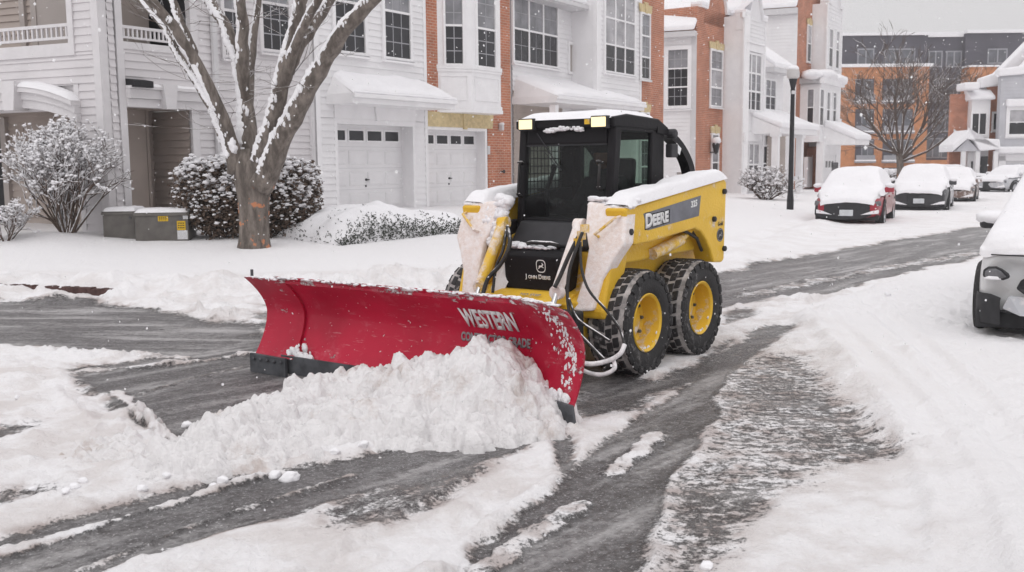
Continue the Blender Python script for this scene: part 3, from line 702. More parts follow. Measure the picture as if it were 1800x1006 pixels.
for s in (-1, 1):
    # side frame: lower panel, rear post, top rail
    k.prism([(.505,1.12),(-.34,1.12),(-.34,1.47),(-.12,1.455),(.40,1.395),(.445,1.22)], s*.47, s*.515)
    k.prism([(-.13,1.46),(-.36,1.46),(-.36,1.98),(-.15,1.98)], s*.47, s*.515)
    k.prism([(fxz(1.98),1.98),(-.36,1.98),(-.30,1.925),(.30,1.935),(fxz(1.93),1.935)], s*.47, s*.515)
    k.prism([(fxz(1.40),1.39),(fxz(1.95),1.95),(fxz(1.95)-.10,1.95),(fxz(1.4)-.085,1.40)], s*.47, s*.515)
part(k, 'side_frame', 'cab_black', CAB, bevel=.012)
k = MB(); k.box(-.36, -.30, -.48, -.38, 1.1, 1.98); k.box(-.36, -.30, .38, .48, 1.1, 1.98); k.box(-.36, -.30, -.48, .48, 1.1, 1.35); k.box(-.36,-.30,-.48,.48,1.88,1.98); part(k, 'rear_frame', 'cab_black', CAB)
k = MB(); vs = [(fxz(z)-.02, y, z) for z in (1.20, 1.85) for y in (-.45, .45)]; k.add(vs, [(0,1,3,2)]); part(k, 'windscreen', 'windscreen', CAB)
for s in (-1, 1):
    k = MB(); k.add([(.36, s*.49, 1.38), (-.14, s*.49, 1.44), (-.14, s*.49, 1.95), (.33, s*.49, 1.95)], [(0,1,2,3)]); part(k, 'side_window', 'side_glass', CAB)
    g = MB()
    for i in range(15): x = -.34+i*.052; g.tube([(x, s*.475, 1.25), (x, s*.475, 1.95)], .0045, 4)
    for i in range(11): z = 1.26+i*.066; g.tube([(-.36, s*.475, z), (.42, s*.475, z)], .0045, 4)
    if s < 0: part(g, 'mesh_guard', 'black_metal', CAB)
k = MB(); k.box(-.355, -.345, -.38, .38, 1.35, 1.88); part(k, 'rear_window', 'side_glass', CAB)
k = MB(); k.prism([(.44,1.82),(.44,1.835),(.40,1.835)], -.43, .43); k.tube([(fxz(1.9)+.02, -.30, 1.93), (fxz(1.7)+.02, -.02, 1.62)], .006, 6); k.tube([(fxz(1.9)+.028, -.22, 1.78), (fxz(1.6)+.028, -.02, 1.62)], .004, 6); part(k, 'wiper', 'black_metal', CAB)
for s, y, z0, z1 in ((1, .405, 1.46, 1.68), (-1, -.46, 1.40, 1.68)):
    k = MB(); k.tube([(fxz(z1), y, z1), (fxz(z1)+.05, y, z1-.01), (fxz(z0)+.05, y, z0+.01), (fxz(z0), y, z0)], .012, 8); k.blob((fxz(z1)+.05, y-.01*s, z1+.008), .022, 4, (1, 1.6, .6)); k.blob((fxz(z0)+.045, y, z0+.02), .016, 7, (1, 1.6, .6)); part(k, 'grab_handle', 'hose', CAB, smooth=True)
for y in (-.38, .40):
    k = MB(); k.box(fxz(2)+.03, fxz(2)+.085, y-.085, y+.085, 1.955, 2.055); hl = part(k, 'work_lamp', 'cab_plastic', CAB, bevel=.008)
    k = MB(); k.box(fxz(2)+.0855, fxz(2)+.092, y-.073, y+.073, 1.966, 2.044); part(k, 'lamp_lens', 'lamp', hl, bevel=.004)
k = MB(); k.box(fxz(2)+.05, fxz(2)+.08, .25, .30, 1.99, 2.03); part(k, 'amber_bracket', 'yellow', CAB)
k = MB()
def roof_snow(u, v):
    x = .49-.88*u; y = -.51+1.02*v; e = min(1, (1-abs(2*u-1))*5)*min(1, (1-abs(2*v-1))*4)
    zb = 2.045+.03*(1-((x-.1)/.4)**2) if x > -.2 else 2.05-.25*(-.2-x)
    return (x, y, zb+.055*e**.5*(.7+.6*float(fbm(x*4, y*4, 3))) - .01)
k.grid(roof_snow, 30, 30); part(k, 'roof_snow', 'snow', CAB, smooth=True, angle=180)
k = MB()
for i in range(60): u = rnd.random(); k.blob((fxz(1.96)+.035, -.20+.42*u, 1.945+rnd.uniform(-.012, .012)+.02*sin(u*3)), rnd.uniform(.008, .022), i, (1, 1.3, .8), .3, 6, 4)
part(k, 'header_snow', 'snow', CAB, smooth=True)
# roll bar arching down to the rear
k = MB()
for s in (1, -1):
    cp = [(-.22,1.985),(-.40,1.968),(-.60,1.895),(-.76,1.79),(-.88,1.66),(-.945,1.50)]; arc = []; inn = []
    for i in range(25):
        t = i/24*5; j = min(int(t), 4); f_ = t-j; P_ = [cp[max(0, j-1)], cp[j], cp[j+1], cp[min(5, j+2)]]
        q_ = [.5*(2*P_[1][c]+(P_[2][c]-P_[0][c])*f_+(2*P_[0][c]-5*P_[1][c]+4*P_[2][c]-P_[3][c])*f_*f_+(3*P_[1][c]-P_[0][c]-3*P_[2][c]+P_[3][c])*f_**3) for c in (0, 1)]
        t_ = [.5*((P_[2][c]-P_[0][c])+2*(2*P_[0][c]-5*P_[1][c]+4*P_[2][c]-P_[3][c])*f_+3*(3*P_[1][c]-P_[0][c]-3*P_[2][c]+P_[3][c])*f_*f_) for c in (0, 1)]
        l_ = math.hypot(*t_); w_ = .055+.04*i/24; arc.append(tuple(q_)); inn.append((q_[0]-t_[1]/l_*w_, q_[1]+t_[0]/l_*w_))
    pts = arc+inn[::-1]
    for i in range(len(arc)-1):
        q = [arc[i], arc[i+1], inn[i+1], inn[i]]
        k.prism(q, s*.43, s*.53)
    part(k, 'roll_bar', 'cab_black', CAB); k = MB()
k = MB(); k.box(-.52, -.40, .50, .57, 1.72, 1.84); k.lathe([(.045, .50), (.045, .585), (.025, .595)], 14, 'y', (-.44, 0, 1.925)); part(k, 'rear_work_lamp', 'cab_plastic', CAB, bevel=.012)
k = MB(); k.add([(-.64, .532, 1.80), (-.55, .532, 1.85), (-.52, .532, 1.79), (-.61, .532, 1.74)], [(0,1,2,3)]); part(k, 'sticker', 'lettering_white', CAB)
# cab interior: seat, joystick, back panel
k = MB(); k.box(-.30, .08, -.26, .26, 1.0, 1.12); k.prism([(-.28,1.1),(-.16,1.1),(-.24,1.72),(-.34,1.72)], -.25, .25); part(k, 'seat', 'cab_plastic', CAB, bevel=.04)
k = MB(); k.box(-.33, .46, -.46, .46, .96, 1.0); k.box(-.33, .40, -.46, -.40, 1.0, 1.22); k.box(-.33, .40, .40, .46, 1.0, 1.22); part(k, 'cab_floor', 'cab_black', CAB)
k = MB(); k.tube([(.30, -.30, 1.1), (.32, -.30, 1.45), (.30, -.24, 1.62)], .02, 8); k.blob((.30, -.24, 1.64), .035, 2); k.tube([(.3, -.42, 1.45), (.3, -.2, 1.45)], .012, 6); part(k, 'control_lever', 'black_metal', CAB)
TF = lambda p: (1.6*(p[0]-.62)+.62, .88*p[1]+.02, .98*p[2])
# lower front of the cab: sloping black door panel, deck, branded nose panel
k = MB(); k.prism([(.50,1.13),(.50,1.20),(.535,1.195),(.63,1.02),(.62,.98)], -.43, .42); part(k, 'lower_door', 'cab_plastic', bevel=.012)
TF = TN
k = MB(); k.prism([(.62,.985),(.665,1.0),(.79,.985),(.83,.94),(.80,.66),(.70,.62)], -.32, .36); NOSE = part(k, 'nose_panel', 'cab_black', bevel=.02)
k = MB(); k.tube([(.72, -.10, 1.0), (.76, -.10, 1.035), (.78, -.04, 1.045), (.78, .16, 1.045), (.76, .21, 1.03), (.74, .21, 1.0)], .017, 10); part(k, 'grab_bar', 'hose', NOSE, smooth=True)
k = MB()
for i in range(70): u = rnd.random(); k.blob((.73+rnd.uniform(-.05, .05), -.28+.46*u, 1.0+rnd.uniform(0, .02)*(1-u)), rnd.uniform(.01, .032)*(1.25-.7*u), i, (1.3, 1.4, .7), .3, 7, 5)
part(k, 'deck_snow', 'snow', NOSE, smooth=True)
nx = lambda z: .80+(z-.66)*.107+.0015
nf = lambda cy, cz: (lambda u, v, d: TN((nx(cz+v)+d, cy+u, cz+v)))
emblem('emblem', nf(.085, .862), .052, 'lettering_white', NOSE)
text_mesh('lettering', 'J', .050, nf(-.085, .757), 'lettering_white', NOSE, 1.0, .0015, .001, 'LEFT')
text_mesh('lettering', 'OHN', .038, nf(-.058, .757), 'lettering_white', NOSE, 1.06, .0015, .001, 'LEFT')
text_mesh('lettering', 'D', .050, nf(.050, .757), 'lettering_white', NOSE, 1.0, .0015, .001, 'LEFT')
text_mesh('lettering', 'EERE', .038, nf(.090, .757), 'lettering_white', NOSE, 1.06, .0015, .001, 'LEFT')
k = MB(); k.prism([(.80,.55),(.98,.55),(1.0,.60),(.86,.665),(.80,.665)], -.44, .46); STEP = part(k, 'step', 'yellow', bevel=.01)
k = MB()
for i in range(26): y = -.36+i*.03; k.box(1.0, 1.075, y, y+.016, .555, .592)
k.box(.98, 1.07, -.40, .44, .52, .556); part(k, 'step_tread', 'yellow', STEP)
k = MB()
for i in range(120): k.blob((1.03+rnd.uniform(-.03, .02), rnd.uniform(-.38, .42), .593), rnd.uniform(.008, .02), i, (1.4, 1.6, .6), .3, 6, 4)
part(k, 'step_snow', 'snow', STEP, smooth=True)
k = MB(); f_ = lambda u, v, d: (.905+.0-.05*v/.03, 0, 0)
text_mesh('lettering', 'NO STEP', .040, lambda u, v, d: (.955-v*.85+.003, .06+u, .628+v*.42+d), 'lettering_grey', STEP, 1.2, .001, .001)
k = MB()   # snow wedge beside the nose panel
def wedge(u, v):
    y = -.47+.17*u; z = .60+.33*v; return (.70+.25*(1-v)**.8*(.8+.3*float(fbm(u*3, v*4, 3)))-.12*abs(u-.5), y+.06*v, z+.02*float(fbm(u*6, v*6, 2)))
k.grid(wedge, 14, 18); part(k, 'footwell_snow', 'snow', smooth=True, angle=180)
TF = ID
# ---------------- coupler and plough frame
k = MB(); k.box(1.02, 1.14, -.60, .60, .22, .56); k.box(1.14, 1.24, -.30, .30, .25, .5); COUP = part(k, 'coupler', 'black_metal', bevel=.02)
k = MB(); k.tube([(1.15, -.35, .36), (1.78, -.28, .30)], .05, 8); k.tube([(1.15, .35, .36), (1.76, .12, .30)], .05, 8); k.tube([(1.3, 0, .4), (1.76, -.1, .38)], .06, 8); k.tube([(1.2, .42, .45), (1.75, .72, .45)], .04, 10); k.tube([(1.2, -.42, .45), (1.78, -.95, .45)], .04, 10); part(k, 'push_frame', 'black_metal', COUP)

# ---------------- plough blade, in blade coordinates: x along (left end 0), y back, z up
BA = Vector((2.06, -1.88)); BB = Vector((2.06, 1.25))
bt = (BB-BA).normalized(); BRZ = math.atan2(bt.y, bt.x)
def prof_back(z):      # distance behind the bottom edge, concave
    t = (z-.13)/.66; return .02+.15*sin(pi*min(1, max(0, t*.92)))**.9-.215*max(0, t-.52)**1.5*1.9
def bl_y(x, z):
    y = prof_back(z)
    if x > 2.64: y -= (x-2.64)*.34        # right wing swung forward
    return y
BL = 3.13
def blade_shell(x0, x1, z0, z1, nx_, nz_, th=.022, off=0., corner=0.):
    mb = MB(); 
    def pt(i, j, o_):
        x = x0+(x1-x0)*i/nx_; zt = z1
        if corner and x > x1-corner: zt = z1-(x-(x1-corner))*.35
        if corner == 0 and False: pass
        z = z0+(zt-z0)*j/nz_
        return (x, bl_y(x, z)+o_, z)
    vs = [pt(i, j, off) for j in range(nz_+1) for i in range(nx_+1)]+[pt(i, j, off+th) for j in range(nz_+1) for i in range(nx_+1)]
    n0 = (nx_+1)*(nz_+1); W_ = nx_+1; fs = []
    for j in range(nz_):
        for i in range(nx_):
            a = j*W_+i; fs += [(a, a+1, a+W_+1, a+W_), (n0+a+W_, n0+a+W_+1, n0+a+1, n0+a)]
    for i in range(nx_): fs += [(i+1, i, n0+i, n0+i+1), (nz_*W_+i, nz_*W_+i+1, n0+nz_*W_+i+1, n0+nz_*W_+i)]
    for j in range(nz_): fs += [(j*W_, (j+1)*W_, n0+(j+1)*W_, n0+j*W_), ((j+1)*W_+nx_, j*W_+nx_, n0+j*W_+nx_, n0+(j+1)*W_+nx_)]
    return mb.add(vs, fs)
BLADE = blade_shell(.36, BL-.46, .14, .80, 40, 22).build('plough_blade', M['red'], ROOT, smooth=True)
BLADE.location = (BA.x, BA.y, 0); BLADE.rotation_euler = (0, 0, BRZ)
# the blade's local +y must point back towards the machine
def bpart(mb, name, m, **k): return mb.build(name, M[m], BLADE, **k)
bpart(blade_shell(0, .44, .14, .775, 10, 22, .02, -.024), 'wing', 'red', smooth=True)
bpart(blade_shell(BL-.50, BL, .14, .79, 16, 22, .02, -.024, .10), 'wing', 'red', smooth=True)
k = MB()
k.prism([(.30,.02),(BL-.5,.02),(BL-.5,.165),(.30,.165)], .012, .03); bpart(k, 'cutting_edge', 'steel', bevel=.004)
k = MB(); k.prism([(-.02,.0),(.40,.0),(.40,.15),(-.02,.155)], -.035, -.008); 
for i in range(5): k.lathe([(.013, -.036), (.013, -.048), (.006, -.052)], 8, 'y', (.04+i*.08, 0, .115))
bpart(k, 'wing_cutting_edge', 'steel', bevel=.005)
k = MB(); vs = []
for x in (BL-.30, BL+.01):
    for z in (.0, .175):
        for dy in (-.034, -.008): vs.append((x+(.03 if z == 0 else 0), bl_y(x, .14)+dy, z))
k.add(vs, [(0,1,3,2),(4,6,7,5),(0,4,5,1),(2,3,7,6),(0,2,6,4),(1,5,7,3)]); bpart(k, 'wing_cutting_edge', 'steel', bevel=.005)
k = MB(); k.tube([(.03, bl_y(.03, .77)+.03, .74), (.03, bl_y(.03, .77)+.03, .83)], .012, 8); bpart(k, 'guide_pin', 'steel', smooth=True)
k = MB(); k.box(.36, BL-.5, prof_back(.78)+.02, prof_back(.78)+.06, .745, .785)
for x in (.5, .9, 1.3, 1.7, 2.1, 2.45): k.prism([(prof_back(z)+.024, z) for z in (.16, .3, .45, .6, .75)]+[(.26, .75), (.26, .16)], x-.008, x+.008, 'x')
bpart(k, 'rib_frame', 'red')
# rim snow along the top of the blade
k = MB()
for i in range(330):
    x = rnd.uniform(.02, BL-.05); z = .795-(.02 if x < .4 else 0); k.blob((x, bl_y(x, z)+rnd.uniform(-.02, .03), z+rnd.uniform(-.004, .004)), rnd.uniform(.005, .014), i, (2.0, 1.2, .6), .35, 6, 4)
for i in range(170):
    z = rnd.uniform(.25, .76); x = BL-.06-abs(rnd.gauss(0, .07))-.25*max(0, z-.45); k.blob((x, bl_y(x, z)-.024, z), rnd.uniform(.003, .010), i+400, (1.1, .35, 2.0), .35, 6, 4)
for i in range(60):
    x = rnd.uniform(BL-.40, BL-.05); k.blob((x, bl_y(x, .18)-.028, .17+abs(rnd.gauss(0, .03))), rnd.uniform(.01, .025), i+700, (1.1, .5, 1.4), .35, 6, 4)
for i in range(60):
    x = rnd.uniform(.36, .62); k.blob((x, bl_y(x, .18)-.02, .15+abs(rnd.gauss(0, .04))), rnd.uniform(.01, .028), i+800, (1.1, .6, 1.3), .35, 6, 4)
bpart(k, 'rim_snow', 'snow', smooth=True)
def bfn(cx, z0, sl=0.):
    return lambda u, v, d: (cx+u, bl_y(cx+u, z0+v+sl*u)-.004-d-(.024 if cx+u > BL-.5 else 0), z0+v+sl*u)
k = MB(); k.grid(lambda u, v: (2.05+.585*u, bl_y(2.05+.585*u, .49+.17*v)-.003, .49+.17*v), 12, 8); bpart(k, 'decal', 'red')
text_mesh('lettering', 'WESTERN', .185, bfn(2.07, .535), 'lettering_white', BLADE, .53, .006, .004, 'LEFT')
text_mesh('lettering', 'CONTRACTOR GRADE', .083, bfn(2.60, .425), 'lettering_grey', BLADE, .66, .004, .002, 'RIGHT')
text_mesh('lettering', 'HEAVY', .11, bfn(2.60, .29), 'lettering_grey', BLADE, .8, .003, .002, 'RIGHT', .3)
# ---------------- hydraulic hoses
def hose(name, pts, r, m='hose'):
    P = [Vector(p) for p in pts]; out_ = []
    for i in range(len(P)-1):
        p0, p1, p2, p3 = P[max(i-1, 0)], P[i], P[i+1], P[min(i+2, len(P)-1)]
        for t in range(8):
            t /= 8; out_.append(.5*((2*p1)+(p2-p0)*t+(2*p0-5*p1+4*p2-p3)*t*t+(3*p1-p0-3*p2+p3)*t**3))
    out_.append(P[-1]); part(MB().tube(out_, r, 8), name, m, smooth=True)
hp = lambda pts, X: [tuple(mfront(x, y, X if not isinstance(X, (list, tuple)) else X[i])) for i, (x, y) in enumerate(pts)]
hose('hose', hp([(1024,408),(1012,440),(1000,480),(998,530),(1010,575),(1040,610),(1068,640),(1062,650)], [1.0,1.05,1.1,1.15,1.2,1.2,1.2,1.2]), .013)
hose('hose', hp([(1020,425),(1022,470),(1035,510),(1065,545),(1090,580),(1098,610)], [1.0,1.05,1.1,1.1,1.1,1.15]), .011)
hose('hose', hp([(1000,525),(1015,560),(1045,582),(1072,600)], [1.15,1.2,1.2,1.2]), .010)
hose('snowy_hose', hp([(1098,606),(1090,622),(1070,634),(1040,640),(1015,636)], [1.15,1.2,1.25,1.35,1.45]), .017, 'hose_snow')
hose('snowy_hose', hp([(1078,632),(1080,648),(1062,658),(1040,657),(1018,648)], [1.2,1.25,1.3,1.35,1.45]), .016, 'hose_snow')
hose('hose', hp([(892,398),(896,430),(880,465),(858,490),(848,520)], [.85,.95,1.0,1.05,1.1]), .017)
hose('hose', hp([(890,405),(884,440),(872,470),(866,515)], [.85,.95,1.0,1.05]), .013)
hose('hose', hp([(1020,410),(1000,450),(985,485),(975,505)], [.95,1.0,1.05,1.1]), .016)
k = MB()
for px, py in ((1028,402),(1022,414),(1016,426)): q = mfront(px, py, .95); k.lathe([(.03, -.03), (.035, -.03), (.035, .03), (.02, .03)], 8, 'z', tuple(q))
part(k, 'hose_fitting', 'yellow_half', smooth=True)

# ---------------- driver
def person():
    r = empty('person', MW((-.10, .02, -.05)), MRZ, 'person in dark winter clothes sitting at the controls inside the black cab', 'person')
    vs = [(-.14,.02,1.14),(-.15,.02,1.32),(-.15,.02,1.52),(-.13,.02,1.60),(-.10,.02,1.66), (-.14,.19,1.52),(-.02,.26,1.32),(.16,.22,1.24), (-.14,-.15,1.52),(-.02,-.22,1.32),(.20,-.24,1.36), (.02,.11,1.15),(.30,.12,1.14),(.34,.12,1.02), (.02,-.07,1.15),(.30,-.08,1.14),(.34,-.08,1.02)]
    ed = [(0,1),(1,2),(2,3),(3,4),(2,5),(5,6),(6,7),(2,8),(8,9),(9,10),(0,11),(11,12),(12,13),(0,14),(14,15),(15,16)]
    rad = [.15,.16,.15,.06,.05,.075,.055,.04,.075,.055,.04,.09,.075,.06,.09,.075,.06]
    me = bpy.data.meshes.new('body'); me.from_pydata(vs, ed, []); o = bpy.data.objects.new('body', me); COL.objects.link(o); o.parent = r
    me.materials.append(mat('dark_winter_jacket', (.035, .035, .04), .8, .2, 8, .004))
    o.modifiers.new('skin', 'SKIN'); 
    for i, q in enumerate(rad): me.skin_vertices[0].data[i].radius = (q, q)
    me.skin_vertices[0].data[0].use_root = True
    sb_ = o.modifiers.new('sub', 'SUBSURF'); sb_.levels = 1; sb_.render_levels = 1
    hd = MB(); hc = (-.07, .03, 1.76)
    def head(u, v):
        a = 2*pi*u; t = -pi/2+pi*v; x = cos(t)*cos(a); y = cos(t)*sin(a); z = sin(t)
        rx = .098; 
        if z < -.3: x *= .9+.1*z; y *= 1+.25*(z+.3)
        nose = .022*math.exp(-((y/.16)**2+((z+.12)/.22)**2))*(x > 0); eye = -.010*math.exp(-(((abs(y)-.36)/.15)**2+((z-.08)/.12)**2))*(x > 0)
        mo = -.004*math.exp(-((y/.3)**2+((z+.5)/.06)**2))*(x > 0); ear = .02*math.exp(-(((abs(y)-.98)/.08)**2+(z/.2)**2))
        return (hc[0]+x*rx+nose+eye+mo, hc[1]+y*(.076+ear), hc[2]+z*.118)
    hd.grid(head, 32, 24); hd.build('head', mat('skin', (.30, .16, .11), .55, .1, 12), r, smooth=True, angle=180)
    ht = MB()
    for z, rr in ((0, 1),): ht.lathe([(.104,-.005),(.108,.03),(.100,.07),(.07,.105),(.03,.12),(.001,.122)], 18, 'z', (hc[0]-.005, hc[1], hc[2]+.025))
    ht.build('knit_hat', mat('dark_knit', (.03, .03, .032), .95, .2, 30, .006), r, smooth=True)
    for s, hx, hy, hz in ((1, .20, .21, 1.25), (-1, .24, -.24, 1.38)):
        hnd = MB(); hnd.blob((hx, hy, hz), .042, 3, (1.15, .85, .6), .08, 10, 7)
        for q in range(4):
            yy = hy-.028+.019*q; L = (.040, .047, .044, .034)[q]; hnd.tube([(hx+.03, yy, hz+.005), (hx+.03+L*.6, yy, hz+.002), (hx+.03+L*.75, yy, hz-.022), (hx+.03+L*.45, yy, hz-.040)], [.0105, .010, .009, .007], 7)
        hnd.tube([(hx-.01, hy-s*.035, hz), (hx+.02, hy-s*.052, hz-.008), (hx+.045, hy-s*.045, hz-.018)], [.012, .011, .008], 7)
        hnd.build('gloved_hand', mat('grey_glove', (.12, .12, .125), .8, .2, 20), r, smooth=True)
person()
make_heap()
# ================================================================== TOWN HOUSES
class Wall:
    """vertical plane; local x along it (left to right seen from outside), -y outwards, z up"""
    def __init__(s, p, az):
        s.o = Vector((p[0], p[1], 0)); s.az = radians(az); s.d = Vector((sin(s.az), cos(s.az), 0)); s.n = Vector((cos(s.az), -sin(s.az), 0))
        s.rz = pi/2-s.az
    def at(s, px, py, off=0.):
        q = onplane(px, py, s.o+s.n*off, s.n)-s.o; return q.dot(s.d), q.z
    def x(s, px, py, off=0.): return s.at(px, py, off)[0]
    def z(s, px, py, off=0.): return s.at(px, py, off)[1]
    def world(s, x, z=0., off=0.): return s.o+s.d*x+s.n*off+Vector((0, 0, z))
    def sub(s, x, off, az): q = s.world(x, 0, off); return Wall((q.x, q.y), az)
def siding(mb, x0, x1, z0, z1, step=.15, y=0., lap=.028):
    z = math.floor(z0/step)*step
    while z < z1:
        a, b_ = max(z, z0), min(z+step, z1)
        if b_-a > .01:
            mb.add([(x0, y-lap, a), (x1, y-lap, a), (x1, y-.004, b_), (x0, y-.004, b_), (x0, y, a), (x1, y, a)], [(0,1,2,3), (4,5,1,0)])
        z += step
HOUSES = {}
class House:
    def __init__(s, name, wall, label, cat='house', group=None):
        s.w = wall; s.r = empty(name, wall.o, wall.rz, label, cat, group); s.cur = wall; s.base = Matrix.Translation(wall.o) @ Matrix.Rotation(wall.rz, 4, 'Z'); s.inv = s.base.inverted()
    def put(s, mb, name, m, parent=None, wall=None, **k):
        W_ = wall or s.w
        if W_ is not s.w and parent is None or (W_ is not s.w and parent is s.r):
            mm = s.inv @ (Matrix.Translation(W_.o) @ Matrix.Rotation(W_.rz, 4, 'Z')); o = mb.build(name, M[m], s.r, **k); o.matrix_local = mm; return o
        return mb.build(name, M[m], parent or s.r, **k)
    def window(s, x0, x1, z0, z1, cols=1, rows=2, mun=(3, 2), wall=None, off=.032, panes=None, sill=True, trim=.09, tm='trim', lintel=None, mt=.012, bar=.035):
        """double-hung window: frame (part) > pane, muntins, sill"""
        f = MB(); y = -off
        f.box(x0-trim, x0, y-.045, y+.02, z0-trim, z1+trim); f.box(x1, x1+trim, y-.045, y+.02, z0-trim, z1+trim)
        f.box(x0, x1, y-.044, y+.02, z1, z1+trim); f.box(x0, x1, y-.044, y+.02, z0-trim, z0)
        cw = (x1-x0)/cols; rh = (z1-z0)/rows
        for i in range(1, cols): f.box(x0+cw*i-bar, x0+cw*i+bar, y-.034, y+.02, z0, z1)
        for j in range(1, rows): f.box(x0, x1, y-.036, y+.02, z0+rh*j-bar*.8, z0+rh*j+bar*.8)
        fo = s.put(f, 'window', tm, wall=wall)
        panes = panes or ['pane']*rows
        for j in range(rows):
            p = MB()
            for i in range(cols): p.box(x0+cw*i+.01, x0+cw*(i+1)-.01, y-.0045-.002*(j % 2), y+.01, z0+rh*j+.005, z0+rh*(j+1)-.005)
            s.put(p, 'pane', panes[j], fo)
        g = MB()
        if mun:
            for i in range(cols):
                for j in range(rows):
                    a0, a1, b0, b1 = x0+cw*i, x0+cw*(i+1), z0+rh*j, z0+rh*(j+1)
                    for q in range(1, mun[0]): xx = a0+(a1-a0)*q/mun[0]; g.box(xx-mt, xx+mt, y-.011, y-.003, b0+.02, b1-.02)
                    for q in range(1, mun[1]): zz = b0+(b1-b0)*q/mun[1]; g.box(a0+.02, a1-.02, y-.0125, y-.003, zz-mt, zz+mt)
            if g.v: s.put(g, 'muntins', 'muntin', fo)
        if sill:
            k = MB(); k.box(x0-trim*1.3, x1+trim*1.3, y-.10, y+.02, z0-trim-.05, z0-trim-.003); so_ = s.put(k, 'sill', tm, fo)
            k = MB()
            def sn(u, v): return (x0-trim*1.2+(x1-x0+trim*2.4)*u, y-.095+.05*v, z0-trim+.028*min(1, (1-abs(2*u-1))*8)*sin(pi*min(1, v+.25))**.5)
            k.grid(sn, 12, 4); s.put(k, 'sill_snow', 'snow', fo, smooth=True, angle=180)
        if lintel:
            k = MB(); k.prism([(x0-trim-.06, z1+trim+.003), (x1+trim+.06, z1+trim+.003), (x1+trim+.13, z1+trim+.28), (x0-trim-.13, z1+trim+.28)], y-.04, y+.01)
            xm = (x0+x1)/2; k.prism([(xm-.09, z1+trim-.02), (xm+.09, z1+trim-.02), (xm+.13, z1+trim+.36), (xm-.13, z1+trim+.36)], y-.065, y+.012); s.put(k, 'lintel', lintel, fo)
        return fo
    def garage(s, x0, x1, z0, z1, recess=.35, lights=4, jm='trim'):
        d = MB(); y = recess; d.box(x0, x1, y, y+.05, z0, z1); do = s.put(d, 'garage_door', 'garage')
        p = MB(); rows = 4; h = (z1-z0)/rows; cw = (x1-x0-.12)/lights
        for j in range(rows-1):
            for i in range(lights):
                a0 = x0+.06+cw*i+.05; a1 = a0+cw-.10; b0 = z0+h*j+.09; b1 = z0+h*(j+1)-.09
                p.box(a0, a1, y-.014, y+.01, b0, b1); p.box(a0+.03, a1-.03, y-.022, y+.01, b0+.03, b1-.03)
            
        s.put(p, 'raised_panel', 'garage', do, bevel=.008, seg=1)
        g = MB()
        for j in range(1, rows): g.box(x0, x1, y-.0015, y+.01, z0+h*j-.006, z0+h*j+.006)
        s.put(g, 'panel_seam', 'gutter', do)
        fr = MB(); ps = MB()
        for i in range(lights):
            a0 = x0+.06+cw*i+.035; a1 = a0+cw-.07; b0 = z0+h*(rows-1)+.12; b1 = z1-.10
            ps.box(a0+.035, a1-.035, y-.006, y+.01, b0+.035, b1-.035)
            fr.box(a0, a0+.035, y-.022, y+.01, b0, b1); fr.box(a1-.035, a1, y-.022, y+.01, b0, b1); fr.box(a0+.035, a1-.035, y-.021, y+.01, b0, b0+.035); fr.box(a0+.035, a1-.035, y-.021, y+.01, b1-.035, b1)
        s.put(fr, 'light_frame', 'trim', do); s.put(ps, 'pane', 'pane', do)
        hd = MB(); xm = (x0+x1)/2; hd.lathe([(.028, y-.05), (.028, y-.01), (.02, y)], 10, 'y', (xm-.03, 0, z0+h*1.45)); hd.box(xm-.05, xm+.07, y-.055, y-.03, z0+h*1.45-.012, z0+h*1.45+.012); hd.box(xm-.045, xm-.02, y-.03, y, z0+h*1.1, z0+h*1.2)
        s.put(hd, 'handle', 'black_metal', do)
        j_ = MB(); j_.box(x0-.10, x0, -.02, y+.04, z0, z1); j_.box(x1, x1+.10, -.02, y+.04, z0, z1); j_.box(x0-.10, x1+.10, -.022, y+.04, z1, z1+.12)
        s.put(j_, 'door_jamb', jm, do)
        return do
    def slab_roof(s, x0, x1, zt, zb, proj, thick=.18, hip=.35, soffit='gutter', snow=.13, fascia=.16, y0=0.):
        """small pent roof: sloping from the wall (zt) to the eave (zb, proj out), hipped ends, snow on top"""
        r = MB(); e = hip
        vs = [(x0+e*0, y0, zt), (x1, y0, zt), (x1+e, y0-proj, zb), (x0-e, y0-proj, zb), (x0-e, y0-proj, zb-fascia), (x1+e, y0-proj, zb-fascia), (x1+e, y0+.01, zb-fascia), (x0-e, y0+.01, zb-fascia), (x0-e, y0+.0, zb), (x1+e, y0+.0, zb)]
        r.add(vs, [(0,1,2,3),(3,2,5,4),(4,5,6,7),(0,3,8),(1,9,2),(8,3,4,7),(2,9,6,5)])
        ro = s.put(r, 'pent_roof', 'trim')
        g = MB(); g.box(x0-e-.02, x1+e+.02, y0-proj-.09, y0-proj-.003, zb-.10, zb-.005); s.put(g, 'gutter', 'trim', ro, bevel=.015)
        sn = MB()
        def fn(u, v):
            ww = e*v; x = (x0-ww)+(x1-x0+2*ww)*u; ed = min(1, (1-abs(2*u-1))*7)*min(1, (1-v)*5+.35)
            n_ = float(fbm(x*1.5+x0, v*2+3, 3))
            return (x, y0-.0-(proj+.05)*v, zt+(zb-zt)*v+snow*(ed**.5)*(.55+.7*n_)-.012)
        sn.grid(fn, 60, 14); s.put(sn, 'roof_snow', 'snow_soft', ro, smooth=True, angle=180)
        # snow lip hanging over the eave
        lp = MB(); lp.grid(lambda u, v: (x0-e+(x1-x0+2*e)*u, y0-proj-.05-.03*sin(pi*v)*(.5+float(vnoise(u*30, x0))), zb+snow*(.55+.7*float(fbm((x0-e+(x1-x0+2*e)*u)*1.5+x0, 5, 3)))*.55*(1-v)-.01), 60, 5)
        s.put(lp, 'eave_snow', 'snow_soft', ro, smooth=True, angle=180)
        return ro
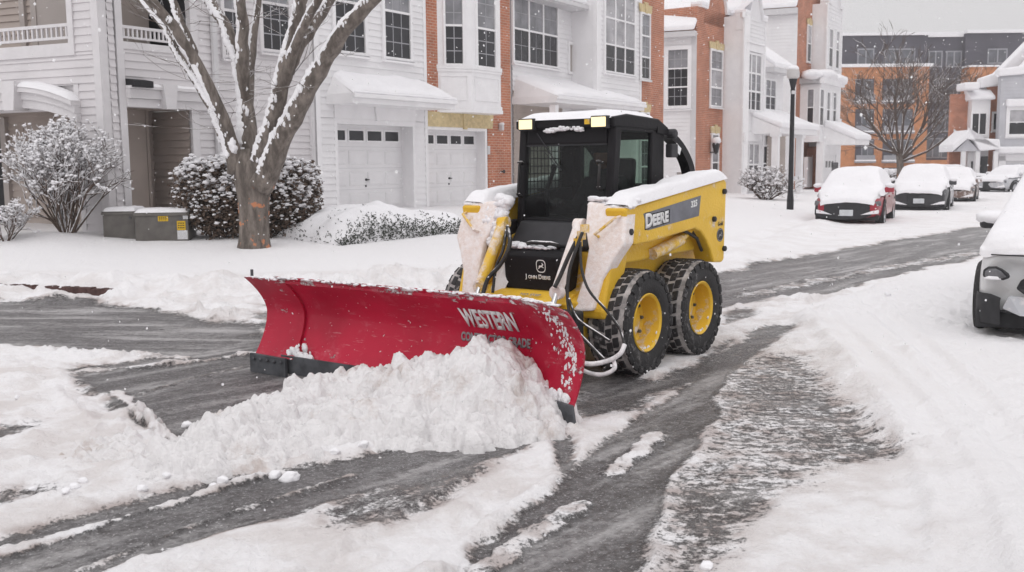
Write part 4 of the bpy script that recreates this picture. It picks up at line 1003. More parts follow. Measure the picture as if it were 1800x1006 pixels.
M['muntin'] = mat('muntin_bars', (.34, .34, .36), .5, .05, 4)

ROWAZ, CRAZ = 34.5, 113.0         # the street front, and walls turned away to the left
g0 = atY(591, 371, 24.0); RP = Wall((g0.x, g0.y), ROWAZ)         # plane of the garage fronts
def rect(W_, x0, y0, x1, y1, off=0.):
    """pixel box -> (x0, x1, z0, z1) on the wall, measured along its middle"""
    xm, ym = (x0+x1)/2, (y0+y1)/2
    return W_.x(x0, ym, off), W_.x(x1, ym, off), W_.z(xm, y1, off), W_.z(xm, y0, off)
TOP = 9.2
# ---------------- corner house (left): white siding toned grey for shade, balconies, arched porch
def house_corner():
    xc = RP.x(183, 200); W2 = RP
    H_ = House('corner_house', W2, 'white sided corner house, toned grey for shade, with balconies, an arched porch and a recessed side door', 'house')
    z = W2.z; x = W2.x
    # right-hand (street) face
    xr = x(553, 300)
    bx0, bx1 = x(212, 40), x(333, 60); bz = z(255, 77)           # upper balcony opening
    dx0, dx1 = x(219, 280), x(340, 300); dz = z(280, 191)         # recessed door opening
    s = MB(); st = .148
    siding(s, xc+.14, x(200, 100), 0, TOP, st, -.028); siding(s, bx0-.12, bx1+.12, dz+.42, bz-.10, st); siding(s, xc, dx0-.02, 0, dz, st)
    siding(s, dx1+.12, bx1+.12, 0, dz+.42, st); siding(s, bx1+.12, xr, 0, TOP, st); siding(s, bx0-.12, bx1+.12, bz+2.3, TOP, st)
    H_.put(s, 'wall', 'siding_a')
    b = MB()      # backing so no light leaks through
    b.box(bx1+.12, xr, .03, .2, 0, TOP); b.box(xc, bx1+.12, .03, .2, dz, bz); b.box(xc, dx0-.02, .03, .2, 0, dz); b.box(dx1, bx1+.12, .03, .2, 0, dz)
    H_.put(b, 'inner_wall', 'siding_a')
    t = MB(); cw = x(212, 100)-x(200, 100)
    t.box(bx0-cw, bx0, -.05, .1, 0, TOP); t.box(dx1, dx1+.18, -.04, .1, 0, dz+.02); t.box(bx1, bx1+.18, -.04, .1, bz, TOP); t.box(bx0+.003, bx1, -.045, .12, bz-.14, bz-.003)
    t.box(xc-.02, xc+.14, -.032, .1, 0, TOP)
    t.box(xr-.14, xr, -.03, .2, 0, TOP)
    H_.put(t, 'corner_trim', 'trim_a')
    # header over the recess
    k = MB(); k.box(bx0-.0, x(362, 180), -.10, .05, dz, dz+.16); k.box(bx0-.0, x(366, 180), -.16, .05, dz+.163, dz+.34); k.box(bx0, x(370, 180), -.22, .05, dz+.343, dz+.40)
    xm = x(287, 180); k.prism([(xm-.11, dz-.02), (xm+.11, dz-.02), (xm+.17, dz+.46), (xm-.17, dz+.46)], -.26, -.05)
    hd = H_.put(k, 'door_header', 'trim_a')
    sn = MB(); sn.grid(lambda u, v: (bx0+(x(368, 180)-bx0)*u, -.22*v, dz+.40+.07*min(1, (1-abs(2*u-1))*9)*sin(pi*min(1, .3+v*.7))**.5*(.6+.6*float(fbm(u*9, v, 2)))), 40, 6); H_.put(sn, 'header_snow', 'snow_soft', hd, smooth=True, angle=180)
    # recess: door on the back, beige siding on the far side wall
    dep = 1.25
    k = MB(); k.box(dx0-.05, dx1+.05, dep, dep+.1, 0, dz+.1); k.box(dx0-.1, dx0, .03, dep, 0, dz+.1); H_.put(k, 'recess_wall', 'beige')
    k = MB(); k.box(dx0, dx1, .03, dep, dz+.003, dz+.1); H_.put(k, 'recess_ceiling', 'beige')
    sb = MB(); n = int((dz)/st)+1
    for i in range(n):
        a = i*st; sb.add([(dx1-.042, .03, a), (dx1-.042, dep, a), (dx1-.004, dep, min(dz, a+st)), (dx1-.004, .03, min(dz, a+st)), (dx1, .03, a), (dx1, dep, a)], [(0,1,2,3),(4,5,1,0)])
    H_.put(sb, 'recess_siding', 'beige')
    k = MB(); k.box(dx0+.12, dx1-.42, dep-.045, dep, 0, dz-.32); k.box(dx0+.02, dx0+.12, dep-.06, dep, 0, dz-.2); k.box(dx1-.42, dx1-.32, dep-.06, dep, 0, dz-.2)
    H_.put(k, 'side_door', 'taupe', bevel=.006, seg=1)
    # balcony: near-black back, sides and floor, railing
    k = MB(); k.box(bx0-.1, bx1+.1, 1.5, 1.6, bz-.1, TOP); k.box(bx0-.1, bx0-.0, .03, 1.5, bz-.1, TOP); k.box(bx1, bx1+.1, .12, 1.5, bz-.1, TOP); k.box(bx0, bx1, .12, 1.5, bz-.14, bz-.02); H_.put(k, 'balcony_recess', 'dark')
    k = MB(); k.box(bx0+1.2, bx0+1.28, 1.42, 1.5, bz, bz+2.2); k.box(bx0+2.1, bx0+2.18, 1.42, 1.5, bz, bz+2.2); k.box(bx0+1.28, bx0+2.1, 1.40, 1.45, bz, bz+2.1); H_.put(k, 'balcony_door', 'taupe')
    rl = MB(); rt_ = z(255, 49); rl.box(bx0, bx1, -.03, .03, rt_-.055, rt_); rl.box(bx0, bx1, -.025, .025, bz+.06, bz+.10)
    nb = 16
    for i in range(nb): xx = bx0+.05+(bx1-bx0-.1)*i/(nb-1); rl.box(xx-.017, xx+.017, -.017, .017, bz+.10, rt_-.055)
    H_.put(rl, 'balcony_railing', 'trim_a')
    # vent hood
    v0, v1, vb, vt = rect(W2, 219, 139, 253, 155)
    k = MB(); k.prism([(-.30, vb), (-.30, vt-.05), (0, vt), (0, vb)], v0, v1, 'x'); vo = H_.put(k, 'vent_hood', 'dark'); k = MB(); k.box(v0+.30*(v1-v0), v1-.02, -.306, -.29, vb+.02, vt-.06); H_.put(k, 'louvre', 'dark', vo)
    # downspout and the window half hidden by the tree
    k = MB(); dxs = x(378, 200); k.box(dxs-.06, dxs+.06, -.12, -.03, .2, TOP); H_.put(k, 'downspout', 'gutter', bevel=.015)
    a = rect(W2, 459, 8, 505, 88); H_.window(a[0], a[1], a[2], a[2]+(a[3]-a[2])*2, rows=2, mun=(3, 3), panes=['pane', 'pane_blind'], tm='trim_a')
    a = rect(W2, 392, 20, 424, 98); H_.window(a[0], a[1], a[2], a[2]+(a[3]-a[2])*2, rows=2, mun=(2, 3), panes=['pane', 'pane_blind'], tm='trim_a')
    # left-hand face
    LP = RP.sub(xc, .0, CRAZ); z1, x1 = LP.z, LP.x
    xe = 0.0; xL = -9.0
    ox = x1(121, 40); oz = z1(60, 79)                             # balcony opening right edge / sill
    px1 = x1(137, 250); pz = z1(60, 196)                          # porch opening
    s = MB(); siding(s, ox+.14, xe, oz-.25, TOP, st); siding(s, px1+.12, xe, 0, oz-.25, st); siding(s, xL, px1+.12, pz+.46, oz-.25, st)
    H_.put(s, 'wall', 'siding_a', wall=LP)
    b = MB(); b.box(ox+.14, xe-.25, .03, .2, oz-.3, TOP); b.box(px1+.12, xe-.25, .03, .2, 0, oz-.3); b.box(xL, px1+.12, .03, .2, pz, oz-.3); H_.put(b, 'inner_wall', 'siding_a', wall=LP)
    t = MB(); t.box(xe-.16, xe+.01, -.034, .05, 0, TOP); t.box(ox, ox+.14, -.05, .12, oz-.25, TOP); t.box(xL, ox-.003, -.045, .12, oz-.25, oz-.02); t.box(px1, px1+.12, -.03, .12, 0, pz+.46); H_.put(t, 'corner_trim', 'trim_a', wall=LP)
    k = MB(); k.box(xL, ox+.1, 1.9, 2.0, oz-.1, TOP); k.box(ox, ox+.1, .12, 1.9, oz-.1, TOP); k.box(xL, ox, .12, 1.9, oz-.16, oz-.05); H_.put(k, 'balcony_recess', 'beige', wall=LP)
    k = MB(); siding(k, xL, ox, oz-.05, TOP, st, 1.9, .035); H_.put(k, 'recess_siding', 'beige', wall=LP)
    k = MB(); dl, dr = x1(64, 40, -1.8), x1(116, 40, -1.8); k.box(dr-.95, dr, 1.82, 1.88, oz-.05, oz+2.1); k.box(dl-.16, dl, 1.80, 1.89, oz-.05, TOP); k.box(dr-1.35, dr-1.2, 1.80, 1.89, oz-.05, TOP); H_.put(k, 'balcony_door', 'taupe', wall=LP)
    rl = MB(); rt_ = z1(60, 46); rl.box(xL, ox, -.03, .03, rt_-.06, rt_); rl.box(xL, ox, -.025, .025, oz+.06, oz+.11); i = 0; xx = ox-.07
    while xx > xL: rl.box(xx-.018, xx+.018, -.018, .018, oz+.11, rt_-.06); xx -= .125
    H_.put(rl, 'balcony_railing', 'trim_a', wall=LP)
    # arched header of the porch
    k = MB(); xa = x1(143, 180); xm = x1(40, 180)
    n = 24; zc = z1(70, 190)
    def arch(dz_, out_):
        return [(xa-(xa-xL_)*i/n, zc+dz_-.30*abs(((xa-(xa-xL_)*i/n)-xm)/(xa-xm))**2) for i in range(n+1)]
    xL_ = xm-(xa-xm)
    for d0, d1, oo in ((0., .16, .14), (.163, .30, .18), (.303, .40, .26)):
        lo = arch(d0, oo); hi = arch(d1, oo); 
        for i in range(n): k.prism([lo[i], hi[i], hi[i+1], lo[i+1]], -oo, .1)
    k.prism([(xm-.13, zc-.05), (xm+.13, zc-.05), (xm+.19, zc+.50), (xm-.19, zc+.50)], -.34, .0)
    ar = H_.put(k, 'porch_arch', 'trim_a', wall=LP)
    sn = MB(); sn.grid(lambda u, v: (xa-(xa-xL_)*u, -.28*v, zc+.40-.30*abs(((xa-(xa-xL_)*u)-xm)/(xa-xm))**2+.13*min(1, (1-abs(2*u-1))*12)*sin(pi*min(1, .35+v*.65))**.5*(.65+.6*float(fbm(u*9, v, 2)))), 50, 6); H_.put(sn, 'porch_snow', 'snow_soft', wall=LP, smooth=True, angle=180)
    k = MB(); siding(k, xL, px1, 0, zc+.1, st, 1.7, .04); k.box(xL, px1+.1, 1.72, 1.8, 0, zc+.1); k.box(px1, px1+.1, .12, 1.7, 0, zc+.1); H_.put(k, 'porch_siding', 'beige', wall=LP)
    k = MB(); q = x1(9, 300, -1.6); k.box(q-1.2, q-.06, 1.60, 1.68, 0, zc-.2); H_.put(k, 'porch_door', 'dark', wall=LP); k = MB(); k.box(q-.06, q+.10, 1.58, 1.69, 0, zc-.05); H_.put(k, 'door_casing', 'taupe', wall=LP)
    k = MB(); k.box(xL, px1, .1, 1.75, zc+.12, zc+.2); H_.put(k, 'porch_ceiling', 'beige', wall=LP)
house_corner()
# ---------------- white house with the first garage
def house_garage():
    W_ = RP.sub(0, .18, ROWAZ); H_ = House('garage_town_house', W_, 'white sided house, its garage under a snowy pent roof, left of the brick bay', 'town house', 'town houses along the street')
    x, z = W_.x, W_.z; x0 = x(556, 250); x1 = x(750, 200)
    ga = x(594, 290); gb = x(726, 290); gt = z(655, 220); gbm = .55
    s = MB(); st = .155
    zc = z(660, 170)
    siding(s, x0+.14, ga-.10, .3, gt+.12, st); siding(s, gb+.10, x1-.11, .3, gt+.12, st); siding(s, x0+.14, x1-.11, gt+.12, TOP, st); H_.put(s, 'wall', 'siding')
    b = MB(); b.box(x0+.02, ga-.1, .03, .25, 0, gt+.2); b.box(gb+.10, x1, .03, .25, 0, gt+.2); b.box(x0+.02, x1, .03, .25, gt+.12, TOP); b.box(x0, x0+.02, -.02, .3, 0, TOP); H_.put(b, 'inner_wall', 'siding')
    t = MB(); t.box(x0, x0+.14, -.035, .03, .2, TOP); t.box(x1-.11, x1, -.035, .3, .2, TOP); H_.put(t, 'corner_trim', 'trim')
    H_.garage(ga, gb, gbm, gt, .38)
    k = MB(); k.box(ga-.10, gb+.10, -.05, .0, gt+.123, gt+.56); xm = (ga+gb)/2; k.prism([(xm-.07, gt+.10), (xm+.07, gt+.10), (xm+.13, gt+.58), (xm-.13, gt+.58)], -.10, -.03); H_.put(k, 'door_header', 'trim')
    a = rect(W_, 674, 22, 718, 102); H_.window(a[0], a[1], a[2], a[2]+(a[3]-a[2])*2, rows=2, mun=(3, 3), panes=['pane', 'pane_blind'])
    a = rect(W_, 587, 5, 638, 91); H_.window(a[0], a[1], a[2], a[2]+(a[3]-a[2])*2, rows=2, mun=(3, 3), panes=['pane', 'pane_blind'])
    pr = .85; zb = z(680, 168, pr); H_.slab_roof(x(590, 140)-.1, x1-.12, z(660, 140), zb, pr, hip=.25, fascia=.22, snow=.17)
house_garage()
# ---------------- brick house with bay
def house_bay():
    W_ = RP.sub(RP.x(750, 200), .10, ROWAZ); H_ = House('brick_bay_house', W_, 'red brick house with white bay window above a garage with a cream stone lintel', 'town house', 'town houses along the street')
    x, z = W_.x, W_.z; x0 = x(751, 200); x1 = x(898, 200)
    ga = x(762, 290)-.25; gb = x(858, 290); gt = z(812, 225); 
    b = MB(); b.box(x0, ga, 0, .5, 0, gt); b.box(gb, x1, 0, .5, 0, gt); b.box(x0, x1, 0, .5, gt, TOP); H_.put(b, 'wall', 'brick')
    H_.garage(ga+.02, gb-.16, .55, gt-.08, .30)
    k = MB(); k.prism([(ga-.15, gt+.003), (gb+.18, gt+.003), (gb+.24, gt+.40), (ga-.22, gt+.40)], -.05, .05); xm = x(815, 212); k.prism([(xm-.07, gt-.04), (xm+.07, gt-.04), (xm+.12, gt+.46), (xm-.12, gt+.46)], -.085, .04); H_.put(k, 'lintel', 'stone', bevel=.012)
    # bay: 45 degree left facet, front facet, right return
    pj = .62; zb = z(840, 196, pj); zs = z(850, 121, pj); fx0 = x(829, 120, pj); fx1 = x(880, 120, pj); bx0 = fx0-pj*1.15
    poly = [(bx0, 0.03), (fx0, -pj), (fx1, -pj), (fx1+.25, .03)]
    def ring(off): return [(bx0-off, .03), (fx0-off*.4, -pj-off), (fx1+off*.4, -pj-off), (fx1+.25+off, .03)]
    k = MB(); k.prism(poly, zb, TOP, 'z'); BY = H_.put(k, 'bay', 'trim')
    k = MB(); k.prism(ring(.035), zb+.06, zb+.16, 'z'); k.prism(ring(.055), zb-.04, zb+.057, 'z'); k.prism(ring(.045), zs-.05, zs+.06, 'z'); k.prism(ring(.03), zs-.12, zs-.053, 'z'); H_.put(k, 'bay_moulding', 'trim', BY)
    # front facet (parallel to the street)
    B2 = Wall(tuple(W_.world(0, 0, pj))[:2], ROWAZ)
    def facet(Wf, xa, xb, wpx, zw0):
        a0, a1 = Wf.x(wpx[0], 60), Wf.x(wpx[1], 60); h = 1.15
        p = MB(); m_ = .10
        for q0, q1, r0, r1 in ((xa+m_, xa+m_+.03, zb+.28, zs-.22), (xb-m_-.03, xb-m_, zb+.28, zs-.22), (xa+m_+.03, xb-m_-.03, zb+.28, zb+.31), (xa+m_+.03, xb-m_-.03, zs-.25, zs-.22)): p.box(q0, q1, -.022, .01, r0, r1)
        H_.put(p, 'bay_panel', 'trim', wall=Wf)
        H_.window(a0, a1, zw0, zw0+2.0, rows=2, mun=(2, 3), wall=Wf, panes=['pane', 'pane_blind'], sill=False, trim=.06, off=.004)
    facet(B2, B2.x(830, 120), B2.x(880, 120), (838, 869), B2.z(852, 117))
    q = W_.world(bx0, 0, -.03); d = (W_.world(fx0, 0, pj)-q); az = math.degrees(math.atan2(d.x, d.y)); B3 = Wall((q.x, q.y), az)
    facet(B3, 0, d.length, (783, 813), B3.z(798, 112))
    # wall light and tap
    a = W_.at(878, 222); k = MB(); k.box(a[0]-.05, a[0]+.05, -.14, -.0, a[1]-.13, a[1]+.04); lo_ = H_.put(k, 'wall_light', 'gutter', bevel=.02); k = MB(); k.blob((a[0], -.08, a[1]+.06), .09, 3, (1.1, 1, .5)); H_.put(k, 'light_snow', 'snow', lo_, smooth=True)
    a = W_.at(880, 302); k = MB(); k.lathe([(.02, -.12), (.02, 0)], 8, 'y', (a[0], 0, a[1])); k.lathe([(.06, -.13), (.06, -.115)], 6, 'y', (a[0], 0, a[1])); H_.put(k, 'garden_tap', 'black_metal')
    a = W_.at(857, 264); k = MB(); k.box(a[0]-.05, a[0]+.05, -.06, 0, a[1]-.12, a[1]+.12); H_.put(k, 'keypad', 'gutter')
house_bay()
# ---------------- white house with triple windows, and its brick end
def house_triple():
    W_ = RP.sub(RP.x(898, 200), -.25, ROWAZ-2); H_ = House('triple_window_house', W_, 'white sided house with triple windows and a brick end pier, partly behind the loader cab', 'town house', 'town houses along the street')
    x, z = W_.x, W_.z; x0 = x(900, 150); x1 = x(1014, 130); W2o = .95
    xf0 = x(1048, 130, W2o); xf1 = x(1124, 120, W2o); xe = x(1164, 120, W2o); st = .155
    s = MB(); siding(s, x0, x1+.4, .3, TOP, st); H_.put(s, 'wall', 'siding')
    b = MB(); b.box(x0-.3, x1+.4, .03, .3, 0, TOP); H_.put(b, 'inner_wall', 'siding')
    F_ = Wall(tuple(W_.world(0, 0, W2o))[:2], ROWAZ-2)
    s = MB(); siding(s, xf0+.12, xf1, .3, TOP, st); H_.put(s, 'front_wall', 'siding', wall=F_)
    b = MB(); b.box(xf0+.02, xe-.02, .03, 1.2, 0, TOP); H_.put(b, 'front_inner_wall', 'siding', wall=F_)
    # return wall of the projecting front, facing left
    xr0 = x1
    rt_ = W_.sub(xr0, .0, 0); q0 = W_.world(xr0, 0, 0); q1 = F_.world(xf0, 0, 0); d = q1-q0; RW = Wall((q0.x, q0.y), math.degrees(math.atan2(d.x, d.y)))
    s = MB(); siding(s, 0, d.length-.1, .3, TOP, st); H_.put(s, 'return_wall', 'siding', wall=RW); b = MB(); b.box(0, d.length, .03, .2, 0, TOP); H_.put(b, 'return_backing', 'siding', wall=RW)
    t = MB(); t.box(xf0-.01, xf0+.12, -.035, .1, .2, TOP); t.box(xf1-.003, xf1+.14, -.03, .1, .2, TOP); H_.put(t, 'corner_trim', 'trim', wall=F_)
    k = MB(); k.box(.55*d.length, .55*d.length+.13, -.13, -.03, 2.8, 7.2); H_.put(k, 'downspout', 'trim', wall=RW, bevel=.02)
    a = rect(W_, 901, 2, 977, 112); H_.window(a[0], a[1], a[2], a[3], cols=3, rows=2, mun=(2, 2), panes=['pane', 'pane_blind'], mt=.008)
    a = rect(W_, 999, 80, 1013, 127); H_.window(a[0], a[1]-.1, a[2], a[3], cols=1, rows=1, mun=None, panes=['taupe'], sill=False)
    a = rect(F_, 1062, -10, 1113, 128); H_.window(a[0], a[1], a[2], a[3], cols=3, rows=3, mun=(1, 2), panes=['pane', 'pane_curtain', 'pane_curtain'], wall=F_, mt=.008)
    # brick end
    b = MB(); b.box(xf1+.14, xe, -.06, 1.3, 0, TOP); H_.put(b, 'brick_end', 'brick', wall=F_)
    a = rect(F_, 1127, 26, 1141, 138, .06); H_.window(a[0], a[1], a[2], a[3], cols=1, rows=3, mun=(2, 2), panes=['pane', 'pane_blind', 'pane_blind'], wall=F_, off=.06, lintel='stone', trim=.06)
    a = rect(F_, 1126, 200, 1139, 330, .06); H_.window(a[0], a[1], .6, a[3], cols=1, rows=3, mun=(2, 2), wall=F_, off=.06, lintel='stone', trim=.06)
    # eave over the set-back wall
    zE = z(985, 17); k = MB(); k.box(x0, x1-.15, -.55, .0, zE, zE+.12); k.box(x0, x1-.1, -.68, -.552, zE+.02, zE+.16); H_.put(k, 'eave', 'gutter', bevel=.02)
    k = MB(); k.prism([(-.62, zE+.17), (.4, zE+.75), (.4, zE+.95), (-.62, zE+.33)], x0, x1-.15, 'x'); H_.put(k, 'roof_snow', 'snow_soft', bevel=.05)
    pr = 1.55; H_.slab_roof(x0+.15, xf1-1.0, z(905, 138), z(960, 166, pr), pr, hip=.15, fascia=.2, snow=.2)
    for xx in (x0+.1, xf1-1.3): k = MB(); k.box(xx, xx+.2, -pr+.1, -pr+.3, .3, z(960, 170, pr)-.2); H_.put(k, 'porch_post', 'trim')
    k = MB(); siding(k, x0, x0+3, .3, z(905, 160), st, -.03); H_.put(k, 'porch_siding', 'beige')
house_triple()
# ---------------- gabled house: white wing, brick tower, white gable front, porch
def gable(H_, W_, xa, xb, zsh, zpk, m, snow=True, off=0., dep=.35):
    """stepped and sloped parapet with snowy coping on a wall from xa to xb"""
    xm = (xa+xb)/2; w_ = xb-xa
    pts = [(xa, zsh), (xa+w_*.14, zsh), (xa+w_*.2, zsh-.02), (xm, zpk), (xb-w_*.2, zsh-.02), (xb-w_*.14, zsh), (xb, zsh)]
    k = MB(); k.prism([(xa, zsh-.6)]+pts+[(xb, zsh-.6)], -off, dep-off); g = H_.put(k, 'gable', m, wall=W_)
    k = MB(); s = MB()
    for (a, b_) in zip(pts[:-1], pts[1:]):
        k.prism([a, b_, (b_[0], b_[1]+.10), (a[0], a[1]+.10)], -off-.10, dep-off+.05)
        s.prism([(a[0]-.03, a[1]+.10), (b_[0]+.03, b_[1]+.10), (b_[0]+.02, b_[1]+.24), (a[0]-.02, a[1]+.24)], -off-.12, dep-off+.05)
    H_.put(k, 'coping', 'trim', wall=W_); H_.put(s, 'coping_snow', 'snow_soft', wall=W_, bevel=.06, seg=3)
def house_gabled():
    p = atY(1222, 300, 42.0); W_ = Wall((p.x, p.y), ROWAZ); H_ = House('gabled_house', W_, 'brick and white house with gabled parapets, two wall lanterns and a porch, behind the loader', 'town house', 'town houses along the street')
    x, z = W_.x, W_.z; xt0 = x(1236, 150); xt1 = x(1282, 150); zsh = z(1236, 14)
    # tower, front plus the canted left side
    b = MB(); b.box(xt0, xt1, 0, 4, 0, zsh); H_.put(b, 'brick_tower', 'brick')
    L_ = Wall((p.x-.0, p.y), 75); q0 = L_.o; q1 = W_.world(xt0, 0, 0); d = q1-q0; LS = Wall((q0.x, q0.y), math.degrees(math.atan2(d.x, d.y)))
    b = MB(); b.box(0, d.length+.1, .004, 3.5, 0, zsh); H_.put(b, 'tower_side', 'brick', wall=LS)
    gable(H_, W_, xt0-.45, xt1+.1, zsh, zsh+2.6, 'brick')
    a = rect(W_, 1248, 91, 1267, 186); H_.window(a[0], a[1], a[2], a[3], cols=1, rows=3, mun=(2, 2), panes=['pane_blind', 'pane_curtain', 'pane_blind'], lintel='stone', bar=.05)
    a = rect(W_, 1250, 238, 1260, 335); H_.window(a[0], a[1], .5, a[3], cols=1, rows=2, mun=None, panes=['pane', 'pane_blind'], lintel='stone', sill=False)
    for px in (1248, 1277):
        a = W_.at(px, 260); k = MB(); k.lathe([(.02,-.28),(.10,-.20),(.16,.10),(.18,.12),(.12,.22),(.03,.30),(.02,.36)], 6, 'z', (a[0], -.28, a[1])); k.box(a[0]-.025, a[0]+.025, -.3, 0, a[1]-.22, a[1]-.17); lo_ = H_.put(k, 'wall_lantern', 'black_metal'); k = MB(); k.blob((a[0], -.28, a[1]+.30), .22, 3, (1, 1, .7)); H_.put(k, 'lantern_snow', 'snow', lo_, smooth=True)
    # white front next to the tower, set forward, with its own gable; left side is a pilaster
    po = .9; F_ = Wall(tuple(W_.world(0, 0, po))[:2], ROWAZ); xg0 = F_.x(1306, 150); xg1 = F_.x(1343, 150); zg = F_.z(1306, 26)
    s = MB(); siding(s, xg0, xg1, .3, zg, .17); H_.put(s, 'gable_front', 'siding', wall=F_); b = MB(); b.box(xg0-.02, xg1, .03, 2.5, 0, zg); b.box(xg0-.08, xg0+.16, -.05, .03, .2, zg-.3); b.box(xg1-.12, xg1+.04, -.04, .03, .2, zg-.3); H_.put(b, 'gable_front_trim', 'trim', wall=F_)
    q0 = W_.world(x(1283, 150), 0, 0); q1 = F_.world(xg0, 0, 0); d = q1-q0; PS = Wall((q0.x, q0.y), math.degrees(math.atan2(d.x, d.y)))
    b = MB(); b.box(-.1, d.length, -.0, .3, 0, zg); b.box(d.length*.25, d.length*.55, -.06, -.004, .2, zg-.4); b.box(-.1, d.length+.1, -.14, -.0, zg-.1, zg+.12); H_.put(b, 'pilaster', 'trim', wall=PS)
    gable(H_, F_, xg0-.05, xg1+.05, zg, zg+1.7, 'siding')
    k = MB(); k.prism([(-.15, zg+.12), (1.6, zg+1.7), (1.6, zg+1.9), (-.15, zg+.32)], -.1, d.length+.1, 'y'); 
    sn = MB(); sn.add([(0-.1, -.1, zg+.2), (d.length, -.1, zg+.2), (d.length+.6, 1.6, zg+1.8), (.2, 2.2, zg+1.8), (-.1, -.1, zg+.05), (d.length, -.1, zg+.05)], [(0,1,2,3), (4,5,1,0)]); H_.put(sn, 'pilaster_roof_snow', 'snow_soft', wall=PS)
    a = rect(F_, 1310, 97, 1335, 193); H_.window(a[0], a[1], a[2], a[3], cols=3, rows=3, mun=(1, 2), panes=['pane', 'pane_blind', 'pane_curtain'], wall=F_, bar=.05)
    k = MB(); k.box(a[0]-.15, a[1]+.2, -.12, 0, a[3]+.12, a[3]+.45); k.box(a[0]-.15, a[1]+.2, -.2, .0, a[3]+.453, a[3]+.55); H_.put(k, 'window_hood', 'trim', wall=F_)
    a = rect(F_, 1305, 254, 1331, 325); H_.window(a[0], a[1], a[2], a[3], cols=3, rows=2, mun=(1, 2), panes=['pane', 'pane_curtain'], wall=F_, bar=.05)
    k = MB(); k.box(a[0]-.15, a[1]+.2, -.12, 0, a[3]+.12, a[3]+.5); H_.put(k, 'window_hood', 'trim', wall=F_)
    # white wing left of the tower (facing left), snowy roof
    VW = Wall((p.x, p.y), CRAZ); xl = VW.x(1166, 150); ze = VW.z(1190, 66); s = MB(); siding(s, xl-1.5, 0, .3, ze, .16); H_.put(s, 'wing_wall', 'siding', wall=VW); b = MB(); b.box(xl-1.5, -.02, .03, .3, 0, ze); H_.put(b, 'wing_backing', 'siding', wall=VW)
    k = MB(); k.box(-.22, 0, -.06, .02, .3, ze); k.box(xl-1.5, 0, -.35, .1, ze-.02, ze+.20); H_.put(k, 'wing_trim', 'gutter', wall=VW)
    a = rect(VW, 1175, 88, 1209, 186); H_.window(a[0], a[1], a[2], a[3], cols=1, rows=3, mun=(3, 2), panes=['pane', 'pane', 'pane_blind'], wall=VW, trim=.16)
    a = rect(VW, 1190, 303, 1212, 313); H_.window(a[0], a[1], a[2], a[3], cols=1, rows=1, mun=None, panes=['taupe'], wall=VW, sill=False, trim=.05)
    k = MB(); k.prism([(-.4, ze+.2), (-.4, ze+.42), (5.5, ze+5.2), (5.5, ze+4.9)], xl-1.5, 0, 'x'); H_.put(k, 'wing_roof_snow', 'snow_soft', wall=VW, bevel=.08)
    # set-back white wing on the right with eave and porch
    S_ = Wall(tuple(W_.world(0, 0, .35))[:2], ROWAZ); xs0 = S_.x(1343, 180); xs1 = S_.x(1375, 180); zs = S_.z(1360, 130); s = MB(); siding(s, xs0, xs1, .3, zs, .17); H_.put(s, 'wing_wall', 'siding', wall=S_); b = MB(); b.box(xs0, xs1+.2, .03, .3, 0, zs); H_.put(b, 'wing_backing', 'siding', wall=S_)
    a = rect(S_, 1344, 142, 1361, 198); H_.window(a[0], a[1], a[2], a[3], cols=2, rows=2, mun=(1, 2), panes=['pane', 'pane_blind'], wall=S_)
    k = MB(); k.box(xs0-.1, xs1+.2, -.5, .05, zs, zs+.22); H_.put(k, 'wing_eave', 'gutter', wall=S_); k = MB(); k.prism([(-.55, zs+.22), (-.55, zs+.42), (2.5, zs+2.6), (2.5, zs+2.3)], xs0-.1, xs1+.3, 'x'); H_.put(k, 'wing_roof_snow', 'snow_soft', wall=S_, bevel=.06)
    a = rect(S_, 1339, 258, 1346, 320); H_.window(a[0], a[1], .8, a[3], cols=1, rows=2, mun=None, wall=S_, sill=False)
    # porch
    pf = 2.2; P_ = Wall(tuple(W_.world(0, 0, pf))[:2], ROWAZ); xp0 = P_.x(1376, 245)-.4; xp1 = P_.x(1436, 240); zp = P_.z(1395, 236); zt_ = S_.z(1345, 218)
    k = MB(); k.prism([(0, zp), (0, zp+.25), (pf-.3, zt_+.5), (pf-.3, zp)], xp0, xp1, 'x'); PR = H_.put(k, 'porch_roof', 'trim', wall=P_)
    k = MB(); k.prism([(-.12, zp+.22), (-.12, zp+.50), (.4, zp+.66), (pf-.3, zt_+.75), (pf-.3, zt_+.5), (0, zp+.25)], xp0-.05, xp1+.1, 'x'); H_.put(k, 'porch_snow', 'snow_soft', wall=P_, bevel=.1, seg=3)
    for px in (1364, 1414):
        q = P_.x(px, 290) if px > 1400 else xp0+.2
        k = MB(); k.box(q-.14, q+.14, .1, .38, .3, zp); k.box(q-.2, q+.2, .04, .44, zp-.14, zp-.003); H_.put(k, 'porch_post', 'trim', wall=P_)
    k = MB(); siding(k, xs1-2.2, xs1+.4, .3, zp+.6, .17, -.06); H_.put(k, 'porch_siding', 'beige', wall=S_)
house_gabled()
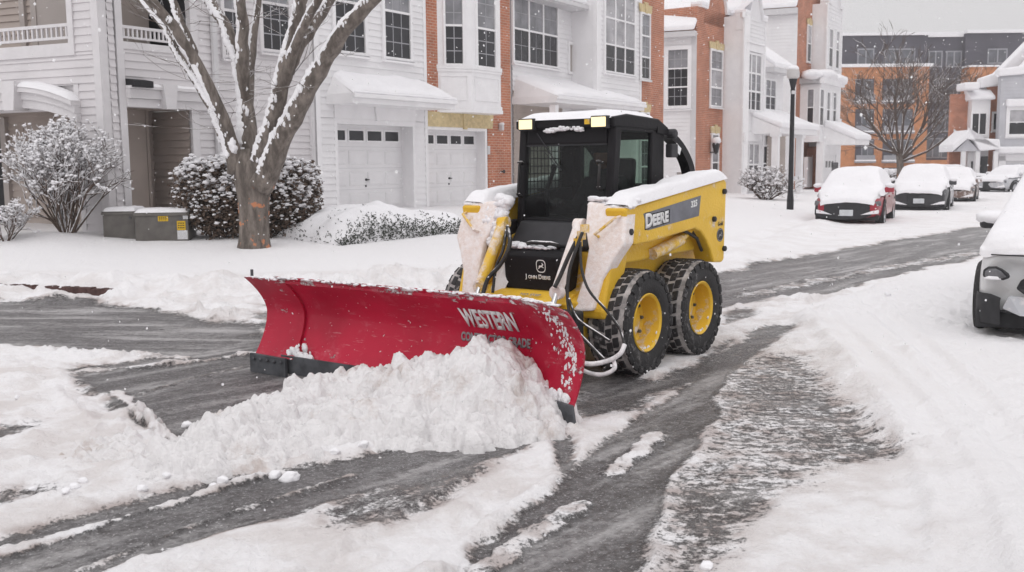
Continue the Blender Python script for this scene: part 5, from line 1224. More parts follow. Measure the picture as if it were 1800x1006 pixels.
def house_tower():
    p = atY(1396, 300, 53.7); W_ = Wall((p.x, p.y), ROWAZ-2); H_ = House('tower_house', W_, 'tall brick and white house with paired narrow windows and a snow capped white bay', 'town house', 'town houses along the street')
    x, z = W_.x, W_.z; x1 = x(1446, 60); T_ = 16.
    b = MB(); b.box(0, x1, 0, 4, 0, T_); H_.put(b, 'brick_tower', 'brick')
    for a_ in ((1418, 46, 1424, 108), (1430, 50, 1436, 112)):
        a = rect(W_, *a_); H_.window(a[0], a[1], a[2], a[3], rows=2, mun=None, panes=['pane', 'pane_curtain'], lintel='stone', trim=.07)
    # white left side
    VW = Wall((p.x, p.y), CRAZ); xl = VW.x(1343, 60); zt = VW.z(1370, 27); s = MB(); siding(s, xl-2, 0, .3, zt, .17); H_.put(s, 'side_wall', 'siding', wall=VW); b = MB(); b.box(xl-2, -.02, .03, .4, 0, zt); b.box(xl-2, 0, -.35, .1, zt, zt+.3); H_.put(b, 'side_trim', 'gutter', wall=VW)
    k = MB(); k.prism([(-.4, zt+.3), (-.4, zt+.55), (4, zt+4.6), (4, zt+4.2)], xl-2, 0, 'x'); H_.put(k, 'roof_snow', 'snow_soft', wall=VW, bevel=.08)
    # white front to the right with gable
    po = .8; F_ = Wall(tuple(W_.world(0, 0, po))[:2], ROWAZ-2); f0 = F_.x(1452, 100); f1 = F_.x(1478, 100); zg = F_.z(1476, 16)
    s = MB(); siding(s, f0, f1, .3, zg, .2); H_.put(s, 'white_front', 'siding', wall=F_); b = MB(); b.box(f0-.02, f1, .03, 3, 0, zg); b.box(f0-.1, f0+.18, -.05, .03, .3, zg); b.box(f1-.15, f1+.05, -.05, .03, .3, zg); H_.put(b, 'white_trim', 'trim', wall=F_)
    gable(H_, F_, f0, f1, zg, zg+2.4, 'siding')
    for a_ in ((1456, 52, 1462, 117), (1468, 56, 1473, 120)):
        a = rect(F_, *a_); H_.window(a[0], a[1], a[2], a[3], rows=2, mun=None, panes=['pane', 'pane_curtain'], wall=F_, trim=.07)
    # white bay below with snow cap
    bo = 1.1; B_ = Wall(tuple(W_.world(0, 0, bo))[:2], ROWAZ-2); b0 = B_.x(1442, 200); b1 = B_.x(1476, 200); zb = B_.z(1450, 250); zt2 = B_.z(1450, 148)
    q = B_.world(b0, 0, -1.1); q1 = B_.world(b0, 0, 0); d = q1-q; LS = Wall((q.x, q.y), math.degrees(math.atan2(d.x, d.y)))
    b = MB(); b.box(0, d.length-.01, -.004, .3, zb, zt2-.003); H_.put(b, 'bay_side', 'trim', wall=LS); b = MB(); b.box(b0, b1, 0, 1.1, zb, zt2); BY = H_.put(b, 'bay', 'trim', wall=B_)
    a = rect(LS, 1420, 158, 1430, 220); H_.window(a[0], a[1], a[2], a[3], rows=2, mun=None, panes=['pane', 'pane_blind'], wall=LS, sill=False, off=.02, trim=.07)
    for a_ in ((1440, 158, 1446, 220), (1452, 163, 1457, 223), (1463, 164, 1468, 224)):
        a = rect(B_, *a_); H_.window(a[0], a[1], a[2], a[3], rows=2, mun=None, panes=['pane', 'pane_blind'], wall=B_, sill=False, off=.02, trim=.07)
    k = MB(); k.box(b0-.2, b1+.15, -.2, 1.1, zt2, zt2+.3); H_.put(k, 'bay_cornice', 'trim', wall=B_); k = MB(); k.box(-.1, d.length-.02, -.2, .1, zt2, zt2+.297); H_.put(k, 'bay_cornice', 'trim', wall=LS)
    k = MB()
    for i in range(14): u = (i+.5)/14; k.blob((b0-.3+(b1-b0+.3)*u, .35+rnd.uniform(-.4, .5), zt2+.30+.22*(1-abs(u-.35))), rnd.uniform(.38, .5), i, (1.6, 1.2, .62), .10, 10, 7)
    H_.put(k, 'bay_snow', 'snow_soft', wall=B_, smooth=True)
    # garage with pent roof
    G_ = Wall(tuple(W_.world(0, 0, 1.2))[:2], ROWAZ-2); g0_, g1_ = G_.x(1447, 300), G_.x(1467, 300); gt = G_.z(1456, 272)
    b = MB(); b.box(g0_, g1_, -.02, .05, .3, gt); H_.put(b, 'garage_door', 'garage', wall=G_); b = MB(); b.box(g0_-.35, g0_, -.08, .3, .3, gt+.7); b.box(g1_, g1_+.35, -.08, .3, .3, gt+.7); b.box(g0_, g1_, -.08, .3, gt, gt+.7); b.box(g1_+.35, g1_+1.2, .0, .3, .3, gt+2); H_.put(b, 'garage_frame', 'trim', wall=G_)
    b = MB()
    for i in range(3): xx = g0_+(g1_-g0_)*(.16+.25*i); b.box(xx, xx+(g1_-g0_)*.16, -.03, .0, gt-.7, gt-.35)
    H_.put(b, 'pane', 'pane', wall=G_)
    k = MB(); zz = G_.z(1462, 252); k.prism([(-1.6, zz-.1), (-1.6, zz+.15), (0, zz+.9), (.3, zz+.9), (.3, zz-.1)], g0_+.2, g1_+1.0, 'x'); H_.put(k, 'pent_roof', 'trim', wall=G_); k = MB(); k.prism([(-1.7, zz+.12), (-1.7, zz+.42), (0, zz+1.25), (.1, zz+.9)], g0_+.1, g1_+1.1, 'x'); H_.put(k, 'pent_roof_snow', 'snow_soft', wall=G_, bevel=.1)
    # doorway between porch and garage
    D_ = Wall(tuple(W_.world(0, 0, .3))[:2], ROWAZ-2); d0, d1 = D_.x(1416, 300), D_.x(1425, 300); b = MB(); b.box(d0, d1, -.1, .1, .3, D_.z(1420, 276)); H_.put(b, 'front_door', 'trim', wall=D_)
    b = MB(); b.box(D_.x(1428, 300), D_.x(1440, 300), -.25, .3, 0, D_.z(1430, 258)); H_.put(b, 'brick_pier', 'brick', wall=D_)
    r_ = MB(); 
    for i in range(6): xx = D_.x(1409, 320)+i*.22; r_.tube([(xx, -1.6, .5), (xx, -1.6, 1.6)], .025, 5)
    r_.tube([(D_.x(1409, 320), -1.6, 1.6), (D_.x(1409, 320)+1.1, -1.6, 1.6)], .03, 5); H_.put(r_, 'step_railing', 'black_metal', wall=D_)
house_tower()
# ---------------- orange brick apartment block
def apartments():
    p = atY(1480, 300, 114); W_ = Wall((p.x, p.y), 90); H_ = House('apartment_block', W_, 'orange brick apartment block with dark grey top storey at the end of the street', 'apartment block')
    x, z = W_.x, W_.z; zt = z(1560, 61); zo = z(1560, 118); xa = x(1470, 200); xb = x(1631, 200); xc = x(1700, 200); xd = x(1748, 200); xe = x(1830, 200)
    def rectg(a): return rect(W_, *a)
    colA = [(1503, 1536), (1551, 1604)]; rows_ = [(139, 181), (192, 234), (245, 285), (295, 330)]
    wins = [(a, y0, b_, y1) for a, b_ in colA for y0, y1 in rows_]
    k = MB(); k.box(xa, xb, 0, 12, 0, zo); H_.put(k, 'brick_wall', 'brick_far')
    k = MB(); k.box(xc, xd, 0, 12, 0, z(1720, 118)); k.box(xb+.02, xe, .4, 12, 0, z(1700, 281)); H_.put(k, 'brick_wall', 'brick_far')
    k = MB(); k.box(xa, xb, .8, 12, zo+.003, zt); k.box(xb+.003, xc-.003, 2.0, 12, z(1700, 281), zt-.1); k.box(xc, xe, 1.2, 12, z(1720, 118), zt+.2); H_.put(k, 'top_storey', 'cladding')
    k = MB(); k.box(xa-.3, xb+.3, -.3, 1.0, zo+.0, zo+.35); k.box(xc-.2, xd+.2, -.3, 1.5, z(1720, 118), z(1720, 115)); k.box(xa-.3, xb, .5, 12.2, zt, zt+.3); k.box(xb, xc, 1.7, 12, zt-.1, zt+.45); k.box(xc, xe, .9, 12, zt+.2, zt+.55); H_.put(k, 'roof_snow', 'snow_soft')
    for (a, y0, b_, y1) in wins:
        q = rectg((a, y0, b_, y1)); k = MB(); k.box(q[0], q[1], -.03, .05, q[2], q[3]); wo = H_.put(k, 'balcony', 'cladding'); w_ = q[1]-q[0]; h = q[3]-q[2]
        k = MB(); k.box(q[0]+w_*.36, q[1]-.15, -.06, -.02, q[2]+h*.26, q[3]-.15); H_.put(k, 'pane', 'pane_far', wo); k = MB(); k.box(q[0]+w_*.33, q[0]+w_*.37, -.10, -.02, q[2]+.1, q[3]-.1); k.box(q[0]+w_*.64, q[0]+w_*.67, -.10, -.02, q[2]+.1, q[3]-.1); k.box(q[0]+w_*.3, q[1]-.1, -.10, -.02, q[3]-.2, q[3]-.1); H_.put(k, 'frame', 'cladding_light', wo)
        k = MB(); k.box(q[0]-.1, q[1]+.1, -.5, -.1, q[2]-.1, q[2]+.08); k.box(q[0], q[1], -.48, -.42, q[2]+.1, q[2]+h*.30); H_.put(k, 'railing', 'cladding_light', wo); k = MB(); k.box(q[0]-.1, q[1]+.1, -.55, -.1, q[2]+.083, q[2]+.25); H_.put(k, 'railing_snow', 'snow_soft', wo)
    def glass(a, off, name='window'):
        q = rect(W_, *a, off); k = MB(); k.box(q[0]-.15, q[1]+.15, -off-.06, -off+.05, q[2]-.15, q[3]+.15); wo = H_.put(k, name, 'cladding_light'); k = MB(); k.box(q[0], q[1], -off-.085, -off, q[2], q[3]); H_.put(k, 'pane', 'pane_far', wo); k = MB(); m_ = (q[0]+q[1])/2; k.box(m_-.07, m_+.07, -off-.12, -off-.08, q[2], q[3]); H_.put(k, 'frame', 'cladding_light', wo)
    for a in ((1509, 88, 1534, 116), (1556, 88, 1606, 116)): glass(a, -.8)
    for a in ((1634, 92, 1654, 116), (1665, 92, 1688, 116), (1640, 140, 1682, 176), (1640, 195, 1682, 230), (1628, 245, 1650, 276), (1656, 245, 1684, 276)): glass(a, -2.0)
    for a in ((1738, 88, 1768, 110),): glass(a, -1.2)
apartments()
# ---------------- grey house on the right
def house_right():
    p = atY(1752, 300, 60.7); W_ = Wall((p.x, p.y), 97); H_ = House('grey_gabled_house', W_, 'grey sided and brick house with a snowy sloping gable and small porch, far right', 'town house')
    x, z = W_.x, W_.z
    x0 = x(1757, 200); x1 = x(1900, 200); zs = z(1757, 135); zp = z(1800, 98)
    pts = [(x0, 0), (x0, zs), (x0+1.2, zs+.1), (x1, zs+(x1-x0)*.85), (x1, 0)]
    k = MB(); k.prism(pts, 0, .5); H_.put(k, 'wall', 'grey_house')
    s = MB(); siding(s, x0, x1, .2, zs, .2); H_.put(s, 'siding_boards', 'grey_house')
    k = MB(); k.prism([(x0-.2, zs), (x0+1.2, zs+.1), (x1, zs+(x1-x0)*.85), (x1, zs+(x1-x0)*.85+.6), (x0+1.1, zs+.6), (x0-.2, zs+.45)], -.25, .6); H_.put(k, 'gable_snow', 'snow_soft', bevel=.08)
    # brick gable behind, with its own snowy rake
    B_ = Wall(tuple(W_.world(0, 0, -1.5))[:2], 97); b0 = B_.x(1734, 200); zb0 = B_.z(1734, 152); 
    k = MB(); k.prism([(b0, 0), (b0, zb0), (b0+.6, zb0), (b0+5, zb0+4.4), (b0+5, 0)], 0, .5); H_.put(k, 'brick_gable', 'brick', wall=B_)
    k = MB(); k.prism([(b0-.5, zb0-.1), (b0+.6, zb0), (b0+4.4, zb0+3.9), (b0+5, zb0+3.9), (b0+5, zb0+4.9), (b0+4.2, zb0+4.9), (b0+.4, zb0+.8), (b0-.5, zb0+.5)], -.3, .6); H_.put(k, 'gable_snow', 'snow_soft', wall=B_, bevel=.1)
    k = MB(); L0, L1, M0, M1 = rect(B_, 1694, 150, 1722, 158, 1.2); k.box(L0, L1, -1.3, .3, M0, M0+.45); H_.put(k, 'roof_snow', 'snow_soft', wall=B_, bevel=.1)
    # white bay at the left
    y_ = B_; a = rect(B_, 1706, 176, 1738, 330, .6); k = MB(); k.box(a[0], a[1], -.6, .5, 0, a[3]); BY = H_.put(k, 'bay', 'trim', wall=B_); k = MB(); k.prism([(-.9, a[3]), (-.9, a[3]+.2), (.5, a[3]+.9), (.5, a[3])], a[0]-.2, a[1]+.2, 'x'); H_.put(k, 'bay_snow', 'snow_soft', wall=B_, bevel=.1)
    a = rect(B_, 1709, 200, 1733, 236, .6); H_.window(a[0], a[1], a[2], a[3], cols=2, rows=1, mun=None, wall=B_, off=.6, panes=['pane'], trim=.1)
    k = MB(); q0 = B_.x(1698, 200, .1); k.box(q0-.8, q0+.45, .2, .6, 0, B_.z(1700, 165)); H_.put(k, 'brick_side', 'brick', wall=B_)
    a = rect(B_, 1746, 200, 1756, 228); H_.window(a[0], a[1], a[2], a[3], rows=1, mun=None, wall=B_, trim=.12)
    a = rect(W_, 1774, 194, 1800, 236); H_.window(a[0], a[1]+1.2, a[2], a[3], cols=2, rows=2, mun=None, panes=['pane', 'pane_curtain'], trim=.2)
    k = MB(); a = rect(W_, 1770, 182, 1800, 188); k.box(a[0]-.1, a[1]+1.4, -.3, 0, a[2], a[3]+.25); H_.put(k, 'window_hood_snow', 'snow_soft', bevel=.08)
    # porch with gable
    P_ = Wall(tuple(W_.world(0, 0, .9))[:2], 97); a = rect(P_, 1679, 238, 1754, 266); m_ = a[0]+(a[1]-a[0])*.28
    k = MB(); k.prism([(a[0], a[2]), (m_, a[3]-.2), (m_*2-a[0], a[2])], -.1, 2.4); H_.put(k, 'porch_gable', 'grey_house', wall=P_)
    k = MB(); k.prism([(a[0]-.25, a[2]-.05), (m_, a[3]-.15), (m_, a[3]+.35), (a[0]-.25, a[2]+.4)], -.35, 2.4); k.prism([(m_, a[3]-.15), (a[1], a[3]-.25), (a[1]+.1, a[2]+.1), (m_*2-a[0], a[2]), (m_, a[3]+.2)], -.3, 2.4); H_.put(k, 'porch_snow', 'snow_soft', wall=P_, bevel=.1)
    for px in (1693, 1718, 1750): q = P_.x(px, 290); k = MB(); k.box(q-.12, q+.12, -.05, .15, .2, a[2]); H_.put(k, 'porch_post', 'trim', wall=P_)
    q = P_.x(1700, 290, -1.5), P_.x(1715, 290, -1.5); k = MB(); k.box(q[0], q[1], 1.4, 1.5, .2, a[2]-.1); d_ = H_.put(k, 'front_door', 'trim', wall=P_); k = MB(); k.box(q[0]+.3, q[1]-.3, 1.36, 1.41, a[2]-1.2, a[2]-.6); H_.put(k, 'pane', 'pane', d_)
    q = P_.x(1723, 290, -1.5), P_.x(1735, 290, -1.5); k = MB(); k.box(q[0], q[1], 1.4, 1.5, .8, a[2]-.3); H_.put(k, 'side_light', 'pane', wall=P_)
    a = rect(W_, 1766, 283, 1800, 330); k = MB(); k.box(a[0], a[1]+1.6, -.02, .1, .1, a[3]); H_.put(k, 'garage_door', 'gutter'); k = MB(); k.box(a[0]-.4, a[0], -.08, .2, .1, a[3]+.3); k.box(a[0]-.4, a[1]+2, -.08, .2, a[3]+.003, a[3]+.4); H_.put(k, 'garage_frame', 'trim'); k = MB(); k.box(a[0]-.6, a[1]+2, -.5, .1, a[3]+.42, a[3]+.85); H_.put(k, 'garage_snow', 'snow_soft', bevel=.12)
    k = MB()
    for i in range(4): k.box(a[0]+.3+i*.6, a[0]+.75+i*.6, -.04, .0, a[3]-.6, a[3]-.25)
    H_.put(k, 'pane', 'pane')
house_right()
# ================================================================== TREES, SHRUBS
def snow_tube(mb, pts, rad, side=Vector((-.55, -.25, .8)), f=.62, sh=.55, n=6, seed=0, gap=.0):
    """snow lying along the upper / windward side of a limb"""
    g = random.Random(seed); P = [Vector(p) for p in pts]; Q = []; R_ = []
    L = sum((b-a).length for a, b in zip(P[:-1], P[1:])); m = max(3, int(L/.035)); acc = [0]
    for a, b in zip(P[:-1], P[1:]): acc.append(acc[-1]+(b-a).length)
    for i in range(m+1):
        t = L*i/m; k = 0
        while k < len(acc)-2 and acc[k+1] < t: k += 1
        u = (t-acc[k])/max(1e-6, acc[k+1]-acc[k]); p = P[k].lerp(P[k+1], u); r = rad[k]*(1-u)+rad[k+1]*u
        tg = (P[k+1]-P[k]).normalized(); s_ = side-tg*side.dot(tg); s_.normalize()
        Q.append(p+s_*r*sh); R_.append(max(.002, r*f*(.88+.26*g.random())*(0.35 if g.random() < gap else 1)))
    mb.tube(Q, R_, n)
def grow(rr, p, d, L, r, lev, out, spread=.5, up=.15, seg=3, kids=(2, 3), shrink=.72, minr=.003):
    pts = [p.copy()]; rad = [r]; q = p.copy(); dd = d.normalized()
    for i in range(seg):
        dd = (dd+Vector((rr.gauss(0, .10), rr.gauss(0, .10), rr.gauss(0, .06)+up*.18))).normalized(); q = q+dd*(L/seg); pts.append(q.copy()); rad.append(r*(1-.38*(i+1)/seg))
    out.append((pts, rad, lev))
    if lev <= 0 or r < minr: return
    for k in range(rr.randint(*kids)):
        a = Vector((rr.gauss(0, 1), rr.gauss(0, 1), rr.gauss(0, .6))); nd = (dd+a.normalized()*spread+Vector((0, 0, up))).normalized()
        st = pts[-1] if k == 0 else pts[rr.randint(1, len(pts)-1)]
        grow(rr, st, nd, L*shrink*rr.uniform(.8, 1.15), r*.62*rr.uniform(.8, 1.1), lev-1, out, spread, up, seg, kids, shrink, minr)
# ---------------- the big bare tree on the lawn
def big_tree():
    Y0 = 17.0; b0 = atY(447, 449, Y0); base = Vector((b0.x, b0.y, gh(b0.x, b0.y)-.05))
    T = empty('bare_tree', base, 0, 'large bare tree with snow lined limbs on the lawn, bark patched with orange', 'tree')
    def P(px, py, dy=0.): return atY(px, py, Y0+dy)-base
    wpx = lambda w_: w_*Y0/FPX/2
    tr = MB()
    trunk = [(447,452,70),(447,440,62),(447,420,54),(447,390,52),(446,350,56),(445,315,66),(443,290,62),(440,262,44)]
    limbs = [
     ([(418,305,34,.0),(409,262,28,-.1),(385,190,22,-.3),(345,112,19,-.5),(302,42,17,-.8),(262,-2,15,-1.0),(180,-90,12,-1.3),(80,-190,8,-1.6)]),
     ([(425,300,30,.1),(405,268,24,.2),(376,190,19,.4),(338,132,16,.6),(310,93,14,.7),(293,52,13,.8),(246,-2,11,1.0),(170,-80,8,1.2)]),
     ([(346,118,14,.5),(340,92,16,.4),(324,55,16,.4),(302,0,14,.5),(270,-90,11,.6),(240,-190,7,.7)]),
     ([(440,300,44,.2),(436,262,36,.2),(431,175,27,.3),(420,110,24,.3),(394,40,21,.4),(364,-4,18,.5),(320,-90,14,.6),(290,-200,8,.7)]),
     ([(431,180,24,.3),(427,90,22,.1),(426,36,20,.0),(421,-10,18,-.1),(415,-120,13,-.2),(420,-240,7,-.3)]),
     ([(436,235,20,.6),(440,140,16,.9),(447,52,14,1.1),(456,-4,12,1.2),(475,-110,9,1.4),(490,-200,6,1.5)]),
     ([(455,305,46,-.1),(462,275,34,-.2),(485,198,28,-.4),(503,110,25,-.6),(522,40,22,-.7),(531,-6,20,-.8),(548,-110,15,-.9),(560,-230,8,-1)]),
     ([(507,128,20,-.5),(522,88,20,-.4),(547,52,19,-.2),(584,-4,16,.0),(640,-90,12,.2),(690,-170,7,.3)]),
     ([(500,150,18,-.6),(516,88,16,-.8),(542,28,14,-1.1),(566,-8,13,-1.2),(600,-110,9,-1.4),(620,-210,6,-1.6)]),
     ([(458,325,46,-.2),(472,306,38,-.3),(494,246,33,-.5),(533,171,30,-.8),(568,110,27,-1.0),(600,58,25,-1.3),(660,-6,21,-1.6),(740,-90,16,-2.0),(850,-190,9,-2.4)]),
    ]
    tr.tube([P(x, y) for x, y, _ in trunk], [wpx(w_) for _, _, w_ in trunk], 14)
    to = tr.build('trunk', M['bark'], T, smooth=True, angle=180)
    sn = MB(); tw = MB(); ts = MB(); rr = random.Random(5)
    for li, L in enumerate(limbs):
        pts = []; rad = []
        for i, (x, y, w_, dy) in enumerate(L): pts.append(P(x, y, dy)); rad.append(wpx(w_)*(1+.01*dy))
        lb = MB(); 
        # densify with wobble
        q = []; r2 = []
        for i in range(len(pts)-1):
            for t in range(4):
                t /= 4; q.append(pts[i].lerp(pts[i+1], t)+Vector((rr.gauss(0, .008), rr.gauss(0, .008), 0))); r2.append((rad[i]*(1-t)+rad[i+1]*t)*rr.uniform(.94, 1.08))
        q.append(pts[-1]); r2.append(rad[-1]); lb.tube(q, r2, 10); lb.build('limb', M['bark'], T, smooth=True, angle=180)
        snow_tube(sn, q[3:], r2[3:], Vector((-.55, -.40, .72)), .64, .50, 8, li, .0)
        for k in range(int(len(q)*3.2)):
            i = rr.randint(3, len(q)-2); tg = (q[i+1]-q[i]).normalized(); s0 = Vector((-.55, -.40, .72)); s0 = (s0-tg*s0.dot(tg)).normalized(); s1 = tg.cross(s0); an = rr.uniform(-1.25, 1.25); d_ = s0*cos(an)+s1*sin(an); pp = q[i].lerp(q[i+1], rr.random())+d_*r2[i]*.98; sn.blob(tuple(pp), r2[i]*rr.uniform(.08, .24), k, (1.0, 1.0, 1.9), .4, 6, 5)
        for k in range(8 if li != 5 else 5):
            i = rr.randint(5, len(q)-2); d = Vector((rr.gauss(0, 1), rr.gauss(0, 1), rr.uniform(-.1, .6)))
            out_ = []; grow(rr, q[i], d, rr.uniform(.3, .8), rr.uniform(.004, .008), 2, out_, .5, .12, 3, (2, 3))
            for (pp, ra, lv) in out_:
                tw.tube(pp, ra, 4)
                if rr.random() < .75: snow_tube(ts, pp, [z*.9 for z in ra], Vector((0, 0, 1)), .7, .7, 4, k)
    # upper crown, mostly above the picture
    for L in limbs:
        x, y, w_, dy = L[-1]; x2, y2, _, d2 = L[-2]; p = P(x, y, dy); d = p-P(x2, y2, d2)
        for k in range(3):
            out_ = []; grow(rr, p, d+Vector((rr.gauss(0, .4), rr.gauss(0, .4), .3)), 1.4, wpx(w_)*.8, 3, out_, .5, .12, 3, (2, 3))
            for (pp, ra, lv) in out_: tw.tube(pp, ra, 5)
    tw.build('twigs', M['twig'], T); sn.build('limb_snow', M['snow'], T, smooth=True, angle=180); ts.build('twig_snow', M['snow'], T)
    cs = MB()
    for k, (x, y, rx, rz_) in enumerate(((408,254,.07,.10),(412,262,.05,.08),(466,254,.10,.14),(460,244,.08,.12),(472,264,.07,.09),(458,278,.055,.12),(454,290,.04,.09),(470,240,.07,.10))):
        p = P(x, y, -.22); cs.blob(tuple(p), 1.0, k, (rx, .09, rz_), .30, 14, 10)
    cs.build('crotch_snow', M['snow_soft'], T, smooth=True)
big_tree()
# ---------------- twiggy bare shrub at the left
def twig_shrub(name, pbase, W_, Ht, label, seed, n0=16, lev=4, sag=0., r0=.018, snow=.75, thin=1.):
    rr = random.Random(seed); base = Vector((pbase[0], pbase[1], gh(pbase[0], pbase[1])-.03)); T = empty(name, base, 0, label, 'shrub')
    st = MB(); sn = MB()
    for k in range(n0):
        a = 2*pi*(k+.5*rr.random())/n0*3.0; e = (.25+.75*rr.random()); d = Vector((cos(a)*e*W_*.62/Ht, sin(a)*e*W_*.5/Ht, 1)); p = Vector((cos(a)*.12*e*W_/2, sin(a)*.1*e, 0)); out_ = []
        grow(rr, p, d, Ht*.38, r0*rr.uniform(.7, 1.2), lev, out_, .78, .10-sag, 3, (2, 3), .68, .002)
        for pp, ra, lv in out_:
            if any((v.x/(W_*.53))**2+(v.y/(W_*.53))**2+(max(0, v.z-Ht*.42)/(Ht*.62))**2 > 1.0 for v in pp): continue
            st.tube(pp, [max(.003*thin, z) for z in ra], 4, False)
            if rr.random() < snow: snow_tube(sn, pp, [max(.006, z*.95)*thin for z in ra], Vector((-.15, -.25, 1)), 1.05 if lv < 2 else .8, 1.0, 4, k, .25)
            if lv <= 1 and rr.random() < .8*snow: v = pp[-1]; sn.blob(tuple(v+Vector((0, 0, .010))), rr.uniform(.011, .028)*thin, k, (1.35, 1.2, .8), .3, 6, 4)
    st.build('stems', M['twig'], T); sn.build('twig_snow', M['snow'], T, smooth=True, angle=180); return T
q = atY(118, 405, 18.3); twig_shrub('bare_shrub', (q.x, q.y), 2.35, 2.1, 'rounded bare shrub of fine twigs caked in snow, beside the grey utility cabinets', 21, 34, 5, -.05, .022, .78, 1.1)
q = atY(10, 420, 17.3); twig_shrub('low_shrub', (q.x, q.y), 1.5, .8, 'low straggly snow dusted shrub at the left edge of the picture', 22, 14, 4)
q = atY(1345, 352, 39.0); twig_shrub('brown_shrub', (q.x, q.y), 3.2, 1.45, 'wide brown shrub dusted with snow under the white house windows, beside the street lamp', 23, 34, 4, .02, .028, .35, 1.9)
# ---------------- leafy hedge behind the tree trunk (two clipped shrubs)
def leaf_shrub(name, blobs, nleaf, label, cat, seed, mleaf='leaf', lsize=.05, snowy=1., ground=True):
    """leaves and snow spread over the outer shell of several ellipsoids (centre, radii) standing on the ground"""
    rr = random.Random(seed); c0 = Vector(blobs[0][0]); base = Vector((c0.x, c0.y, gh(c0.x, c0.y))); T = empty(name, base, 0, label, cat)
    lf = MB(); sn = MB(); st = MB()
    tot = sum(b[1][0]*b[1][2] for b in blobs)
    for bi, (c, r) in enumerate(blobs):
        c = Vector(c); n = int(nleaf*r[0]*r[2]/tot)
        for k in range(n):
            d = Vector((rr.gauss(0, 1), rr.gauss(0, 1), rr.gauss(0, 1))).normalized(); m_ = max(abs(d.x), abs(d.y), abs(d.z)); d = d*(.55+.45/ m_**.0) if True else d
            e = 3.6; s_ = (abs(d.x)**e+abs(d.y)**e+abs(d.z)**e)**(-1/e); q = rr.uniform(.72, 1.04) if rr.random() < .8 else rr.uniform(.3, .8)
            p = c+Vector((d.x*r[0], d.y*r[1], d.z*r[2]))*s_*q+Vector((rr.gauss(0, .035), rr.gauss(0, .035), rr.gauss(0, .035)+.05*sin(d.x*9+bi)))
            u = Vector((rr.gauss(0, 1), rr.gauss(0, 1), rr.gauss(0, .7))).normalized()*lsize*rr.uniform(.6, 1.2); v = u.orthogonal().normalized()*lsize*.45; v.rotate(Matrix.Rotation(rr.uniform(0, 6), 3, u))
            p2 = p-base; lf.add([p2-u, p2+v, p2+u, p2-v], [(0,1,2,3)])
            if d.z > -.5 and rr.random() < (.20+.42*max(0, d.z))*snowy**.5 and q > .85:
                h = (rr.uniform(.010, .026)+.016*rr.random()**4)*(1+.7*max(0, d.z))*lsize/.05*.95; sn.blob(tuple(p2+Vector((0, -.0, h*.4))+d*.01), h, k, (1.5, 1.2, .75), .5, 7, 5)
        for k in range(12):
            a = rr.uniform(0, 6.28); st.tube([Vector((c.x-base.x+cos(a)*r[0]*.15, c.y-base.y+sin(a)*r[1]*.15, 0)), Vector((c.x-base.x+cos(a)*r[0]*.5, c.y-base.y+sin(a)*r[1]*.5, c.z-base.z))], [.02, .01], 5)
    st.build('stems', M['twig'], T); lf.build('foliage', M[mleaf], T); sn.build('foliage_snow', M['snow'], T, smooth=True); return T
def hb(px0, px1, py0, py1, Y, ry=.6):
    a = atY(px0, (py0+py1)/2, Y); b = atY(px1, (py0+py1)/2, Y); t = atY((px0+px1)/2, py0, Y); u = atY((px0+px1)/2, py1, Y)
    return ((a.x+b.x)/2, Y, (t.z+u.z)/2), ((b.x-a.x)/2, ry, (t.z-u.z)/2)
leaf_shrub('clipped_hedge', [hb(312, 440, 284, 404, 18.7, .6), hb(430, 560, 284, 396, 18.9, .6), hb(335, 545, 320, 412, 18.6, .5)], 15000, 'wide brownish clipped hedge flecked with snow, standing behind the big tree trunk', 'hedge', 31)
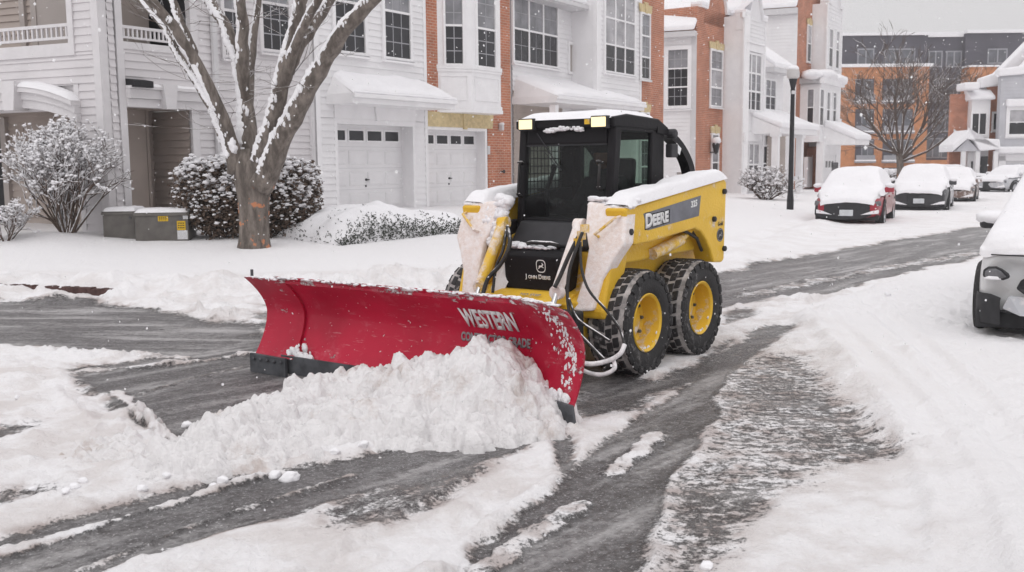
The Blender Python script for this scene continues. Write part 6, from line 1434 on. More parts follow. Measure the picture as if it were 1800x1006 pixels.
# ---------------- low evergreen bed under thick snow
def low_bed():
    Y0 = 19.4; c = atY(670, 410, Y0); base = Vector((c.x, c.y, gh(c.x, c.y))); T = empty('low_evergreen', base, 0, 'wide low evergreen shrub bed buried under thick lumpy snow before the garages', 'shrub')
    rr = random.Random(41); mb = MB(); lf = MB()
    A = atY(535, 430, 17.8)-base; B = atY(800, 385, 20.2)-base; ax = Vector((B.x-A.x, B.y-A.y, 0)); L = ax.length; ax.normalize(); nn = Vector((ax.y, -ax.x, 0)); mid = Vector(((A.x+B.x)/2, (A.y+B.y)/2, 0))
    GX, GY = np.meshgrid(np.linspace(base.x-6, base.x+6, 121), np.linspace(base.y-6, base.y+6, 121)); GH = ground_eval(GX, GY)[0]
    def gq(x, y):
        a = (x-base.x+6)*10; b = (y-base.y+6)*10; i, j = int(a), int(b); a -= i; b -= j
        return float((GH[j, i]*(1-a)+GH[j, i+1]*a)*(1-b)+(GH[j+1, i]*(1-a)+GH[j+1, i+1]*a)*b)
    def fn(u, v):
        x = (u-.5)*L; y = (v-.5)*2.2; e = max(0, 1-abs(2*u-1)**2.6)*max(0, 1-abs(2*v-1)**2.2)
        h = (.50+.10*sin(u*5+1))*e**.42*(.62+.75*float(fbm(x*1.5+3, y*1.5, 3)))+.05*float(fbm(x*6, y*6, 2))*e
        p = mid+ax*x+nn*y; g = gq(p.x+base.x, p.y+base.y)-base.z; return (p.x+.04*sin(y*9), p.y, g-.06+h*1.12)
    mb.grid(fn, 90, 44); mb.build('snow_blanket', M['snow_soft'], T, smooth=True, angle=180)
    for k in range(6000):
        u = rr.random(); q = rr.random()
        v = 1-abs(rr.gauss(0, .075)) if q < .55 else rr.random()
        if q >= .55 and not float(vnoise(u*16+3, v*7)) > .74: continue
        if q < .08: u = rr.choice((abs(rr.gauss(0, .03)), 1-abs(rr.gauss(0, .03)))); v = rr.random()
        v = min(1, max(0, v)); u = min(1, max(0, u))
        if q < .55 and float(vnoise(u*13, 3)) < .22: continue
        p = Vector(fn(u, v)); d = Vector((rr.gauss(0, .8), rr.gauss(0, .8), rr.uniform(.0, 1))).normalized()*rr.uniform(.025, .06); s_ = d.orthogonal().normalized()*.012; p = p-Vector((0, 0, rr.uniform(-.02, .10)))+nn*rr.uniform(0, .07)
        lf.add([p-s_, p+s_, p+d+s_*.3, p+d-s_*.3], [(0,1,2,3)])
    lf.build('foliage', M['leaf_green'], T)
low_bed()
# ---------------- bare street tree far down the road
def far_tree():
    Y0 = 72.; b0 = atY(1583, 318, Y0); base = Vector((b0.x, b0.y, -.1)); T = empty('bare_tree', base, 0, 'spreading bare tree with fine snowy twigs in front of the orange apartment block', 'tree')
    rr = random.Random(52); st = MB(); sn = MB(); out_ = []
    P = lambda px, py, dy=0: atY(px, py, Y0+dy)-base; wp_ = lambda w_: w_*Y0/FPX/2
    tk = MB(); tk.tube([P(1583, 320), P(1583, 300), P(1582, 285), P(1580, 270)], [wp_(17), wp_(13), wp_(12), wp_(11)], 8); tk.build('trunk', M['bark'], T, smooth=True)
    heads = [((1580, 275), (1560, 215), 7, 0), ((1582, 275), (1522, 205), 6, -2), ((1583, 280), (1588, 200), 8, 1), ((1584, 280), (1625, 215), 7, -1), ((1585, 282), (1662, 200), 6, 2), ((1578, 268), (1545, 230), 5, 2), ((1586, 280), (1612, 185), 6, 3), ((1581, 270), (1572, 170), 6, -3), ((1586, 284), (1678, 232), 5, -2), ((1577, 270), (1512, 240), 5, 1)]
    for (a, b_, w_, dy) in heads:
        p0, p1 = P(*a), P(b_[0], b_[1], dy); m_ = p0.lerp(p1, .5)+Vector((0, 0, -.3)); st.tube([p0, m_, p1], [wp_(w_), wp_(w_*.75), wp_(w_*.5)], 6); snow_tube(sn, [p0, m_, p1], [wp_(w_)*.8, wp_(w_*.6), wp_(w_*.4)], Vector((-.5, -.3, .8)), .55, .7, 5, 3)
        for k in range(5): grow(rr, m_.lerp(p1, k/4), (p1-m_)+Vector((rr.gauss(0, .8), rr.gauss(0, .8), rr.gauss(0, .5))), 1.7, wp_(w_*.42), 4, out_, .50, .03, 2, (2, 3), .78, .002)
    for pp, ra, lv in out_:
        st.tube(pp, [max(.011, z) for z in ra], 4, False)
        if rr.random() < .22: snow_tube(sn, pp, [max(.012, z*.7) for z in ra], Vector((-.4, -.3, .8)), .7, .8, 3, 1)
    st.build('branches', M['twig'], T); sn.build('branch_snow', M['snow'], T)
far_tree()
for (a, lab) in (((1466, 1508, 298, 312, 87, 1.2), 'small dark hedge capped with snow, left of the far tree'), ((1552, 1583, 301, 315, 87, 1.2), 'small snow capped hedge below the apartment block, beside the far tree trunk')):
    c, r = hb(*a); leaf_shrub('hedge', [(c, r)], 1600, lab, 'hedge', int(a[0]), 'leaf', .16, 3.)
# ================================================================== PARKED CARS
def paint(name, c, frost=.3, rough=.3):
    b = NB(name); f = b.ramp(b.noise(9, 5, .7), .72-frost*.5, .80-frost*.3); b.col(b.mix(b.math('MULTIPLY', f, .75), c, (.72, .68, .68))); b.rough(b.math('MULTIPLY_ADD', f, .4, rough)); b.p.inputs['Coat Weight'].default_value = .3; return b.m
M['car_red'] = paint('red_car_paint', (.33, .012, .03), .12); M['car_red_frost'] = paint('frosted_red_paint', (.36, .10, .09), .62)
M['car_black'] = paint('dark_car_paint', (.03, .031, .035), .15); M['car_brown'] = paint('frosted_brown_paint', (.16, .10, .08), .5); M['car_silver'] = paint('silver_car_paint', (.46, .47, .50), .5); M['car_white'] = paint('white_car_paint', (.72, .72, .73), .3)
M['clad'] = mat('black_cladding', (.035, .035, .038), .55, .2, 12); M['headlamp'] = mat('headlamp_glass', (.16, .16, .17), .15, .35, 9); M['plate'] = mat('number_plate', (.58, .60, .62), .4, .1, 10); M['frosted_window'] = mat('frosted_side_window', (.52, .50, .52), .55, .2, 4)
def car(name, pos, az, label, pm, pside=None, L=4.5, W_=1.82, Ht=1.5, hood=.98, cowl=1.12, roof0=1.75, roof1=3.3, snow=.13, suv=False, plate=True, group=None, snowcover=True, seed=1, dz=0., hoodlen=1.0, fx=None):
    """front at local x=0 facing +x, body extends to -L"""
    T = empty(name, (pos[0], pos[1], dz), pi/2-radians(az), label, 'car', group); hw = W_/2; rc = .34*(1.06 if suv else 1)
    tail = L-.12; belt = hood+.02
    def lower(x):          # bottom, shoulder height, half-width at distance x behind the nose
        e = min(1, x/.55); e2 = min(1, (L-x)/.5)
        wd = hw*(.80+.20*e**.55)*(.86+.14*e2**.5); sh = (hood-.20*(1-min(1, x/.35))**1.6) if x < hoodlen else hood+min(.10, (x-hoodlen)*.06); sh -= .10*(1-e2)
        return .22+.10*(1-e)**2+.12*(1-e2)**2, sh, wd
    st = [0, .05, .14, .3, .55, .9, 1.3, 1.8, 2.4, 3.0, 3.5, 3.9, L-.3, L-.1, L]
    ring = []
    for x in st:
        b_, s_, w_ = lower(x); ring.append([(-x, -w_*.86, b_), (-x, -w_*.97, b_+.10), (-x, -w_, (b_+s_)*.5), (-x, -w_*.97, s_-.10), (-x, -w_*.90, s_), (-x, 0, s_+.03), (-x, w_*.90, s_), (-x, w_*.97, s_-.10), (-x, w_, (b_+s_)*.5), (-x, w_*.97, b_+.10), (-x, w_*.86, b_)])
    mb = MB(); n = 11; vs = [p for r in ring for p in r]; fs = [(i*n+k, i*n+k+1, (i+1)*n+k+1, (i+1)*n+k) for i in range(len(st)-1) for k in range(n-1)]; fs += [(i*n, (i+1)*n, (i+1)*n+n-1, i*n+n-1) for i in range(len(st)-1)]; fs += [tuple(range(n)), tuple(range((len(st)-1)*n, len(st)*n))[::-1]]
    mb.add(vs, fs); body = mb.build('body', M[pm], T, smooth=True, sub=1, angle=60)
    # greenhouse
    def roofz(x):
        if x < hoodlen: return None
        if x < roof0: t = (x-hoodlen)/(roof0-hoodlen); return cowl+(Ht-cowl)*sin(t*pi/2)**.9
        if x < roof1: t = (x-roof0)/(roof1-roof0); return Ht+.03*sin(pi*t)
        t = (x-roof1)/(tail-roof1); return Ht-(Ht-belt-.05)*t**1.5
    g = MB(); xs = [hoodlen+(tail-hoodlen)*i/22 for i in range(23)]; R2 = []
    for x in xs:
        z = roofz(x); k = (z-belt)/(Ht-belt); w0 = lower(x)[2]*.91; w1 = w0-(.06+.20*k); R2.append([(-x, -w0, belt-.03), (-x, -(w0*.45+w1*.55), belt+(z-belt)*.55), (-x, -w1, z-.05*k), (-x, -w1*.6, z+.015), (-x, 0, z+.03), (-x, w1*.6, z+.015), (-x, w1, z-.05*k), (-x, (w0*.45+w1*.55), belt+(z-belt)*.55), (-x, w0, belt-.03)])
    n = 9; g.add([p for r in R2 for p in r], [(i*n+k, i*n+k+1, (i+1)*n+k+1, (i+1)*n+k) for i in range(22) for k in range(8)]+[tuple(range(n)), tuple(range(22*n, 23*n))[::-1]])
    g.build('greenhouse', M['frosted_window' if snowcover else 'pane'], T, smooth=True, angle=50)
    # side door line / lower sill
    if pside:
        k = MB()
        for s in (-1, 1):
            for x in (1.15, 2.15, 3.1): b_, s_, w_ = lower(x); k.box(-x-.006, -x+.006, s*w_*.955-.02, s*w_*.955+.045*s if s > 0 else s*w_*.955+.02, b_+.12, s_-.12)
        k = MB()
        for s in (-1, 1):
            pts = []
            for x in (.95, 1.4, 2., 2.6, 3.2, L-.62):
                b_, s_, w_ = lower(x)
                for f_, wf in ((.16, .985), (.5, 1.012), (.90, .985)): pts.append((-x, s*(w_*wf+.006), b_+(s_-b_)*f_))
            k.add(pts, [(i*3+j, i*3+j+1, (i+1)*3+j+1, (i+1)*3+j) for i in range(5) for j in range(2)])
        k.build('door_panel', M[pside], T, smooth=True)
        k = MB()
        for s in (-1, 1):
            for x in (1.9, 2.9): b_, s_, w_ = lower(x); k.box(-x-.10, -x+.10, s*(w_*1.0)-.025, s*(w_*1.0)+.025, s_-.17, s_-.13)
        k.build('door_handle', M[pm], T, bevel=.008)
    # wheels, arches
    for x in (.85, L-.85):
        for s in (-1, 1):
            k = MB(); k.lathe([(.20, -.10), (rc-.03, -.11), (rc, -.07), (rc, .07), (rc-.03, .11), (.20, .10)], 24, 'y', closed=True); wo = k.build('wheel', M['rubber'], T, smooth=True, angle=40); wo.location = (-x, s*(lower(x)[2]-.10), rc)
            k = MB(); k.lathe([(.205, s*.09), (.215, s*.105), (.19, s*.09), (.17, s*.05), (.0001, s*.045)], 18, 'y', caps=False)
            for i in range(5): a = 2*pi*i/5; k.add([(.05*cos(a+1.2), s*.075, .05*sin(a+1.2)), (.05*cos(a-1.2), s*.075, .05*sin(a-1.2)), (.20*cos(a-.16), s*.10, .20*sin(a-.16)), (.20*cos(a+.16), s*.10, .20*sin(a+.16))], [(0,1,2,3)])
            k.build('rim', M['car_silver'], wo, smooth=True, angle=40)
            k = MB(); 
            for i in range(13): a = pi*i/12; 
            pts = [((rc+.075)*cos(pi*i/12), (rc+.075)*sin(pi*i/12)) for i in range(13)]; inn = [((rc+.015)*cos(pi*i/12), (rc+.015)*sin(pi*i/12)) for i in range(13)]
            for i in range(12): k.prism([pts[i], pts[i+1], inn[i+1], inn[i]], s*(lower(x)[2]+.012), s*(lower(x)[2]-.2))
            ao = k.build('wheel_arch', M['clad'], T); ao.location = (-x, 0, rc)
    # face: grille, lamps, bumper, plate
    f = lambda y, z, o=.012: (-(.02+.30*max(0, abs(y)/hw-.45)**1.5*1.6)+o, y, z)
    def patch(name, pts, m, o=.02, th=.03):
        k = MB(); vs = [f(y, z, o) for y, z in pts]+[f(y, z, o-th-.04) for y, z in pts]; q = len(pts); k.add(vs, [tuple(range(q)), tuple(range(2*q-1, q-1, -1))]+[(i, (i+1) % q, q+(i+1) % q, q+i) for i in range(q)]); return k.build(name, M[m], T, bevel=.01, seg=1)
    zg = hood-.34; gw = 1.0; red = pm == 'car_red'
    if red:
        k = MB(); N_ = 16; P1 = []; P2 = []
        for i in range(N_+1):
            y = -.80+1.42*i/N_; e = abs((y+.09)/.71); zt_ = hood-.20+.05*(1-e**2); zb_ = .25+.10*e**3
            P1.append(f(y, zt_, .05)); P2.append(f(y, zb_, .06))
        k.add(P1+P2, [(i, i+1, N_+2+i, N_+1+i) for i in range(N_)]); k.build('grille', M['clad'], T)
    else: patch('grille', [(y, zg+z) for y, z in (((-.60, .02), (-.74, -.14), (-.58, -.26), (-.3, -.32), (.3, -.32), (.58, -.26), (.74, -.14), (.60, .02), (.3, .09), (-.3, .09)))], 'clad', .035)
    for s in (-1, 1): patch('headlight', [(s*.50, zg+.13), (s*.82, zg+.17), (s*.84, zg+.05), (s*.66, zg+.02)], 'headlamp', .04 if not red else .065)
    patch('bumper', [(-.78, .22), (-.80, .36), (.80, .36), (.78, .22)], 'clad', .02)
    if snowcover:
        for s in (-1, 1): patch('bumper_snow', [(s*.35, .37), (s*.78, .40), (s*.78, .50), (s*.62, .47)], 'snow', .10, .06)
    if plate: patch('number_plate', [(-.17, zg-.22), (.17, zg-.22), (.17, zg-.06), (-.17, zg-.06)], 'plate', .085)
    for s in (-1, 1):
        x = hoodlen+.28; w_ = lower(x)[2]; k = MB(); k.prism([(-x+.08, s*(w_-.06)), (-x+.02, s*(w_+.17)), (-x-.08, s*(w_+.18)), (-x-.08, s*(w_-.06))], belt+.0, belt+.15, 'z'); mo = k.build('mirror', M[pm], T, bevel=.03)
        if snowcover: k = MB(); k.blob((-x, s*(w_+.07), belt+.18), .12, 5, (.8, 1.2, .55), .1, 10, 6); k.build('mirror_snow', M['snow_soft'], mo, smooth=True)
    # snow blanket from the nose over bonnet, screen and roof
    if snowcover:
        prof = [(-.03, hood-.26), (-.01, hood-.12), (.06, hood+.0)]
        N = 44; pr = []
        for i in range(N+1):
            x = .10+(L-.16)*i/N
            if x < hoodlen: z = lower(x)[1]+snow*min(1, (x+.05)/.3)
            else: z = max(roofz(min(x, tail))+snow, lower(x)[1]+.05)
            pr.append((x, z))
        for _ in range(3): pr = [pr[0]]+[(pr[i][0], (pr[i-1][1]+2*pr[i][1]+pr[i+1][1])/4) for i in range(1, N)]+[pr[-1]]
        pr = [(-.05, hood-.24), (-.055, hood-.12)]+pr+[(L+.03, hood-.1)]
        mb = MB(); nv = 20
        def fn(u, v):
            t = u*(len(pr)-1); i = min(int(t), len(pr)-2); fr = t-i; x = pr[i][0]*(1-fr)+pr[i+1][0]*fr; z = pr[i][1]*(1-fr)+pr[i+1][1]*fr
            s_ = 2*v-1; xx = min(max(x, .02), L-.02); w_ = lower(xx)[2]*.955; zb = lower(xx)[1]-.04; 
            if hoodlen+.05 < x < tail:
                k = max(0, min(1, (z-snow-belt)/(Ht-belt))); w1 = w_-(.02+.20*k)
            else: w1 = w_*.97
            a = abs(s_)
            if a > .70: q = (a-.70)/.30; y = w1+(w_+.03-w1)*q**1.4; zz = z-.05-(z-.05-zb)*q
            else: q = a/.70; y = w1*q; zz = z+.015-.065*q**5
            nz = float(fbm(x*2.2+seed, s_*2+seed, 3))-.45
            xo = -x if x > .0 else -x-.0
            fr_y = -.30*max(0, a-.45)**1.5*1.4 if x < .25 else 0
            return (xo+fr_y, math.copysign(y, s_)+.02*nz, zz+nz*.07)
        mb.grid(fn, 70, nv*2); mb.build('snow_cover', M['snow_soft'], T, smooth=True, angle=180)
    return T
def front_at(px, py, Y): p = atY(px, py, Y); return (p.x, p.y)
car('parked_car', front_at(1487, 400, 26.0), 206, 'red hatchback under thick snow, its red flank frosted, nearest of the cars along the kerb', 'car_red', 'car_red_frost', 4.2, 1.72, 1.42, .90, 1.0, 1.65, 3.1, .15, group='snow covered cars parked along the kerb', seed=3, dz=-.10)
car('parked_car', front_at(1614, 378, 32.9), 206, 'dark crossover with snow over bonnet and windscreen, parked behind the red car', 'car_black', 'car_silver', 4.4, 1.80, 1.52, .98, 1.08, 1.7, 3.4, .14, True, group='snow covered cars parked along the kerb', seed=8, dz=-.16)
car('parked_car', front_at(1671, 366, 39.7), 207, 'small brownish car under snow, behind the dark crossover', 'car_brown', 'car_brown', 4.2, 1.72, 1.38, .9, 1.0, 1.6, 3.1, .14, plate=False, group='snow covered cars parked along the kerb', seed=12, dz=-.16)
car('parked_car', front_at(1741, 338, 58), 105, 'black estate car with bare dark sides seen side-on, far down the street', 'car_black', 'car_black', 4.9, 1.9, 1.48, .98, 1.05, 1.9, 4.0, .10, True, snowcover=True, seed=15, dz=-.16)
car('parked_car', front_at(1738, 342, 52), 240, 'pale silver car dusted with snow facing left, far right of the street', 'car_silver', 'car_silver', 4.5, 1.8, 1.42, .92, 1.02, 1.7, 3.2, .07, snowcover=True, plate=False, seed=18, dz=-.12)
# ---------------- the white crossover cut by the right edge
def near_suv():
    az = 212; p = gz(1711, 588, .02); dirn = Vector((sin(radians(az)), cos(radians(az)), 0)); lf = Vector((-dirn.y, dirn.x, 0)); W_ = 1.80
    # its right front corner (picture left) sits at the traced point
    c = Vector((p.x, p.y, 0))+lf*(W_/2)+dirn*.30
    T = empty('parked_car', (c.x, c.y, -.02), pi/2-radians(az), 'white crossover with black lower bumper and snow heaped bonnet, cut by the right edge', 'car'); hw = W_/2
    nose = lambda y: -.34*abs(y/hw)**2.6
    hz = .86
    # body shell: stations along the length
    st = [(0,.26,.80,.90),(.04,.22,.84,.95),(.14,.20,.88,.985),(.35,.20,.90,1.0),(.8,.22,.93,1.0),(1.3,.24,.98,1.0),(2,.25,1.02,1.0),(3,.25,1.05,1.0),(3.9,.28,1.06,.98),(4.3,.32,1.04,.93),(4.42,.4,.98,.88)]
    mb = MB(); ny = 13; vs = []
    for x, b_, s_, wf in st:
        fade = max(0, 1-x/.9)
        for lev in (b_, b_+.14, (b_+s_)/2, s_-.12, s_-.03):
            pass
        ring = []
        for (yf, zf) in ((-.93, 0), (-1.0, .16), (-1.0, .5), (-.985, .80), (-.93, .94), (-.6, 1.0), (0, 1.03), (.6, 1.0), (.93, .94), (.985, .80), (1.0, .5), (1.0, .16), (.93, 0)):
            y = yf*hw*wf; z = b_+(s_-b_)*zf; ring.append((-x+nose(y)*fade, y, z))
        vs += ring
    m = len(st); fs = [(i*ny+k, i*ny+k+1, (i+1)*ny+k+1, (i+1)*ny+k) for i in range(m-1) for k in range(ny-1)]+[(i*ny, (i+1)*ny, (i+1)*ny+ny-1, i*ny+ny-1) for i in range(m-1)]
    # front closure as a curved strip
    mb.add(vs, fs+[tuple(range(ny)), tuple(range((m-1)*ny, m*ny))[::-1]]); mb.build('body', M['car_white'], T, smooth=True, angle=50, sub=1)
    def panel(name, pts, m_, o, th=.05, parent=None, bev=.015):
        k = MB(); vs = [(nose(y)+o+dx, y, z) for y, z, dx in pts]+[(nose(y)+o-th+dx, y, z) for y, z, dx in pts]; q = len(pts); k.add(vs, [tuple(range(q)), tuple(range(2*q-1, q-1, -1))]+[(i, (i+1) % q, q+(i+1) % q, q+i) for i in range(q)]); return k.build(name, M[m_], parent or T, bevel=bev)
    S = -1     # picture-left side of the car is local -y
    for s in (-1, 1):
        # wrap-around black lower corner, white front insert
        k = MB(); cols_ = []
        for (y, dx) in ((1.012, -.62), (1.015, -.40), (1.012, -.18), (.99, -.02), (.93, .03), (.84, .03), (.74, .03)):
            yy = s*y*hw; xx = nose(y*hw)+dx*(.9 if dx < 0 else 1)
            cols_.append([(xx, yy, .17), (xx+.02, yy*1.004, .30), (xx+.015, yy*1.004, .39), (xx-.0, yy, .445 if y > .8 else .42)])
        k.add([p for c_ in cols_ for p in c_], [(i*4+j, i*4+j+1, (i+1)*4+j+1, (i+1)*4+j) for i in range(6) for j in range(3)]); k.build('lower_cladding', M['clad'], T, smooth=True)
        hl = panel('headlight', [(s*y*hw, z, .0) for y, z in ((.80, .70), (.88, .69), (.925, .66), (.93, .60), (.885, .575), (.72, .585), (.66, .61), (.68, .645), (.74, .68))], 'black_metal', .075, .09)
        panel('lens', [(s*y*hw, z, .0) for y, z in ((.80, .685), (.87, .675), (.905, .65), (.905, .605), (.87, .59), (.73, .60), (.69, .62), (.75, .668))], 'headlamp', .082, .02, hl, .008)
        k = MB(); k.blob((nose(.8*hw)+.085, s*.80*hw, .597), .05, 3, (.35, 1.9, .35), .2, 10, 6); k.build('lamp_snow', M['snow'], hl, smooth=True)
    panel('grille', [(y*hw, z, 0) for y, z in ((-.56, .60), (-.60, .52), (-.50, .46), (.50, .46), (.60, .52), (.56, .60), (.35, .70), (-.35, .70))], 'black_metal', .07)
    panel('bumper_insert', [(y*hw, z, 0) for y, z in ((-.72, .33), (-.66, .45), (.66, .45), (.72, .33), (.55, .28), (-.55, .28))], 'car_silver', .075)
    panel('bumper', [(y*hw, z, 0) for y, z in ((-.98, .12), (-.99, .30), (-.6, .29), (.6, .29), (.99, .30), (.98, .12))], 'clad', .055, .2)
    for x in (.88, 3.5):
        for s in (-1, 1):
            k = MB(); k.lathe([(.21, -.11), (.32, -.12), (.355, -.08), (.355, .08), (.32, .12), (.21, .11)], 28, 'y', closed=True); wo = k.build('wheel', M['rubber'], T, smooth=True, angle=40); wo.location = (-x+.1, s*(hw-.08), .355); k = MB(); k.lathe([(.22, s*.09), (.2, s*.08), (.0001, s*.06)], 20, 'y'); k.build('rim', M['car_silver'], wo, smooth=True)
    # bonnet seam
    k = MB(); k.tube([(nose(y*hw)+.005-.02, y*hw, .795+.03*(1-abs(y))) for y in [-.86+.086*i for i in range(21)]], .006, 6); k.build('bonnet_seam', M['clad'], T)
    # cabin
    g = MB(); R2 = []
    for x, z, w0, w1 in ((1.15, 1.06, .86, .84), (1.5, 1.27, .86, .76), (1.9, 1.52, .86, .68), (2.2, 1.60, .86, .66), (3.2, 1.62, .86, .66), (3.9, 1.55, .86, .64), (4.35, 1.1, .84, .72)):
        R2.append([(-x, -w0, 1.0), (-x, -w1, z-.05), (-x, -w1*.6, z), (-x, w1*.6, z), (-x, w1, z-.05), (-x, w0, 1.0)])
    g.add([p for r in R2 for p in r], [(i*6+k, i*6+k+1, (i+1)*6+k+1, (i+1)*6+k) for i in range(6) for k in range(5)]+[tuple(range(6)), tuple(range(36, 42))[::-1]]); g.build('cabin', M['frosted_window'], T, smooth=True, angle=40)
    # snow over bonnet, screen, roof
    pr = [(.03, .82), (.06, .88), (.16, .95), (.35, 1.02), (.6, 1.06), (.9, 1.10), (1.15, 1.17), (1.4, 1.33), (1.7, 1.53), (1.95, 1.68), (2.2, 1.75), (2.7, 1.78), (3.3, 1.76), (3.9, 1.68), (4.2, 1.45), (4.4, 1.1), (4.45, 1.0)]
    mb = MB()
    def fn(u, v):
        t = u*(len(pr)-1); i = min(int(t), len(pr)-2); fr = t-i; x = pr[i][0]*(1-fr)+pr[i+1][0]*fr; z = pr[i][1]*(1-fr)+pr[i+1][1]*fr
        s_ = 2*v-1; a = abs(s_); k = max(0, min(1, (z-1.12)/.5)); w1 = hw*(.93-.20*k); w0 = hw*.985; zb = min(z-.02, .86+.03*x)
        if a > .72: q = (a-.72)/.28; y = w1+(w0-w1)*q; zz = z-.06-(z-.06-zb)*q**1.1
        else: q = a/.72; y = w1*q; zz = z-.06*q**4
        y = math.copysign(y, s_); nz = float(fbm(x*2+5, s_*2+5, 3))-.45
        return (-x+nose(y)*max(0, 1-x/.9), y, zz+nz*.05)
    mb.grid(fn, 90, 48); mb.build('snow_cover', M['snow_soft'], T, smooth=True, angle=180)
    for s in (-1, 1):
        k = MB(); k.prism([(-1.28, s*.70), (-1.22, s*.97), (-1.32, s*1.02), (-1.40, s*.97), (-1.38, s*.70)], .975, 1.06, 'z'); mo = k.build('mirror', M['clad'], T, bevel=.035); k = MB(); k.blob((-1.31, s*.87, 1.085), .14, 5, (.9, 1.4, .5), .1, 12, 8); k.build('mirror_snow', M['snow_soft'], mo, smooth=True)
near_suv()
# ================================================================== STREET FURNITURE, LOOSE SNOW, FALLING SNOW
def lamp():
    Y0 = 31.5; b = atY(1389, 358, Y0); T = empty('street_lamp', (b.x, b.y, b.z-.3), 0, 'dark street lamp post with a white snow topped globe lantern', 'street lamp')
    pz = lambda py: atY(1389, py, Y0).z-b.z+.3; wp_ = lambda w_: w_*Y0/FPX/2
    k = MB(); k.lathe([(wp_(12), 0), (wp_(12), pz(352)), (wp_(9), pz(335)), (wp_(8), pz(250)), (wp_(7), pz(165)), (wp_(8.5), pz(160)), (wp_(7), pz(156)), (wp_(10), pz(150)), (wp_(13), pz(143)), (wp_(15), pz(139)), (wp_(14), pz(138))], 16); k.build('post', M['black_metal'], T, smooth=True, angle=30)
    k = MB(); k.lathe([(wp_(15), pz(139)), (wp_(21), pz(136)), (wp_(22), pz(130)), (wp_(20), pz(124)), (wp_(16), pz(120)), (wp_(4), pz(117))], 20); k.build('globe', M['frost_globe'], T, smooth=True)
    k = MB(); k.blob((0, 0, pz(121)), wp_(20), 3, (1, 1, .55), .08, 14, 8); k.build('snow_cap', M['snow_soft'], T, smooth=True)
    k = MB(); k.box(-.06, .06, -.14, -.06, pz(166), pz(160)); k.build('sensor', M['gutter'], T)
M['frost_globe'] = mat('frosted_globe', (.55, .53, .52), .4, .05, 3)
lamp()
M['cabinet'] = mat('grey_green_cabinet', (.135, .125, .115), .6, .2, 5); M['label_yellow'] = mat('yellow_label', (.66, .42, .02), .5, .2, 60); M['label_white'] = mat('white_label', (.62, .62, .63), .5, .15, 60)
def cabinets():
    Y0 = 18.2
    def box(px0, px1, py0, py1, Y, name, label, depth, rz, stick=False):
        a = atY(px0, py1, Y); b = atY(px1, py1, Y); t = atY((px0+px1)/2, py0, Y); w_ = b.x-a.x; h = t.z-a.z; T = empty(name, ((a.x+b.x)/2, Y, a.z-.02), rz, label, 'utility box', 'utility cabinets on the lawn')
        k = MB(); k.prism([(-w_/2, 0), (w_/2, 0), (w_/2, h), (-w_/2, h)], 0, depth); k.build('case', M['cabinet'], T, bevel=.015)
        k = MB(); k.prism([(0.03-.0, h+.003), (-.025, h-.03), (-.025, h-.06), (0, h-.06), (depth, h-.06), (depth+.02, h-.03), (depth, h+.015)], -w_/2-.02, w_/2+.02, 'x'); lo = k.build('lid', M['cabinet'], T, bevel=.008)
        k = MB(); k.grid(lambda u, v: (-w_/2+w_*u, -.0+depth*v, h+.0+.075*min(1, (1-abs(2*u-1))*9)**.5*min(1, (1-abs(2*v-1))*5)**.5*(.7+.6*float(fbm(u*4, v*4, 3)))), 30, 16); k.build('lid_snow', M['snow_soft'], lo, smooth=True, angle=180)
        k = MB(); k.lathe([(.02, -.02), (.02, 0)], 8, 'y', (w_*.36, 0, h*.78)); k.build('latch', M['steel'], T)
        if stick:
            for x0, x1, z0, z1, m_ in ((-.06, .12, h*.70, h*.88, 'label_yellow'), (.27, .42, h*.38, h*.70, 'label_yellow'), (.27, .45, h*.06, h*.37, 'label_white'), (.38, .47, h*.76, h*.93, 'label_white'), (.51, .57, h*.78, h*.93, 'label_white')):
                k = MB(); k.box(x0, x1, -.004, .0, z0, z1); so_ = k.build('warning_label', M[m_], T)
                if m_ == 'label_yellow':
                    k = MB()
                    for r in range(3):
                        for c in range(4): xx = x0+(x1-x0)*(.12+.2*c); zz = z0+(z1-z0)*(.2+.25*r); k.box(xx, xx+(x1-x0)*.13, -.0055, -.004, zz, zz+(z1-z0)*.12)
                    k.build('print', M['lettering_dark'], so_)
    box(183, 238, 370, 421, Y0+.05, 'utility_cabinet', 'plain dark utility cabinet, the left one of the pair with a snowy lid', .75, radians(4))
    box(240, 331, 372, 423, Y0-.1, 'utility_cabinet', 'dark utility cabinet with yellow and white warning labels and a snowy lid', .75, radians(7), True)
cabinets()
# brick edging of the lawn showing at the left
M['edging'] = mat('dark_edging_brick', (.10, .055, .05), .8, .3, 9)
def edging():
    k = MB(); pts = [(-14, 13.62), (-7.7, 12.68), (-6.0, 12.38)]
    a = gz(-30, 497, .14); b = gz(215, 506, .13); n = 34
    for i in range(n):
        p = a.lerp(b, i/n); q = a.lerp(b, (i+.93)/n); j = rnd.uniform(-.012, .012); t = (q-p).normalized(); nn = Vector((t.y, -t.x, 0)); vs = []
        for z in (p.z-.13, p.z-.008+j):
            for c, o in ((p, 0), (q, 0), (q, .11), (p, .11)): v = c+nn*o; vs.append((v.x, v.y, z))
        k.add(vs, [(0,3,2,1), (4,5,6,7), (0,1,5,4), (1,2,6,5), (2,3,7,6), (3,0,4,7)])
    o = k.build('brick_edging', M['edging']); tag(o, 'dark reddish brick edging between the snowy lawn and the road, at left', 'edging')
edging()
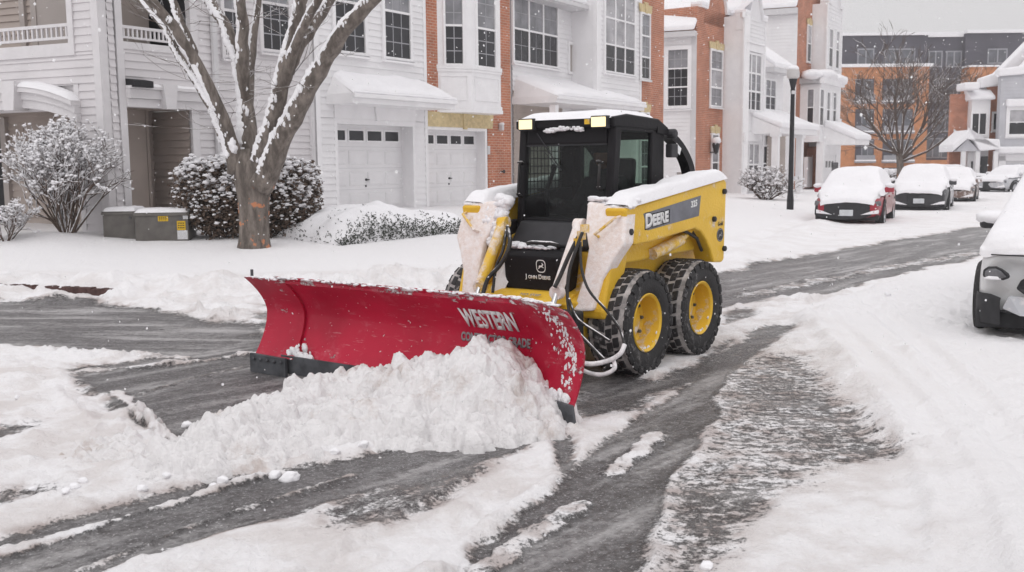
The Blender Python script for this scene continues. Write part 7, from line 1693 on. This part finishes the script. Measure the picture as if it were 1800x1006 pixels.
# loose balls of snow lying on the road
CL = [(508,838,.046),(483,833,.036),(392,852,.030),(375,854,.02),(293,850,.022),(132,860,.026),(117,876,.022),(146,850,.024),(57,858,.018),(745,772,.045),(780,764,.05),(695,776,.03),(640,790,.03),(1242,998,.03),(850,775,.035),(590,800,.03),(30,705,.022),(250,865,.025),(1560,535,.04),(960,765,.035),(330,745,.035),(275,800,.04),(215,805,.04)]
def chunk(r, seed):
    g = random.Random(seed); bm = bmesh.new(); bmesh.ops.create_icosphere(bm, subdivisions=3, radius=r)
    cuts = [(Vector((g.gauss(0, 1), g.gauss(0, 1), g.gauss(0, .8))).normalized(), r*g.uniform(.55, .9)) for _ in range(9)]; ph = [g.uniform(0, 6) for _ in range(3)]
    for v in bm.verts:
        for n_, d in cuts:
            q = v.co.dot(n_)-d
            if q > 0: v.co -= n_*q*.85
        k = v.co/r; v.co *= 1+.07*sin(7*k.x+ph[0])*sin(8*k.y+ph[1])+.06*sin(15*k.z+ph[2])+g.uniform(-.05, .05)
    me = bpy.data.meshes.new('snow_clump'); bm.to_mesh(me); bm.free(); me.polygons.foreach_set('use_smooth', [True]*len(me.polygons)); me.materials.append(M['snow']); return me
for i, (x, y, r) in enumerate(CL):
    p = gz(x, y, .02); z = gh(p.x, p.y); o = bpy.data.objects.new('snow_clump', chunk(r, i)); COL.objects.link(o)
    o.location = (p.x, p.y, z+r*.28); o.rotation_euler = (0, 0, i*1.3); o.scale = (1.25, 1.05, .8); tag(o, 'loose crumbly clump of snow lying on the ground near the plough', 'snow clump', 'loose clumps of snow on the road')
# falling snow: countless flakes through the air
def flake_mat():
    b = NB('snow_flake'); tl = b.n('ShaderNodeBsdfTranslucent'); tl.inputs[0].default_value = (.95, .95, .96, 1); ad = b.n('ShaderNodeMixShader'); ad.inputs[0].default_value = .55
    b.col((.95, .95, .96)); b.rough(.9); b.l(b.p.outputs[0], ad.inputs[1]); b.l(tl.outputs[0], ad.inputs[2]); b.l(ad.outputs[0], b.o.inputs[0]); return b.m
M['flake'] = flake_mat()
def flakes():
    g = np.random.RandomState(5); V = []; Fq = []
    for i in range(9500):
        Yd = 3.4+(g.rand()**.62)*30; x = g.uniform(-.72, .72)*Yd*1.05; z = CH+g.uniform(-.52, .36)*Yd
        if z < .1 or z > 9: continue
        r = .0036*(1+.7*g.rand()**3)*(.8+.28*Yd**.62); k = len(V)
        for q in range(2):
            u = g.randn(3); u /= np.linalg.norm(u); v = np.cross(u, g.randn(3)); v /= np.linalg.norm(v)
            for cu, cv in ((1, .2), (-.1, 1.05), (-1, -.15), (.15, -.9)): p = (u*cu+v*cv)*r; V.append((x+p[0], Yd+p[1], z+p[2]*1.2))
            Fq.append((k+4*q, k+4*q+1, k+4*q+2, k+4*q+3))
    o = np_mesh('falling_snow', V, Fq, M['flake']); tag(o, 'white snowflakes drifting down through the air over the street', 'snowflakes', kind='stuff')
flakes()
# haze of falling snow down the street
def haze():
    b = bpy.data.materials.new('haze'); b.use_nodes = True; t = b.node_tree; t.nodes.clear(); o_ = t.nodes.new('ShaderNodeOutputMaterial'); v = t.nodes.new('ShaderNodeVolumePrincipled'); v.inputs['Color'].default_value = (.96, .95, .97, 1); v.inputs['Density'].default_value = HAZE; v.inputs['Anisotropy'].default_value = .2; t.links.new(v.outputs[0], o_.inputs['Volume'])
    k = MB(); k.box(-190, 190, -12, 210, -1.4, 40); o = k.build('haze', b); tag(o, kind='stuff'); o.visible_shadow = True
HAZE = .0016
if HAZE: haze()
